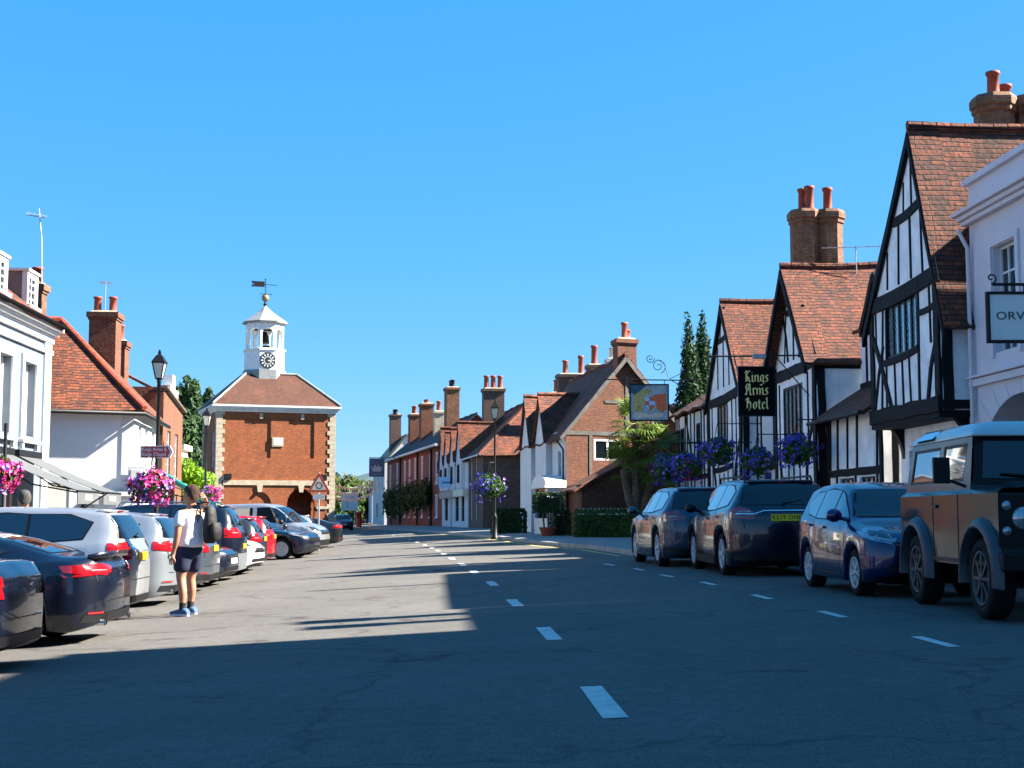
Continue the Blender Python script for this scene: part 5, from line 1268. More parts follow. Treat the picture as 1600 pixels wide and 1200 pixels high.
c = P(331,771,51.5); basket((c.x, 51.5, c.z), .36, 'small magenta flower ball on the lamp post before the market hall', [(PINK,.8,'pink_flowers',0),(LILAC,.2,'lilac_flowers',3)], 2, (L2.location.x, 52), 520)
c = P(-5,740,27); basket((c.x, 27, c.z), .40, 'magenta and lilac flowers cut by the left edge of the photo', PM, 3, (c.x-.0, 27.4), 700)
pl = thing('flower_post', 'black post carrying the magenta basket at the left edge', 'post', (c.x, 27.4, gz(c.x,27.4)), 0); m = MB(); m.lathe([(.08,0),(.08,.3),(.04,.35),(.035,c.z+1.0-gz(c.x,27.4))], (0,0,0), 10); m.build('pole', IRON, pl)
c = P(765,762,59.9); basket((c.x+.0, 59.8, c.z), .72, 'violet trailing flowers round the slim right-hand lamp post', VM, 4, (L3.location.x, 60), 600)
for i, (px, py, D, rp, lab) in enumerate(((1046,733,50,27,'violet flowers hanging furthest left on the inn, next to the palm'),(1076,730,47.3,26,'violet flowers with a few pink ones, second along the inn front'),(1121,707,46,30,'violet flowers hung highest, below the pale windows of the furthest inn gable'),
        (1184,722,42,29,'violet flowers under the right edge of the lettered black board'),(1246,705,38.5,33,'biggest violet flower ball, over the dark blue estate car'))):
    c = P(px,py,D); basket(tuple(c), rp/F*D, lab, VM if i != 1 else VM+[(PINK,.12,'pink_flowers',5.8)], 10+i, (RL(D)[0], D), 560)
# roundabout warning sign
def trisign():
    D = 54; x = lx(499,D); z0 = gz(x,D); zt, zb = P(0,738,D).z-z0, P(0,769,D).z-z0
    r = thing('warning_sign', 'red triangular roundabout sign on a grey pole before the market hall', 'sign', (x, D, z0), 0)
    m = MB(); m.tube([(0,.06,0),(0,.06,zt)], .038, 8); m.build('pole', STEEL, r)
    def tri(y, k, nm, mat):
        cz = zb+(zt-zb)/3; R_ = (zt-zb)*2/3*k
        m = MB(); m.add([(R_*sin(t), y, cz+R_*cos(t)) for t in (0, 2*pi/3, 4*pi/3)]+[(R_*sin(t), y+.02, cz+R_*cos(t)) for t in (0, 2*pi/3, 4*pi/3)], [(0,1,2),(5,4,3),(0,3,4,1),(1,4,5,2),(2,5,3,0)]); return m.build(nm, mat, r)
    tri(0, 1.0, 'red_plate', M('sign red', (.55,.06,.03), .4, var=.05)); tri(-.006, .66, 'white_panel', M('sign cream', (.72,.66,.5), .4, var=.03))
    a = MB(); cz = zb+(zt-zb)*.33; R_ = (zt-zb)*.15
    for k in range(3):
        t0 = 2*pi*k/3
        for j in range(5):
            t, t1 = t0+j*.32, t0+(j+1)*.32; w0 = .25
            a.add([(R_*(1+s*w0)*sin(tt), -.009, cz+R_*(1+s*w0)*cos(tt)) for tt, s in ((t,-.6),(t1,-.6),(t1,.6),(t,.6))], [(0,1,2,3)])
        t = t0+1.6; a.add([(R_*.55*sin(t),-.009,cz+R_*.55*cos(t)),(R_*sin(t+.5),-.009,cz+R_*cos(t+.5)),(R_*1.45*sin(t),-.009,cz+R_*1.45*cos(t))], [(0,1,2)])
    a.build('arrows', DARKF, r)
    p = MB(); p.box(-.22,-.01,zb-.28,.22,.01,zb-.08); p.build('sub_plate', WPAINT, r)
trisign()
# bunting across the street
def bunting():
    A = P(522,772,128); k = 0
    for (pa, Da, pb, Db, lab) in (((522,776),126,(592,760),136,'lowest string of white bunting flags across the far street'),((522,767),127,(590,752),137,'middle string of white bunting flags across the far street'),((524,758),128,(588,746),138,'highest string of white bunting flags across the far street')):
        a, b = P(*pa, Da), P(*pb, Db); r = thing('bunting', lab, 'bunting', tuple(a), 0); m = MB(); f = MB(); n = 16; pts = []
        for i in range(n+1): u = i/n; p = (b-a)*u; p.z -= 1.1*4*u*(1-u)*.5; pts.append(p)
        m.tube(pts, .008, 4); m.build('cord', WPAINT, r)
        for p in pts[:-1]: f.add([p+Vector((.02,0,0)), p+Vector((.30,.0,0)), p+Vector((.16,0,-.40))], [(0,1,2)])
        f.build('flags', M('cream bunting cloth', (.7,.62,.52), .8, var=.2, sc=.7), r)
bunting()
# pillar box, direction board, cluttered kerb beyond
def pillarbox(x, y):
    r = thing('post_box', 'red pillar box on the pavement at the far bend', 'post box', (x, y, gz(x,y)+.1), 0); m = MB(); m.lathe([(.32,0),(.32,.12),(.26,.16),(.26,1.35),(.32,1.4),(.33,1.48),(.22,1.6),(.03,1.64)], (0,0,0), 14); m.build('body', M('post box red', (.45,.02,.015), .4), r); m = MB(); m.box(-.13,-.28,1.15,.13,-.25,1.2); m.build('slot', DARKF, r)
pillarbox(lx(562,140), 140)
r = thing('direction_sign', 'white road direction board on two posts in front of the far trees', 'sign', (lx(547,160), 160, -.3), 0); m = MB(); m.box(-.95,-.03,1.9,.95,.03,4.0); m.build('board', M('off-white board', (.6,.62,.62), .6, var=.05), r)
m = MB(); m.tube([(-.6,.05,0),(-.6,.05,3.9)], .05, 6); m.tube([(.6,.05,0),(.6,.05,3.9)], .05, 6); m.build('posts', STEEL, r)
m = MB(); m.tube([(-.2,-.04,2.2),(-.2,-.04,3.2),(.5,-.04,3.5)], .035, 4); m.tube([(-.2,-.04,2.8),(-.7,-.04,3.0)], .035, 4); m.build('route_arrows', M('grey green map lines', (.2,.26,.26), .6), r)
# white picket fence, hedge, brick pier
def fence(a, b, z, h, label):
    a, b = Vector((*a, z)), Vector((*b, z)); r = thing('picket_fence', label, 'fence', tuple(a), atan2(b.y-a.y, b.x-a.x)); L = (b-a).length
    m = MB(); m.box(0,-.02,h*.3,L,.02,h*.3+.07); m.box(0,-.02,h*.75,L,.02,h*.75+.07); m.build('rails', WPAINT, r)
    m = MB(); n = int(L/.16)
    for i in range(n): x = (i+.5)*L/n; m.add([(x-.035,-.04,.03),(x+.035,-.04,.03),(x+.035,-.04,h-.05),(x,-.04,h),(x-.035,-.04,h-.05),(x-.035,-.022,.03),(x+.035,-.022,.03),(x+.035,-.022,h-.05),(x,-.022,h),(x-.035,-.022,h-.05)], [(0,1,2,3,4),(9,8,7,6,5),(0,5,6,1),(1,6,7,2),(2,7,8,3),(3,8,9,4),(4,9,5,0)])
    m.build('pickets', WPAINT, r)
fence((2.7,57.5), (5.4,57.9), .3, 1.15, 'white picket fence standing behind the clipped hedge')
r = thing('brick_pier', 'square brick garden pier with a stone cap behind the hedge', 'pier', (5.6, 57.6, .3), 0); m = MB(); m.box(0,0,0,.95,.7,1.6); m.build('shaft', BRICKY, r); m = MB(); m.box(-.06,-.06,1.603,1.01,.76,1.7); m.build('cap', STONE, r)
# ------------------------------------------------------------------ trees and plants
BARK = M('bark', (.11,.085,.06), .9, var=.3, bmp=.5)
DG = foliage('dark leaves', (.012,.032,.008), (.035,.07,.015), 1.2); MG = foliage('mid green leaves', (.03,.07,.012), (.08,.14,.025), .8)
CY = foliage('cypress green', (.008,.03,.008), (.03,.075,.018), 1.5); LIME = foliage('lime leaves', (.12,.26,.006), (.26,.45,.015), 3); FAR = foliage('far tree leaves', (.03,.055,.012), (.10,.12,.03), .5)
POP = foliage('poplar leaves', (.02,.055,.02), (.06,.115,.035), .7); PALM = foliage('palm leaf', (.04,.10,.012), (.17,.22,.025), 2)
def tree(name, label, x, y, z, trunk, blobs, n, s, mat, seed, cat='tree', group=None, rt=.14, limbs=True):
    rnd = random.Random(seed); r = thing(name, label, cat, (x, y, z), 0, group)
    t = MB(); t.tube([(0,0,0),(.05*trunk,.02,trunk*.5),(0,0,trunk)], [rt, rt*.75, rt*.5], 8)
    if limbs:
        for b in blobs:
            e = Vector(b[0]); t.tube([(0,0,trunk*.7), (e.x*.5, e.y*.5, (trunk*.7+e.z)/2), tuple(e)], [rt*.5, rt*.3, rt*.12], 5)
    t.build('trunk', BARK, r)
    m = MB(); tot = sum(b[1]**2*max(b[2]) for b in blobs)
    for b in blobs: leafquads(m, b[0], b[1], int(n*b[1]**2*max(b[2])/tot), s, rnd, .35, b[2])
    m.build('crown', mat, r, uv=False, recalc=False); return r
def rblobs(rnd, n, c, R, rz, k=.45):
    return [((c[0]+rnd.uniform(-1,1)*R*(1-k), c[1]+rnd.uniform(-1,1)*R*(1-k), c[2]+rnd.uniform(-1,1)*rz*(1-k)), R*k*(.7+.6*rnd.random()), (1,1,1)) for _ in range(n)]
rn = random.Random(5)
# poplars behind the left row
for i, (px, pt, wpx, lab) in enumerate(((291,583,46,'taller pointed poplar left of the market hall'),(322,602,40,'shorter poplar touching the market hall roof line'))):
    D = 150+i*5; x = lx(px,D); H = P(0,pt,D).z+.4; R = wpx/F*D
    bl = []
    for k in range(26):
        u = k/25; rr = R*(.35+.9*sin(pi*min(1,(u*.9+.12)))**.8)*.55; bl.append(((rn.uniform(-.45,.45)*R*(1-u*.6), rn.uniform(-.4,.4)*R, 1.2+u*(H-2.0)), rr*(.95+.5*rn.random())*(1.0-.5*u**3), (1,1,1.6)))
    tree('poplar_tree', lab, x, D, -.3, 4, bl, 22000, .36, POP, 20+i, rt=.3, limbs=False)
# cypresses behind the inn
for i, (px, pt, wpx, lab) in enumerate(((1079,484,13,'slightly taller pointed cypress behind the inn roof, on the left'),(1100,482,12,'slender pointed cypress behind the inn roof, on the right'))):
    D = 76+i*1.0; x = lx(px,D); H = P(0,pt,D).z-.3; R = wpx/F*D
    bl = []
    for k in range(24):
        u = k/23; bl.append(((rn.uniform(-.25,.25)*R, rn.uniform(-.25,.25)*R, 1.0+u*(H-1.4)), R*2.6*(1-.85*max(0,u-.4)/.6)*(.8+.35*rn.random()), (1,1,2.0)))
    tree('cypress_tree', lab, x, D, .3, 3, bl, 16000, .13, CY, 30+i, rt=.18, limbs=False)
# far trees right of the hall
for i, (px, pt, D, R, lab) in enumerate(((528,742,200,5.5,'bushy far tree touching the market hall corner'),(548,753,215,6,'broad far tree behind the white direction board'),(570,757,230,6.5,'far tree between the direction board and the houses'),(538,757,180,3.5,'low far tree nearest the bunting'),(590,760,240,6,'far tree mostly hidden by the street houses'))):
    H = P(0,pt,D).z; bl = rblobs(rn, 16, (0,0,H*.55), R, H*.55, .42)
    tree('broadleaf_tree', lab, lx(px,D), D, -.4, H*.3, bl, 2600, .55, FAR if i % 2 == 0 else MG, 40+i, rt=.3)
# lime green shrub
D = 60; x = lx(301,D); bl = rblobs(rn, 14, (0,0,2.6), 1.25, 1.15, .42)
tree('lime_shrub', 'bright lime-green small tree between the teal awning and the market hall', x, D, -.25, 1.8, bl, 4200, .11, LIME, 50, rt=.07)
# palm
def palm():
    D = 57.0; x = lx(994,D); r = thing('palm_tree', 'fan palm with drooping fronds in front of the brick cottage', 'palm tree', (x, D, .3), 0); rnd = random.Random(3)
    t = MB()
    for tx, H in ((0,4.5),(.9,3.5),(-.5,2.7)):
        n = 12
        t.tube([(tx*(i/n), .1*sin(i), H*i/n) for i in range(n+1)], [.17+.03*(i % 2) for i in range(n+1)], 9)
    t.build('trunk', M('fibrous palm trunk', (.10,.07,.045), .95, var=.4, sc=8, bmp=.8), r)
    for tx, H, nf, FL in ((0,4.6,30,.85),(.05,3.7,16,.75),(.9,3.6,26,.8),(-.5,2.8,24,.8),(.9,2.6,12,.7)):
        f = MB(); s = MB()
        for k in range(nf):
            az = 2*pi*k/nf*2.4+rnd.random()*.5; el = radians(rnd.uniform(-35,80)); d = Vector((cos(az)*cos(el), sin(az)*cos(el), sin(el))); L = .95*FL*(.8+.4*rnd.random())
            b = Vector((tx,0,H)); e = b+d*L+Vector((0,0,-.12)); s.tube([b, b+d*L*.5+Vector((0,0,.03)), e], [.02,.014,.01], 4)
            side = d.cross(Vector((0,0,1))).normalized(); up = side.cross(d).normalized()
            for j in range(15):
                a = radians(-100+200*j/14); q = d*cos(a)+side*sin(a); Lf = .8*FL*(.85+.3*cos(a))*(.9+.2*rnd.random()); wv = side*cos(a)-d*sin(a)
                m1 = e+q*Lf*.55+up*.02; m2 = e+q*Lf+Vector((0,0,-.16*Lf-.06*rnd.random())); w_ = .036
                f.add([e, m1-wv*w_, m2, m1+wv*w_], [(0,1,2,3)])
        s.build('leaf_stalks', M('palm stalk', (.16,.18,.05), .6), r); f.build('fronds', PALM, r, uv=False, recalc=False)
palm()
def hedge(name, label, x0, x1, y0, y1, z, h, n, s, mat, cat='hedge', seed=1, rz=0):
    rnd = random.Random(seed); cx_, cy_ = (x0+x1)/2, (y0+y1)/2; r = thing(name, label, cat, (cx_, cy_, z), rz); a, b = (x1-x0)/2, (y1-y0)/2
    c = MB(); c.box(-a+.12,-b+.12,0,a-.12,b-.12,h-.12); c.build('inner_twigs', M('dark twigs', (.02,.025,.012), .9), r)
    m = MB()
    for _ in range(n):
        f = rnd.random(); k = rnd.choice((0,0,1,2,2,3)); lump = .06*sin(f*23)+.05*rnd.random()
        if k == 0: p = Vector((-a+2*a*rnd.random(), -b-lump, h*rnd.random())); nn = Vector((0,-1,.2))
        elif k == 1: p = Vector((-a-lump, -b+2*b*rnd.random(), h*rnd.random())); nn = Vector((-1,0,.2))
        elif k == 2: p = Vector((-a+2*a*rnd.random(), -b+2*b*rnd.random(), h+lump)); nn = Vector((0,0,1))
        else: p = Vector((a+lump, -b+2*b*rnd.random(), h*rnd.random())); nn = Vector((1,0,.2))
        nn = (nn+Vector((rnd.gauss(0,.6),rnd.gauss(0,.6),rnd.gauss(0,.6)))).normalized(); u = nn.cross(Vector((rnd.gauss(0,1),rnd.gauss(0,1),1))).normalized(); v = nn.cross(u); kk = s*(.6+.8*rnd.random())
        m.add([p-u*kk, p+v*kk*.5, p+u*kk, p-v*kk*.5], [(0,1,2,3)])
    m.build('foliage', mat, r, uv=False, recalc=False); return r
hedge('clipped_hedge', 'clipped green hedge along the pavement in front of the brick cottage', 2.5, 5.9, 54.2, 55.6, .3, .98, 5200, .055, MG)
hedge('shrub', 'dark rounded shrubs at the foot of the white cottage front', -.9, .6, 66.5, 68, .25, 1.1, 1800, .08, DG, 'shrub', 2)
hedge('flat_topped_bush', 'flat-topped clipped bush on stems before the white shop porch', .95, 2.1, 57.8, 58.8, 1.25, .75, 1800, .05, DG, 'bush', 3)
r = thing('bush_planter', 'round pot and stems holding up the flat-topped bush', 'planter', (1.5,58.3,.25), 0); m = MB(); m.lathe([(.25,0),(.38,.35),(.4,.4),(.34,.4)], (0,0,0), 12)
m.build('pot', TERRA, r); m = MB(); [m.tube([(dx,0,.3),(dx*1.6,0,1.15)], .04, 5) for dx in (-.15,0,.15)]; m.build('stems', BARK, r)
hedge('shrub', 'low dark shrub beside the picket fence and cottage corner', 1.7, 2.4, 58.6, 59.6, .3, .95, 900, .06, DG, 'shrub', 6)
# climbers and foliage on the red terrace, dark against the wall
def climber():
    A = (-12.9, 148); B = (-6.5, 117); rz, L = fr(A, B); r = thing('wall_climber', 'dark leafy climber hanging across the red brick terrace over its ground floor', 'climbing plant', (A[0], A[1], 0), rz); rnd = random.Random(8)
    m = MB()
    for _ in range(8000):
        x = rnd.random()*L; z = 2.75+rnd.gauss(0,.5)-.3*(x < 14)*rnd.random()*3+.3*sin(x*1.1); y = -.25-.55*rnd.random(); p = Vector((x,y,z)); u = Vector((rnd.gauss(0,1),rnd.gauss(0,.5),rnd.gauss(0,1))).normalized(); v = u.cross(Vector((rnd.gauss(0,.4),1,.2))).normalized(); k = .16*(.6+.8*rnd.random())
        m.add([p-u*k,p+v*k*.6,p+u*k,p-v*k*.6], [(0,1,2,3)])
    m.build('foliage', DG, r, uv=False, recalc=False)
    m = MB()
    for x in (2, 9.5, 16.5, 24, 29.5): m.tube([(x,-.12,0),(x+.2,-.15,1.5),(x,-.2,2.9)], .05, 5)
    m.build('stems', BARK, r)
climber()
# ------------------------------------------------------------------ cars
def interp(tab, x):
    if x <= tab[0][0]: return tab[0][1]
    for (a, b), (c, d) in zip(tab, tab[1:]):
        if x <= c: return b + (d-b)*(x-a)/(c-a) if c > a else d
    return tab[-1][1]
def sm(tab, x, r=.018):
    return sum(interp(tab, x+r*k) for k in (-1,-.5,0,.5,1))/5
SHAPES = {
'hatch': dict(top=[(0,.44),(.02,.50),(.05,.55),(.14,.60),(.24,.645),(.27,.68),(.40,.93),(.50,.985),(.62,1.0),(.80,.985),(.91,.945),(.925,.92),(.975,.70),(.99,.62),(1,.56)],
  belt=[(0,.40),(.03,.48),(.10,.54),(.26,.615),(.5,.64),(.75,.665),(.93,.69),(1,.55)],
  sw=[[(.30,.665),(.36,.755),(.43,.865),(.475,.905),(.475,.655)],[(.487,.655),(.487,.91),(.60,.925),(.68,.915),(.68,.665)],[(.69,.67),(.69,.91),(.77,.895),(.85,.80),(.80,.70)]],
  rw=[(-.62,.905),(.62,.905),(.74,.715),(-.74,.715)], fw=[(-.60,.91),(.60,.91),(.80,.675),(-.80,.675)], tl=[(.64,.545),(.97,.53),(.97,.68),(.70,.68)], tls=[(.93,.56),(.995,.53),(.985,.68),(.94,.70)], hl=[(.56,.46),(.96,.50),(.96,.58),(.62,.53)], hls=[(.0,.44),(.10,.52),(.14,.58),(.03,.55)]),
'suv': dict(top=[(0,.50),(.015,.56),(.05,.60),(.20,.64),(.245,.665),(.27,.70),(.37,.93),(.46,.985),(.60,1.0),(.82,.985),(.93,.95),(.94,.925),(.98,.70),(.992,.63),(1,.58)],
  belt=[(0,.46),(.03,.54),(.10,.59),(.25,.635),(.5,.645),(.80,.675),(.95,.69),(1,.56)],
  sw=[[(.285,.685),(.33,.775),(.385,.875),(.45,.92),(.47,.92),(.47,.67)],[(.482,.67),(.482,.925),(.60,.935),(.67,.93),(.67,.68)],[(.68,.685),(.68,.93),(.80,.92),(.875,.86),(.85,.72)]],
  rw=[(-.66,.915),(.66,.915),(.76,.72),(-.76,.72)], fw=[(-.64,.915),(.64,.915),(.82,.70),(-.82,.70)], tl=[(.60,.58),(.97,.56),(.97,.69),(.66,.68)], tls=[(.93,.60),(.997,.57),(.985,.69),(.93,.68)], hl=[(.55,.50),(.96,.53),(.96,.60),(.62,.57)], hls=[(.0,.49),(.10,.55),(.13,.60),(.03,.59)]),
'coupe': dict(top=[(0,.44),(.02,.52),(.06,.58),(.22,.655),(.30,.70),(.43,.95),(.52,1.0),(.62,.985),(.76,.89),(.88,.755),(.90,.735),(.975,.74),(.985,.71),(1,.60)],
  belt=[(0,.42),(.04,.52),(.12,.58),(.30,.66),(.5,.68),(.75,.69),(.93,.70),(1,.58)],
  sw=[[(.335,.70),(.40,.81),(.47,.90),(.57,.935),(.57,.70)],[(.582,.70),(.582,.93),(.68,.89),(.77,.79),(.72,.72)]],
  rw=[(-.56,.93),(.56,.93),(.66,.77),(-.66,.77)], fw=[(-.58,.93),(.58,.93),(.78,.72),(-.78,.72)], tl=[(.42,.60),(.97,.57),(.97,.665),(.60,.675),(.42,.65)], tls=[(.91,.61),(.997,.575),(.99,.67),(.90,.665)], hl=[(.55,.48),(.96,.52),(.96,.60),(.62,.57)], hls=[(.0,.47),(.10,.54),(.14,.60),(.04,.58)]),
'van': dict(top=[(0,.40),(.02,.48),(.06,.54),(.14,.60),(.18,.64),(.30,.90),(.38,.975),(.48,1.0),(.90,1.0),(.97,.97),(.985,.93),(.995,.65),(1,.58)],
  belt=[(0,.38),(.03,.46),(.10,.52),(.18,.575),(.4,.60),(.95,.61),(1,.56)],
  sw=[[(.175,.63),(.235,.735),(.235,.625)],[(.25,.635),(.25,.765),(.31,.875),(.37,.91),(.46,.915),(.46,.635)],[(.50,.64),(.50,.915),(.72,.915),(.72,.64)],[(.74,.64),(.74,.915),(.94,.91),(.94,.64)]],
  rw=[(-.74,.93),(.74,.93),(.80,.66),(-.80,.66)], fw=[(-.66,.91),(.66,.91),(.82,.62),(-.82,.62)], tl=[(.84,.42),(.97,.42),(.97,.72),(.88,.72)], tls=[(.97,.42),(.999,.42),(.995,.72),(.97,.72)], hl=[(.50,.38),(.95,.42),(.95,.54),(.60,.50)], hls=[(.0,.38),(.08,.42),(.13,.55),(.03,.51)])}
PAINTS = {}
def paint(name, c, metal=.35, r=.28):
    if name in PAINTS: return PAINTS[name]
    m, nt, b = nodes(name); b.inputs['Base Color'].default_value = (*c, 1); b.inputs['Metallic'].default_value = metal; b.inputs['Roughness'].default_value = r
    b.inputs['Coat Weight'].default_value = .7; b.inputs['Coat Roughness'].default_value = .02; PAINTS[name] = m
    f = noise(nt, 2.2, 5); lk(nt, ramp(nt, f, (r*.85,)*3, (min(1, r*1.12),)*3, .35, .7), b.inputs['Roughness'])
    return m
CG = M('car glass', (.002,.003,.005), .02, var=0, spec=.5, coat=.25); SGL = M('tinted side glass', (.003,.005,.008), .02, var=0, spec=1, coat=1); BLK = M('black trim', (.004,.004,.0045), .5, var=.1, spec=.25); TYRE = M('tyre rubber', (.006,.006,.0065), .85, var=.15, spec=.2)
REDL = M('red lamp lens', (.20,.003,.006), .12, var=.15, sc=30, coat=1); CLR = M('clear lamp lens', (.30,.31,.33), .1, var=.35, sc=24, metal=.5, coat=1); PLY = M('yellow plate', (.50,.28,.008), .4, var=.03); PLW = M('white plate', (.5,.5,.5), .4, var=.03)
ALLOY = M('alloy rim', (.42,.43,.45), .4, metal=.3, var=.06); CHROME = M('chrome trim', (.65,.66,.68), .1, metal=1, var=0); INK = M('plate lettering', (.01,.01,.01), .5, var=0)
def clip(poly, a, b, keep):   # clip polygon by half plane keep(p)>=0
    out = []
    for i in range(len(poly)):
        p, q = poly[i], poly[(i+1) % len(poly)]; kp, kq = keep(p), keep(q)
        if kp >= 0: out.append(p)
        if (kp >= 0) != (kq >= 0): t = kp/(kp-kq); out.append((p[0]+(q[0]-p[0])*t, p[1]+(q[1]-p[1])*t))
    return out
def decal(mb, bvh, poly, org, off=.004, cell=.06, skirt=True):
    """lay a 2D polygon onto the body surface. org(u,v)->(origin,direction)"""
    us = [p[0] for p in poly]; vs_ = [p[1] for p in poly]; nu = max(1, int((max(us)-min(us))/cell)); nv = max(1, int((max(vs_)-min(vs_))/cell))
    V = {}; idx = []; fs = []
    def vert(p):
        k = (round(p[0], 4), round(p[1], 4))
        if k in V: return V[k]
        o, d = org(*p); h = bvh.ray_cast(o, d)
        if h[0] is None: V[k] = None; return None
        n = h[1] if h[1].dot(d) < 0 else -h[1]
        V[k] = len(idx); idx.append(h[0] + n*off*.5 - d*off*.5); return V[k]
    for i in range(nu):
        for j in range(nv):
            u0, u1 = [min(us)+(max(us)-min(us))*k/nu for k in (i, i+1)]; v0, v1 = [min(vs_)+(max(vs_)-min(vs_))*k/nv for k in (j, j+1)]
            P_ = list(poly)
            for kf in (lambda p: p[0]-u0, lambda p: u1-p[0], lambda p: p[1]-v0, lambda p: v1-p[1]):
                P_ = clip(P_, 0, 0, kf)
                if len(P_) < 3: break
            if len(P_) < 3: continue
            ids = [vert(p) for p in P_]; ids = [a for k, a in enumerate(ids) if a is not None and a != ids[k-1]]
            if len(ids) >= 3 and len(set(ids)) == len(ids):
                # drop wildly stretched cells
                pts = [idx[a] for a in ids]
                if max((pts[a]-pts[a-1]).length for a in range(len(pts))) < cell*6: fs.append(ids)
    mb.add(idx, fs, True)
def grow(poly, k):
    c = (sum(p[0] for p in poly)/len(poly), sum(p[1] for p in poly)/len(poly)); out = []
    for p in poly:
        d = (p[0]-c[0], p[1]-c[1]); L = sqrt(d[0]**2+d[1]**2) or 1; out.append((p[0]+d[0]/L*k, p[1]+d[1]/L*k))
    return out
def wheel(parent, x, y, R, style=5, rim=None, wd=.2):
    s = 1 if y > 0 else -1; T = Matrix.Translation((x, y, R)) @ Matrix.Rotation(-s*pi/2, 4, 'X')   # local z points outward
    m = MB(T); rr = R*.68; m.lathe([(rr,-wd),(R*.95,-wd),(R,-wd*.85),(R,-.02),(R*.96,.0),(R*.82,.012),(rr,.0),(rr,-.05),(rr*.96,-.09),(rr*.3,-.09)], (0,0,0), 28)
    o = m.build('wheel', TYRE, parent, uv=False)
    h = MB(T); h.lathe([(rr*.93,-.06),(rr*1.0,-.01),(rr*1.02,.006),(rr*.93,.004),(rr*.9,-.03)], (0,0,0), 28)
    h.lathe([(rr*.02,.006),(rr*.17,.004),(rr*.2,-.03)], (0,0,0), 12)
    for k in range(style):
        t0 = 2*pi*k/style
        for dt in ((-.16, .16) if style <= 6 else (0,)):
            a = Vector((cos(t0+dt*.8)*rr*.12, sin(t0+dt*.8)*rr*.12, 0)); b = Vector((cos(t0+dt)*rr*.96, sin(t0+dt)*rr*.96, 0)); n = Vector((-(b-a).y, (b-a).x, 0)).normalized()*rr*.055
            V = [(q.x, q.y, z) for z, qs in ((-.002, (a-n, b-n*1.2, b+n*1.2, a+n)), (-.04, (a-n, b-n*1.2, b+n*1.2, a+n))) for q in qs]
            h.add(V, [(0,1,2,3),(0,4,5,1),(2,6,7,3),(1,5,6,2)])
    h.build('rim', rim or ALLOY, o, uv=False)
    return o
def rot_ground(x, y, hd, L=2.6, W=1.5):
    c, s = cos(hd), sin(hd); f = lambda a, b: gz(x+a*c-b*s, y+a*s+b*c)
    zx = (f(L/2,0)-f(-L/2,0))/L; zy = (f(0,W/2)-f(0,-W/2))/W
    z = (f(L/2,W/2)+f(L/2,-W/2)+f(-L/2,W/2)+f(-L/2,-W/2))/4
    return (atan2(zy, 1), -atan2(zx, 1), hd), z
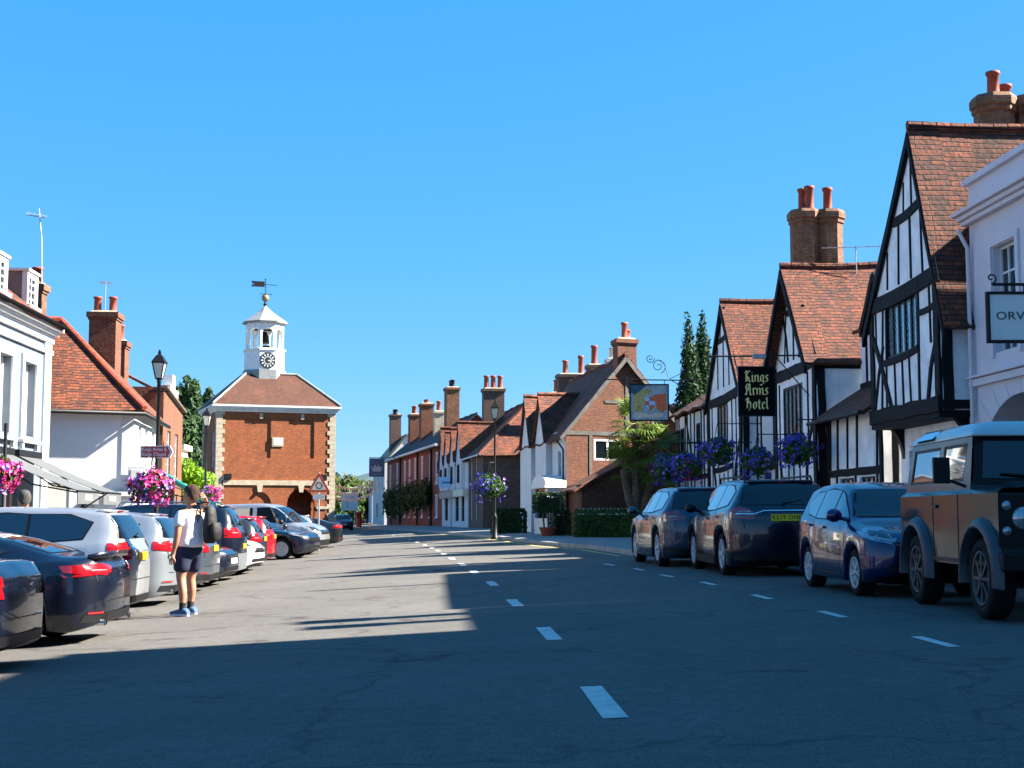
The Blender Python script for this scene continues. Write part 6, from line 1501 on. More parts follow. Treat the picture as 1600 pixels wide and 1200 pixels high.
def car(label, kind, x, y, hd, L, W, H, col, R=.33, wb=.6, fo=None, clad=False, arch=True, style=5, rim=None, plate=None, rails=False, frontplate=None, cat='car', group=None, name='parked_car', light=None, ground=.17, spoiler=False, exhaust=0, detail=True, glassm=None, bumper=None, grille=True, wiper=True, redlow=True):
    S = SHAPES[kind]; rot, z = rot_ground(x, y, hd)
    r = thing(name, label, cat, (x, y, z), 0, group); r.rotation_euler = rot
    WB = wb*L; fo = fo if fo is not None else (L-WB)*.47; xf = L/2-fo; xr = xf-WB; ra = R*1.16
    X = lambda t: L/2 - t*L
    ts = sorted(set([.5-.5*cos(pi*i/34) for i in range(35)] + [(L/2-(xw+ra*1.02*cos(pi*k/14)))/L for xw in (xf, xr) for k in range(15)] + [i/40 for i in range(1, 40)]))
    ts = [t for t in ts if .0015 < t < .9985]; q = [ts[0]]
    for t in ts[1:]:
        if t-q[-1] > .0035: q.append(t)
    ts = q; rows = []
    roofw = W/2*(.66 if kind != 'van' else .80); topmax = H
    for t in ts:
        xx = X(t); e = abs(2*t-1); pw = 1-max(0, (e-.80)/.20)**2.6*.42 if True else 1
        w = W/2*pw*(1-.02*cos(2*pi*t)); zt = sm(S['top'], t)*H; zb_ = min(sm(S['belt'], t)*H, zt-.015)
        sill = ground + .10*max(0, (abs(2*t-1)-.86)/.14) + .03*max(0, (.1-t))/.1
        zlo = sill
        for xw in (xf, xr):
            dd = ra**2-(xx-xw)**2
            if dd > 0: zlo = max(zlo, min(R+sqrt(dd)*1.0, zb_-.08))
        k = min(1, max(0, (zt-zb_)/(H-sm(S['belt'], .5)*H))); wt = (w*.86)*(1-k)+roofw*k; ze = zb_+(zt-zb_)*(.62+.30*k)
        tl_ = .04
        flare = .012 if zlo > sill+.02 else 0
        sec = [(0,zlo+.0),(w*.86,zlo),(w-.035,zlo+.003),(w+flare-.005,zlo+.03),(w+flare,zlo+(zb_-zlo)*.30),(w*1.0,zlo+(zb_-zlo)*.55),(w-.008,zlo+(zb_-zlo)*.80),(w-.03,zb_-.02),(w-.055,zb_+.005),
               ((w-.055)*.55+wt*.45,zb_*.55+ze*.45),(wt+.012,ze-.02*k),(wt-.03,ze+(zt-ze)*.45),(wt*.72,ze+(zt-ze)*.80),(wt*.38,zt-.004),(0,zt)]
        # rounding of nose and tail in profile
        eb = max(0, (e-.93)/.07); bow = eb*.055
        pts = []
        for (yy, zz) in sec:
            dx = -bow*((zz-.52*H*.9)/(.4*H))**2 * (1 if t < .5 else -1) if e > .93 else 0
            pts.append((xx+dx*.8, yy, zz))
        rows.append(pts)
    n = len(rows[0]); V = []; sym = []
    for row in rows: V += row + [(a, -b, c) for a, b, c in row]
    def id_(i, j, s): return i*2*n + (j if s > 0 else n+j)
    Fb = []; Fu = []
    for i in range(len(rows)-1):
        for j in range(n-1):
            for s in (1, -1):
                f = (id_(i,j,s), id_(i+1,j,s), id_(i+1,j+1,s), id_(i,j+1,s))
                (Fu if j < 1 else Fb).append(f if s > 0 else f[::-1])
    for i in (0, len(rows)-1):
        for j in range(n-1):
            f = (id_(i,j,1), id_(i,j+1,1), id_(i,j+1,-1), id_(i,j,-1)); Fb.append(f)
    b = MB(); b.add(V, Fb, True); body = b.build('body', col, r, uv=False, merge=True)
    for p in body.data.polygons: pass
    u = MB(); u.add(V, Fu, False); u.box(xr-R-.1,-W*.30,.16,xf+R+.1,W*.30,.5); u.build('underbody', BLK, r, uv=False)
    bvh = BVHTree.FromPolygons([Vector(v) for v in V], [list(f) for f in Fb])
    side = lambda s: (lambda a, c: (Vector((a, s*3, c)), Vector((0,-s,0))))
    rear = lambda a, c: (Vector((-L, a, c)), Vector((1,0,0))); front = lambda a, c: (Vector((L, a, c)), Vector((-1,0,0)))
    gm = glassm or CG
    for s in (1, -1):
        for k, poly in enumerate(S['sw']):
            pp = [(X(t), zz*H) for t, zz in poly]
            m = MB(); decal(m, bvh, pp, side(s), .010); o = m.build('side_window', glassm or SGL, r, uv=False)
            if detail: m = MB(); decal(m, bvh, grow(pp, .025), side(s), .005); m.build('window_seal', BLK, o, uv=False)
    for nm, poly, og in (('windscreen', S['fw'], front), ('rear_window', S['rw'], rear)):
        pp = [(a*W/2, c*H) for a, c in poly]; m = MB(); decal(m, bvh, pp, og, .010); o = m.build(nm, gm, r, uv=False)
        m = MB(); decal(m, bvh, grow(pp, .03), og, .005); m.build('window_seal', BLK, o, uv=False)
    lt = light or S['tl']
    for s in (1, -1):
        m = MB(); decal(m, bvh, [(s*a*W/2, c*H) for a, c in lt], rear, .014, .04); o = m.build('tail_light', REDL, r, uv=False)
        m = MB(); decal(m, bvh, [(X(t), c*H) for t, c in S['tls']], side(s), .013, .04); m.build('side_lens', REDL, o, uv=False)
        a0, a1 = min(a for a, c in lt), max(a for a, c in lt); c0, c1 = min(c for a, c in lt), max(c for a, c in lt)
        m = MB(); decal(m, bvh, [(s*(a0+(a1-a0)*u_)*W/2, (c0+(c1-c0)*v_)*H) for u_, v_ in ((.25,.44),(.7,.44),(.7,.52),(.3,.52))], rear, .019, .04); m.build('lamp_reflector', CLR, o, uv=False)
        m = MB(); decal(m, bvh, [(s*a*W/2, c*H) for a, c in S['hl']], front, .014, .04); o = m.build('headlight', CLR, r, uv=False)
        m = MB(); decal(m, bvh, [(s*(.62+(a-.62)*.7+.03)*W/2, (.555+(c-.555)*.6-.005)*H) for a, c in S['hl']], front, .019, .04); m.build('lamp_core', M('dark lamp core', (.02,.022,.026), .1, var=0, coat=1), o, uv=False)
        m = MB(); decal(m, bvh, [(X(t), c*H) for t, c in S['hls']], side(s), .013, .04); m.build('side_lens', CLR, o, uv=False)
        # mirror, handles
        m = MB(); xm = X(.30 if kind != 'van' else .27); zm = sm(S['belt'], .3)*H+.07; m.ball((xm, s*(W/2+.10), zm+.03), .12, 12, (.75,.9,.75)); m.tube([(xm+.02, s*(W/2-.09), zm-.03),(xm, s*(W/2+.04), zm+.0)], .03, 6); m.build('door_mirror', BLK if clad or kind == 'van' else col, r, uv=False)
        for t in (.545, .735) if kind != 'coupe' else (.60,):
            m = MB(); c = sm(S['belt'], t)*H*.90; h = bvh.ray_cast(Vector((X(t), s*3, c)), Vector((0,-s,0)))
            if h[0]: m.cbox((X(t), h[0].y+s*.012, c), (.17,.03,.03)); m.build('door_handle', col if kind != 'van' else BLK, r, uv=False)
        if detail:
            m = MB(); zs = ground+.09
            for t in ((.335,.48,.68) if kind not in ('coupe',) else (.36,.60)):
                c1 = sm(S['belt'], t)*H-.01
                decal(m, bvh, [(X(t)-.005,zs),(X(t)+.005,zs),(X(t)+.005,c1),(X(t)-.005,c1)], side(s), .006, .08)
            decal(m, bvh, [(X(.335),zs),(X(.68),zs),(X(.68),zs+.012),(X(.335),zs+.012)], side(s), .006, .08)
            m.build('panel_gap', BLK, r, uv=False)
        if clad:
            m = MB()
            for xw in (xf, xr):
                for k in range(14):
                    a0, a1 = pi*k/14, pi*(k+1)/14; r0, r1 = ra*1.0, ra+.075
                    decal(m, bvh, [(xw+cos(a0)*r0,R+sin(a0)*r0),(xw+cos(a0)*r1,R+sin(a0)*r1),(xw+cos(a1)*r1,R+sin(a1)*r1),(xw+cos(a1)*r0,R+sin(a1)*r0)], side(s), .018, .08)
            decal(m, bvh, [(xr+ra,ground+.01),(xf-ra,ground+.01),(xf-ra,ground+.15),(xr+ra,ground+.15)], side(s), .018, .08); m.build('side_cladding', BLK, r, uv=False)
        for xw in (xf, xr): wheel(r, xw, s*(W/2-.03), R, style, rim)
    if rails:
        for s in (1, -1): m = MB(); m.tube([(X(.42), s*roofw*.93, H*.955),(X(.44), s*roofw*.93, H+.03),(X(.86), s*roofw*.93, H+.02),(X(.89), s*roofw*.93, H*.94)], .02, 6); m.build('roof_rail', CHROME if rails == 1 else BLK, r, uv=False)
    if kind in ('hatch', 'suv') or spoiler:
        m = MB(); t0 = .885 if kind != 'coupe' else .955; zz = sm(S['top'], t0)*H+.015
        w0 = roofw*.92 if kind != 'coupe' else W*.36; ext = .16 if kind != 'coupe' else .14
        m.add([(X(t0),-w0,zz),(X(t0),w0,zz),(X(t0)-ext-.02,w0*.96,zz-.02 if kind != 'coupe' else zz+.03),(X(t0)-ext-.02,-w0*.96,zz-.02 if kind != 'coupe' else zz+.03),(X(t0),-w0,zz-.05),(X(t0),w0,zz-.05),(X(t0)-ext,w0*.96,zz-.045),(X(t0)-ext,-w0*.96,zz-.045)], [(0,1,2,3),(7,6,5,4),(3,2,6,7),(0,3,7,4),(1,5,6,2)], True); o = m.build('spoiler', col, r, uv=False)
        if kind != 'coupe': m = MB(); m.cbox((X(t0)-ext-.022, 0, zz-.035), (.012,.24,.022)); m.build('brake_light', REDL, o, uv=False)
    if plate is not None:
        pz = plate; h = bvh.ray_cast(Vector((-L, 0, pz)), Vector((1,0,0))); m = MB(); xx = h[0].x-.02; m.box(xx-.008,-.26,pz-.056,xx+.03,.26,pz+.056); o = m.build('number_plate', PLY, r, uv=False)
        r['platex'] = xx
    if frontplate is not None:
        pz = frontplate; h = bvh.ray_cast(Vector((L, 0, pz)), Vector((-1,0,0))); m = MB(); xx = h[0].x+.02; m.box(xx-.03,-.26,pz-.056,xx+.008,.26,pz+.056); m.build('number_plate', PLW, r, uv=False)
    # lower bumpers
    m = MB(); decal(m, bvh, [(-W*.46,ground+.105),(W*.46,ground+.105),(W*.44,ground+.20),(-W*.44,ground+.20)], rear, .012, .05)
    if bumper: decal(m, bvh, [(-W*.47,ground+.1),(W*.47,ground+.1),(W*.47,.36*H),(-W*.47,.36*H)], rear, .014, .08)
    m.build('rear_bumper', bumper or BLK, r, uv=False)
    if redlow:
        for s in (1, -1): m = MB(); decal(m, bvh, [(s*W*.33,.25*H+.02),(s*W*.43,.25*H+.02),(s*W*.43,.25*H+.045),(s*W*.33,.25*H+.045)], rear, .022, .05); m.build('rear_reflector', REDL, r, uv=False)
    if grille:
        m = MB(); decal(m, bvh, [(-W*.26,.38*H),(W*.26,.38*H),(W*.30,.46*H),(-W*.30,.46*H)], front, .01, .06); decal(m, bvh, [(-W*.36,.17*H),(W*.36,.17*H),(W*.33,.28*H),(-W*.33,.28*H)], front, .01, .06); m.build('grille', BLK, r, uv=False)
        m = MB(); decal(m, bvh, [(-W*.25,.43*H),(W*.25,.43*H),(W*.25,.442*H),(-W*.25,.442*H)], front, .016, .06); m.build('grille_bar', CHROME, r, uv=False)
    if detail:
        m = MB(); zt_ = S['rw'][3][1]*H-.03; decal(m, bvh, [(-W*.37,zt_-.35*H*.62),(-W*.365,zt_-.35*H*.62),(-W*.39,zt_),(-W*.395,zt_)], rear, .006, .08); decal(m, bvh, [(W*.365,zt_-.35*H*.62),(W*.37,zt_-.35*H*.62),(W*.395,zt_),(W*.39,zt_)], rear, .006, .08)
        decal(m, bvh, [(-W*.37,.36*H),(W*.37,.36*H),(W*.37,.366*H),(-W*.37,.366*H)], rear, .006, .08); m.build('tailgate_gap', BLK, r, uv=False)
    if wiper and kind != 'coupe':
        h = bvh.ray_cast(Vector((-L, .02, (S['rw'][3][1]+.012)*H)), Vector((1,0,0)))
        if h[0]: m = MB(); p = h[0]+Vector((-.03,0,0)); m.ball(tuple(p), .028, 8); m.tube([p, p+Vector((.06,-.34,.06))], .010, 5); m.build('rear_wiper', BLK, r, uv=False)
    if exhaust:
        for s in (1, -1):
            m = MB()
            hx = (bvh.ray_cast(Vector((-L, s*W*.30, ground+.2)), Vector((1,0,0)))[0] or Vector((-L/2,0,0))).x
            for k in range(exhaust): m.tube([(hx+.2, s*(W*.28+.085*k), ground+.09),(hx+.0, s*(W*.28+.085*k), ground+.09)], .035, 10, caps=False)
            for k in range(exhaust): m.add([(hx+.03, s*(W*.28+.085*k)+.03*cos(a), ground+.09+.03*sin(a)) for a in [2*pi*j/8 for j in range(8)]], [list(range(8))])
            m.build('exhaust_tips', CHROME, r, uv=False)
    return r, bvh
# paints
NAVY = paint('black blue paint', (.002,.004,.012), .15); SILV = paint('silver paint', (.34,.36,.38), .6, .32); SILV2 = paint('bright silver paint', (.28,.31,.34), .65, .3); GREYP = paint('mid grey paint', (.07,.085,.105), .6, .3); BLACKP = paint('black paint', (.006,.007,.010), .2)
WHITEP = paint('white car paint', (.58,.59,.60), 0, .35); REDP = paint('bright red paint', (.36,.004,.010), .1); DBLUE = paint('dark blue paint', (.008,.02,.07), .4); STEELB = paint('steel blue paint', (.018,.035,.065), .6, .3); BLUEP = paint('deep blue paint', (.003,.006,.055), .4, .25); DGREY = paint('dark grey paint', (.03,.035,.042), .5); YELP = paint('yellow paint', (.34,.27,.01), .1)
LG = 'cars parked nose-in along the left of the road'; RG = 'cars parked along the right kerb'
def noseL(xr_, y, L, tilt=0):       # car centre from the x of its rear bumper; nose to the left
    hd = pi+radians(tilt); return xr_+cos(hd)*L/2, y+sin(hd)*L/2, hd
def tailL(xfr, y, L, tilt=0):
    hd = radians(tilt); return xfr-cos(hd)*L/2, y-sin(hd)*L/2, hd
x, y, h = noseL(-4.6, 13.35, 4.4, 0); car('dark blue hatchback cut by the left edge of the photo, nearest on the left', 'coupe', x, y, h, 4.4, 1.85, 1.42, NAVY, .34, group=LG, exhaust=0, light=[(.58,.50),(.97,.50),(.97,.66),(.62,.66)])
x, y, h = noseL(-4.65, 16.75, 4.7, 2); car('black-blue fastback coupe with a slim red tail lamp and boot lip', 'coupe', x, y, h, 4.7, 1.86, 1.38, NAVY, .34, group=LG, spoiler=True, exhaust=2)
x, y, h = noseL(-5.45, 20.75, 4.5, 2); kuga = car('silver-white estate car with dark side glass and a roof aerial', 'suv', x, y, h, 4.5, 1.84, 1.66, SILV, .35, group=LG, plate=.93, light=[(.62,.545),(.97,.50),(.97,.66),(.62,.70)])[0]
m = MB(); m.tube([(-1.35,.1,1.60),(-1.75,.1,1.86)], .012, 5); m.cbox((-1.35,.1,1.61), (.16,.06,.05)); m.build('roof_aerial', BLK, kuga, uv=False)
x, y, h = noseL(-5.6, 23.9, 4.7, 3); car('bright silver sports SUV with a full-width red light bar and twin exhausts', 'suv', x, y, h, 4.7, 1.92, 1.60, SILV2, .37, group=LG, plate=.62, exhaust=2, light=[(.02,.605),(.97,.59),(.97,.66),(.55,.665),(.02,.64)], wb=.6)
x, y, h = noseL(-5.75, 27.3, 4.4, 2); car('mid grey estate with a round red lamp, behind the man in white', 'hatch', x, y, h, 4.4, 1.82, 1.48, GREYP, .34, group=LG, plate=.86, exhaust=1)
x, y, h = tailL(-5.85, 29.6, 3.9, -2); car('small dark blue car backed in with a white front plate', 'hatch', x, y, h, 3.9, 1.7, 1.42, NAVY, .31, group=LG, frontplate=.52)
x, y, h = noseL(-6.15, 32.3, 4.8, 3); car('large black SUV with a grey lower bumper and bright red lamps', 'suv', x, y, h, 4.8, 1.94, 1.78, NAVY, .39, group=LG, plate=.80, bumper=M('grey plastic bumper', (.09,.10,.105), .5, var=.1), rails=1, light=[(.50,.56),(.97,.56),(.97,.68),(.55,.69)])
x, y, h = tailL(-6.25, 34.9, 4.0, -4); car('white small hatchback facing out with dark fog lamp surrounds', 'hatch', x, y, h, 4.0, 1.74, 1.44, WHITEP, .31, group=LG)
x, y, h = noseL(-6.6, 37.6, 4.2, 3); car('dark grey hatchback just beyond the white small car', 'hatch', x, y, h, 4.2, 1.78, 1.46, DGREY, .32, group=LG, plate=.85)
x, y, h = noseL(-6.95, 41.2, 4.1, 4); car('bright red hatchback with dark rear glass', 'hatch', x, y, h, 4.1, 1.78, 1.50, REDP, .32, group=LG, plate=.85)
x, y, h = tailL(-6.5, 46.6, 4.7, -10); car('dark blue saloon facing out with multi-spoke alloy wheels', 'coupe', x, y, h, 4.7, 1.84, 1.45, NAVY, .345, group=LG, style=5)
x, y, h = tailL(-6.7, 50.6, 4.9, -8); car('silver minivan facing the road, its long roof above the other cars', 'van', x, y, h, 4.9, 1.92, 1.90, SILV, .34, group=LG, cat='minivan')
x, y, h = noseL(-7.5, 54.5, 4.2, 5); car('pale silver hatchback behind the minivan', 'hatch', x, y, h, 4.2, 1.78, 1.48, SILV, .32, group=LG, detail=False)
x, y, h = tailL(-7.55, 57.5, 4.0, -6); car('yellow small car peeking out past the minivan nose', 'hatch', x, y, h, 4.0, 1.72, 1.44, YELP, .31, group=LG, detail=False)
x, y, h = noseL(-7.35, 60.8, 4.4, 6); car('black saloon with a red lamp, last car before the market hall corner', 'coupe', x, y, h, 4.5, 1.8, 1.42, BLACKP, .32, group=LG, detail=False)
x, y, h = noseL(-9.4, 64.5, 4.4, 6); car('pale grey estate furthest along the left parking row', 'hatch', x, y, h, 4.4, 1.8, 1.5, SILV, .32, group=LG, detail=False)
car('blue-silver car driving towards the camera past the market hall', 'suv', lx(537,128), 128, radians(-80), 4.3, 1.8, 1.5, STEELB, .33, name='oncoming_car', frontplate=.55, detail=False)
# right kerb
car('steel blue luxury SUV parked furthest along the right kerb', 'suv', 3.75, 29.6, radians(94.5), 4.4, 1.9, 1.60, STEELB, .37, group=RG, clad=False, plate=.85, rim=ALLOY, redlow=False)
rv, rb = car('dark blue estate SUV with black wheel-arch trim and yellow plate KE19 ONR', 'suv', 4.42, 25.3, radians(92.5), 4.6, 1.86, 1.64, paint('midnight blue paint', (.002,.004,.016), .4), .36, group=RG, clad=True, plate=.97, rails=2, redlow=False, light=[(.50,.615),(.97,.62),(.97,.69),(.78,.70),(.50,.64)])
[setattr(c_, 'data', c_.data.copy()) or c_.data.materials.__setitem__(0, M('yellow plate brightened for shade', (.85,.55,.02), .4, var=.03)) for c_ in children(rv) if c_.name.startswith('number_plate')]  # brighter copy of the plate yellow, lifted because this plate sits in shade
xx = rv['platex']; TP = Matrix.Translation((xx-.012, 0, .97)) @ Matrix.Rotation(-pi/2, 4, 'Z')
text(rv, 'KE19 ONR', TP, .105, INK, 'plate_lettering', .001, sx=.98)
m = MB(); decal(m, rb, [(-.62,1.045),(-.5,1.045),(-.36,1.09),(.36,1.09),(.5,1.045),(.62,1.045),(.62,1.06),(.51,1.06),(.37,1.105),(-.37,1.105),(-.51,1.06),(-.62,1.06)][:0] or [(-.36,1.075),(.36,1.075),(.36,1.09),(-.36,1.09)], lambda a, c: (Vector((-9, a, c)), Vector((1,0,0))), .02, .05)
for s in (1, -1): decal(m, rb, [(s*.36,1.075),(s*.36,1.09),(s*.52,1.04),(s*.52,1.025)], lambda a, c: (Vector((-9, a, c)), Vector((1,0,0))), .02, .05); decal(m, rb, [(s*.52,1.04),(s*.52,1.025),(s*.80,1.03),(s*.80,1.045)], lambda a, c: (Vector((-9, a, c)), Vector((1,0,0))), .02, .05)
m.build('chrome_strip', CHROME, rv, uv=False)
m = MB()
for rr, rx, rz_ in ((.062,1,.68),(.062,.42,.62)):
    for k in range(18):
        a0, a1 = 2*pi*k/18, 2*pi*(k+1)/18; m.add([(xx-.03, rr*rx*f_*cos(a), 1.145+rr*rz_*f_*sin(a)) for a, f_ in ((a0,1),(a1,1),(a1,.86),(a0,.86))], [(0,1,2,3)])
m.build('emblem', CHROME, rv, uv=False)
car('small deep blue hatchback facing the camera with clear headlamps', 'hatch', 5.05, 19.0, radians(-87), 3.68, 1.6, 1.47, BLUEP, .29, group=RG, style=6)
# ---- boxy off-roader
def offroader():
    x, y, hd = 5.47, 14.95, radians(-91.3); rot, z = rot_ground(x, y, hd)
    r = thing('parked_car', 'boxy grey-green off-road vehicle with pale roof and upright windows, cut by the right edge', 'off-road car', (x, y, z), 0, RG); r.rotation_euler = rot
    GP = paint('grey green paint', (.022,.036,.038), .0, .12); GP.node_tree.nodes['Principled BSDF'].inputs['Coat Weight'].default_value = 0; GP.node_tree.nodes['Principled BSDF'].inputs['Metallic'].default_value = 0; GP.node_tree.nodes['Principled BSDF'].inputs['Specular IOR Level'].default_value = .12; RP = paint('pale roof paint', (.36,.40,.39), 0, .4); CLD = M('dull grey arch', (.018,.024,.034), .45, var=.1)
    W = .84; R = .39; xf, xr = 1.22, -1.14
    b = MB()
    def bodypanel(s):
        T = Matrix(); y_ = s*W; zb_, zt = .52, 1.22
        pts = [(-1.86,.62),(-1.86,zt),(1.72,zt),(1.72,.62)]
        ra = .52; seq = []
        xs = sorted([-1.86,-1.6,1.72,-.2,.3,.62] + [xw+ra*cos(pi*k/12) for xw in (xf, xr) for k in range(13)])
        lo = lambda q: max([.50]+[R+sqrt(max(0, ra*ra-(q-xw)**2)) for xw in (xf, xr) if abs(q-xw) < ra])
        for a, c in zip(xs, xs[1:]): b.add([(a,y_,lo(a+1e-5)),(c,y_,lo(c-1e-5)),(c,y_,zt),(a,y_,zt)], [(0,1,2,3)]); b.add([(a,y_,lo(a+1e-5)),(c,y_,lo(c-1e-5)),(c,y_-s*.25,lo(c-1e-5)),(a,y_-s*.25,lo(a+1e-5))], [(0,1,2,3)])
    bodypanel(1); bodypanel(-1)
    b.add([(-1.86,-W,.5),(-1.86,W,.5),(-1.86,W,1.22),(-1.86,-W,1.22)], [(0,1,2,3)])
    b.add([(1.72,-W,.6),(1.72,-.40,.6),(1.72,-.40,1.22),(1.72,-W,1.22),(1.72,.40,.6),(1.72,W,.6),(1.72,W,1.22),(1.72,.40,1.22)], [(0,1,2,3),(4,5,6,7)])
    # shoulder, wings, bonnet
    for s in (1, -1): b.add([(-1.86,s*W,1.22),(1.72,s*W,1.22),(1.68,s*(W-.07),1.27),(-1.86,s*(W-.07),1.27)], [(0,1,2,3)]); b.add([(.62,s*(W-.07),1.27),(1.68,s*(W-.07),1.27),(1.66,s*.46,1.28),(.62,s*.46,1.28)], [(0,1,2,3)])
    b.build('body', GP, r, uv=False, bevel=.02)
    m = MB(); m.add([(.62,-.46,1.285),(1.66,-.46,1.285),(1.66,.46,1.285),(.62,.46,1.285),(.62,-.42,1.36),(1.60,-.40,1.33),(1.60,.40,1.33),(.62,.42,1.36)], [(0,1,5,4),(1,2,6,5),(2,3,7,6),(4,5,6,7)]); m.build('bonnet', GP, r, uv=False, bevel=.015)
    # cab
    c = MB(); wt = W-.16
    for s in (1, -1):
        y0, y1 = s*(W-.07), s*wt
        def sp(x_, z_): return (x_, y0+(y1-y0)*(z_-1.27)/(1.82-1.27), z_)
        # pillars and rails around four side openings
        for q in ((-1.86,-1.70,1.27,1.82),(-.62,-.48,1.27,1.82),(.38,.50,1.27,1.82)): c.add([sp(q[0],q[2]),sp(q[1],q[2]),sp(q[1],q[3]),sp(q[0],q[3])], [(0,1,2,3)])
        for a, d_ in ((-1.70,-.62),(-.48,.38)):
            c.add([sp(a,1.27),sp(d_,1.27),sp(d_,1.36),sp(a,1.36)], [(0,1,2,3)]); c.add([sp(a,1.76),sp(d_,1.76),sp(d_,1.82),sp(a,1.82)], [(0,1,2,3)])
        c.add([sp(.50,1.27),(.66,y0,1.27),(.50,y1,1.82)], [(0,1,2)])
    c.add([(-1.86,-(W-.07),1.27),(-1.86,W-.07,1.27),(-1.84,wt,1.82),(-1.84,-wt,1.82)], [(0,1,2,3)])
    # windscreen surround
    c.add([(.66,-(W-.07),1.27),(.66,W-.07,1.27),(.63,W-.09,1.36),(.63,-(W-.09),1.36)], [(0,1,2,3)])
    c.build('cab_frame', GP, r, uv=False)
    k = MB(); k.add([(.655,-(W-.1),1.33),(.655,W-.1,1.33),(.505,wt-.02,1.82),(.505,-(wt-.02),1.82)], [(0,1,2,3)]); k.build('windscreen_frame', BLK, r, uv=False)
    g = MB(); g.add([(.648,-(W-.2),1.385),(.648,W-.2,1.385),(.528,wt-.10,1.775),(.528,-(wt-.10),1.775)], [(0,1,2,3)]); o = g.build('windscreen', CG, r, uv=False)
    w_ = MB(); w_.tube([(.675,-.05,1.40),(.655,-.45,1.43)], .012, 5); w_.tube([(.675,.45,1.40),(.655,.05,1.43)], .012, 5); w_.build('wiper', BLK, o, uv=False)
    for s in (1, -1):
        y0, y1 = s*(W-.07)-s*.012, s*wt-s*.012; sp = lambda x_, z_, e=0: (x_, y0+(y1-y0)*(z_-1.27)/(1.82-1.27)+s*e, z_)
        for a, d_ in ((-1.70,-.62),(-.48,.38)):
            g = MB(); g.add([sp(a,1.36),sp(d_,1.36),sp(d_,1.76),sp(a,1.76)], [(0,1,2,3)]); o = g.build('side_window', SGL, r, uv=False)
            f = MB(); 
            for q in ((a,a+.035,1.36,1.76),(d_-.035,d_,1.36,1.76),(a,d_,1.36,1.39),(a,d_,1.73,1.76)): f.add([sp(q[0],q[2],.008),sp(q[1],q[2],.008),sp(q[1],q[3],.008),sp(q[0],q[3],.008)], [(0,1,2,3)])
            f.build('window_seal', BLK, o, uv=False)
    # roof
    m = MB(); rows = []
    for xx_, dz, dw in ((-1.90,0,0),(-1.84,.10,-.02),(-1.70,.145,-.03),(-.4,.165,-.03),(.40,.15,-.03),(.56,.05,0),(.60,.0,0)):
        h0 = 1.825; row = []
        for f_, zz in ((1.0,0),(1.0,.02),(.97,.5),(.86,.86),(.6,.97),(0,1.0)): row.append((xx_, (wt+.03+dw)*f_, h0+dz*zz+.012*(zz > 0)))
        rows.append(row + [(a, -b_, c_) for a, b_, c_ in reversed(row[:-1])])
    m.loft(rows, True, True); m.build('roof', RP, r, uv=False)
    for s in (1, -1):
        g = MB(); V = [(-1.62,s*(wt+.003),1.865),(-.95,s*(wt+.003),1.865),(-.83,s*(wt-.075),1.955),(-1.50,s*(wt-.075),1.955)]; g.add([(a,b_+s*.012,c_+.006) for a,b_,c_ in V], [(0,1,2,3)]); o = g.build('roof_window', M('sky blue roof pane', (.15,.3,.5), .05, var=0, coat=1), r, uv=False)
        f = MB(); f.add([(a+ex,b_+s*.006,c_+.003+ez) for (a,b_,c_),(ex,ez) in zip(V,((-.03,-.02),(.03,-.02),(.03,.015),(-.03,.015)))], [(0,1,2,3)]); f.build('window_seal', BLK, o, uv=False)
    # arches
    for s in (1, -1):
        for xw in (xf, xr):
            m = MB(); V = []
            for k in range(13):
                a = pi*(-.04+1.08*k/12)
                for rr, yy in ((.50,W-.05),(.505,W+.075),(.53,W+.085),(.60,W+.03),(.62,W-.01)): V.append((xw+rr*cos(a), s*yy, R+rr*sin(a)*.98))
            m.add(V, [(5*k+j,5*k+j+1,5*k+j+6,5*k+j+5) for k in range(12) for j in range(4)], True); m.build('wheel_arch', CLD, r, uv=False)
            wheel(r, xw, s*(W+.02), R, 8, M('dark steel rim', (.03,.03,.033), .5), .22)
        m = MB(); m.box(.565, s*(W+.20)-.085, 1.33, .625, s*(W+.20)+.085, 1.60); m.tube([(.62,s*(W-.04),1.30),(.62,s*(W+.17),1.38)], .02, 6); m.build('door_mirror', BLK, r, uv=False, bevel=.025)
        m = MB(); m.box(-.485,s*(W+.001)-.004,.56,-.475,s*(W+.001)+.004,1.22); m.box(.44,s*(W+.001)-.004,.56,.45,s*(W+.001)+.004,1.22); m.box(-1.86,s*(W+.001)-.01,.52,1.72,s*(W+.001)+.01,.56); m.box(-.42,s*(W+.001)-.02,1.08,-.30,s*(W+.001)+.02,1.12); m.build('door_trim', BLK, r, uv=False)
    m = MB(); m.box(1.60,-.40,.62,1.70,.40,1.24)
    for k in range(7): m.box(1.70,-.36,.70+.07*k,1.725,.36,.725+.07*k)
    m.build('grille', BLK, r, uv=False)
    for s in (1, -1):
        for nm, yy, zz, rr, mt in (('headlight',.60,.98,.095,CLR),('indicator_light',.76,1.10,.04,CLR),('side_light',.76,.86,.04,CLR)):
            m = MB(); m.lathe([(rr*1.15,0),(rr*1.15,.02),(rr,.03),(rr*.5,.05),(.005,.056)], (0,0,0), 20, T=Matrix.Translation((1.722,s*yy,zz)) @ Matrix.Rotation(pi/2, 4, 'Y')); m.build(nm, mt, r, uv=False)
    for s in (1, -1): m = MB(); m.box(1.722,s*.68-.145,.70,1.73,s*.68+.145,1.2); m.build('lamp_panel', BLK, r, uv=False)
    m = MB(); m.box(1.74,-.86,.48,1.88,.86,.66); m.box(1.5,-.5,.5,1.74,-.4,.64); m.box(1.5,.4,.5,1.74,.5,.64); m.build('bumper', BLK, r, uv=False, bevel=.02)
    m = MB(); m.box(1.882,-.26,.50,1.892,.26,.62); m.build('number_plate', PLW, r, uv=False)
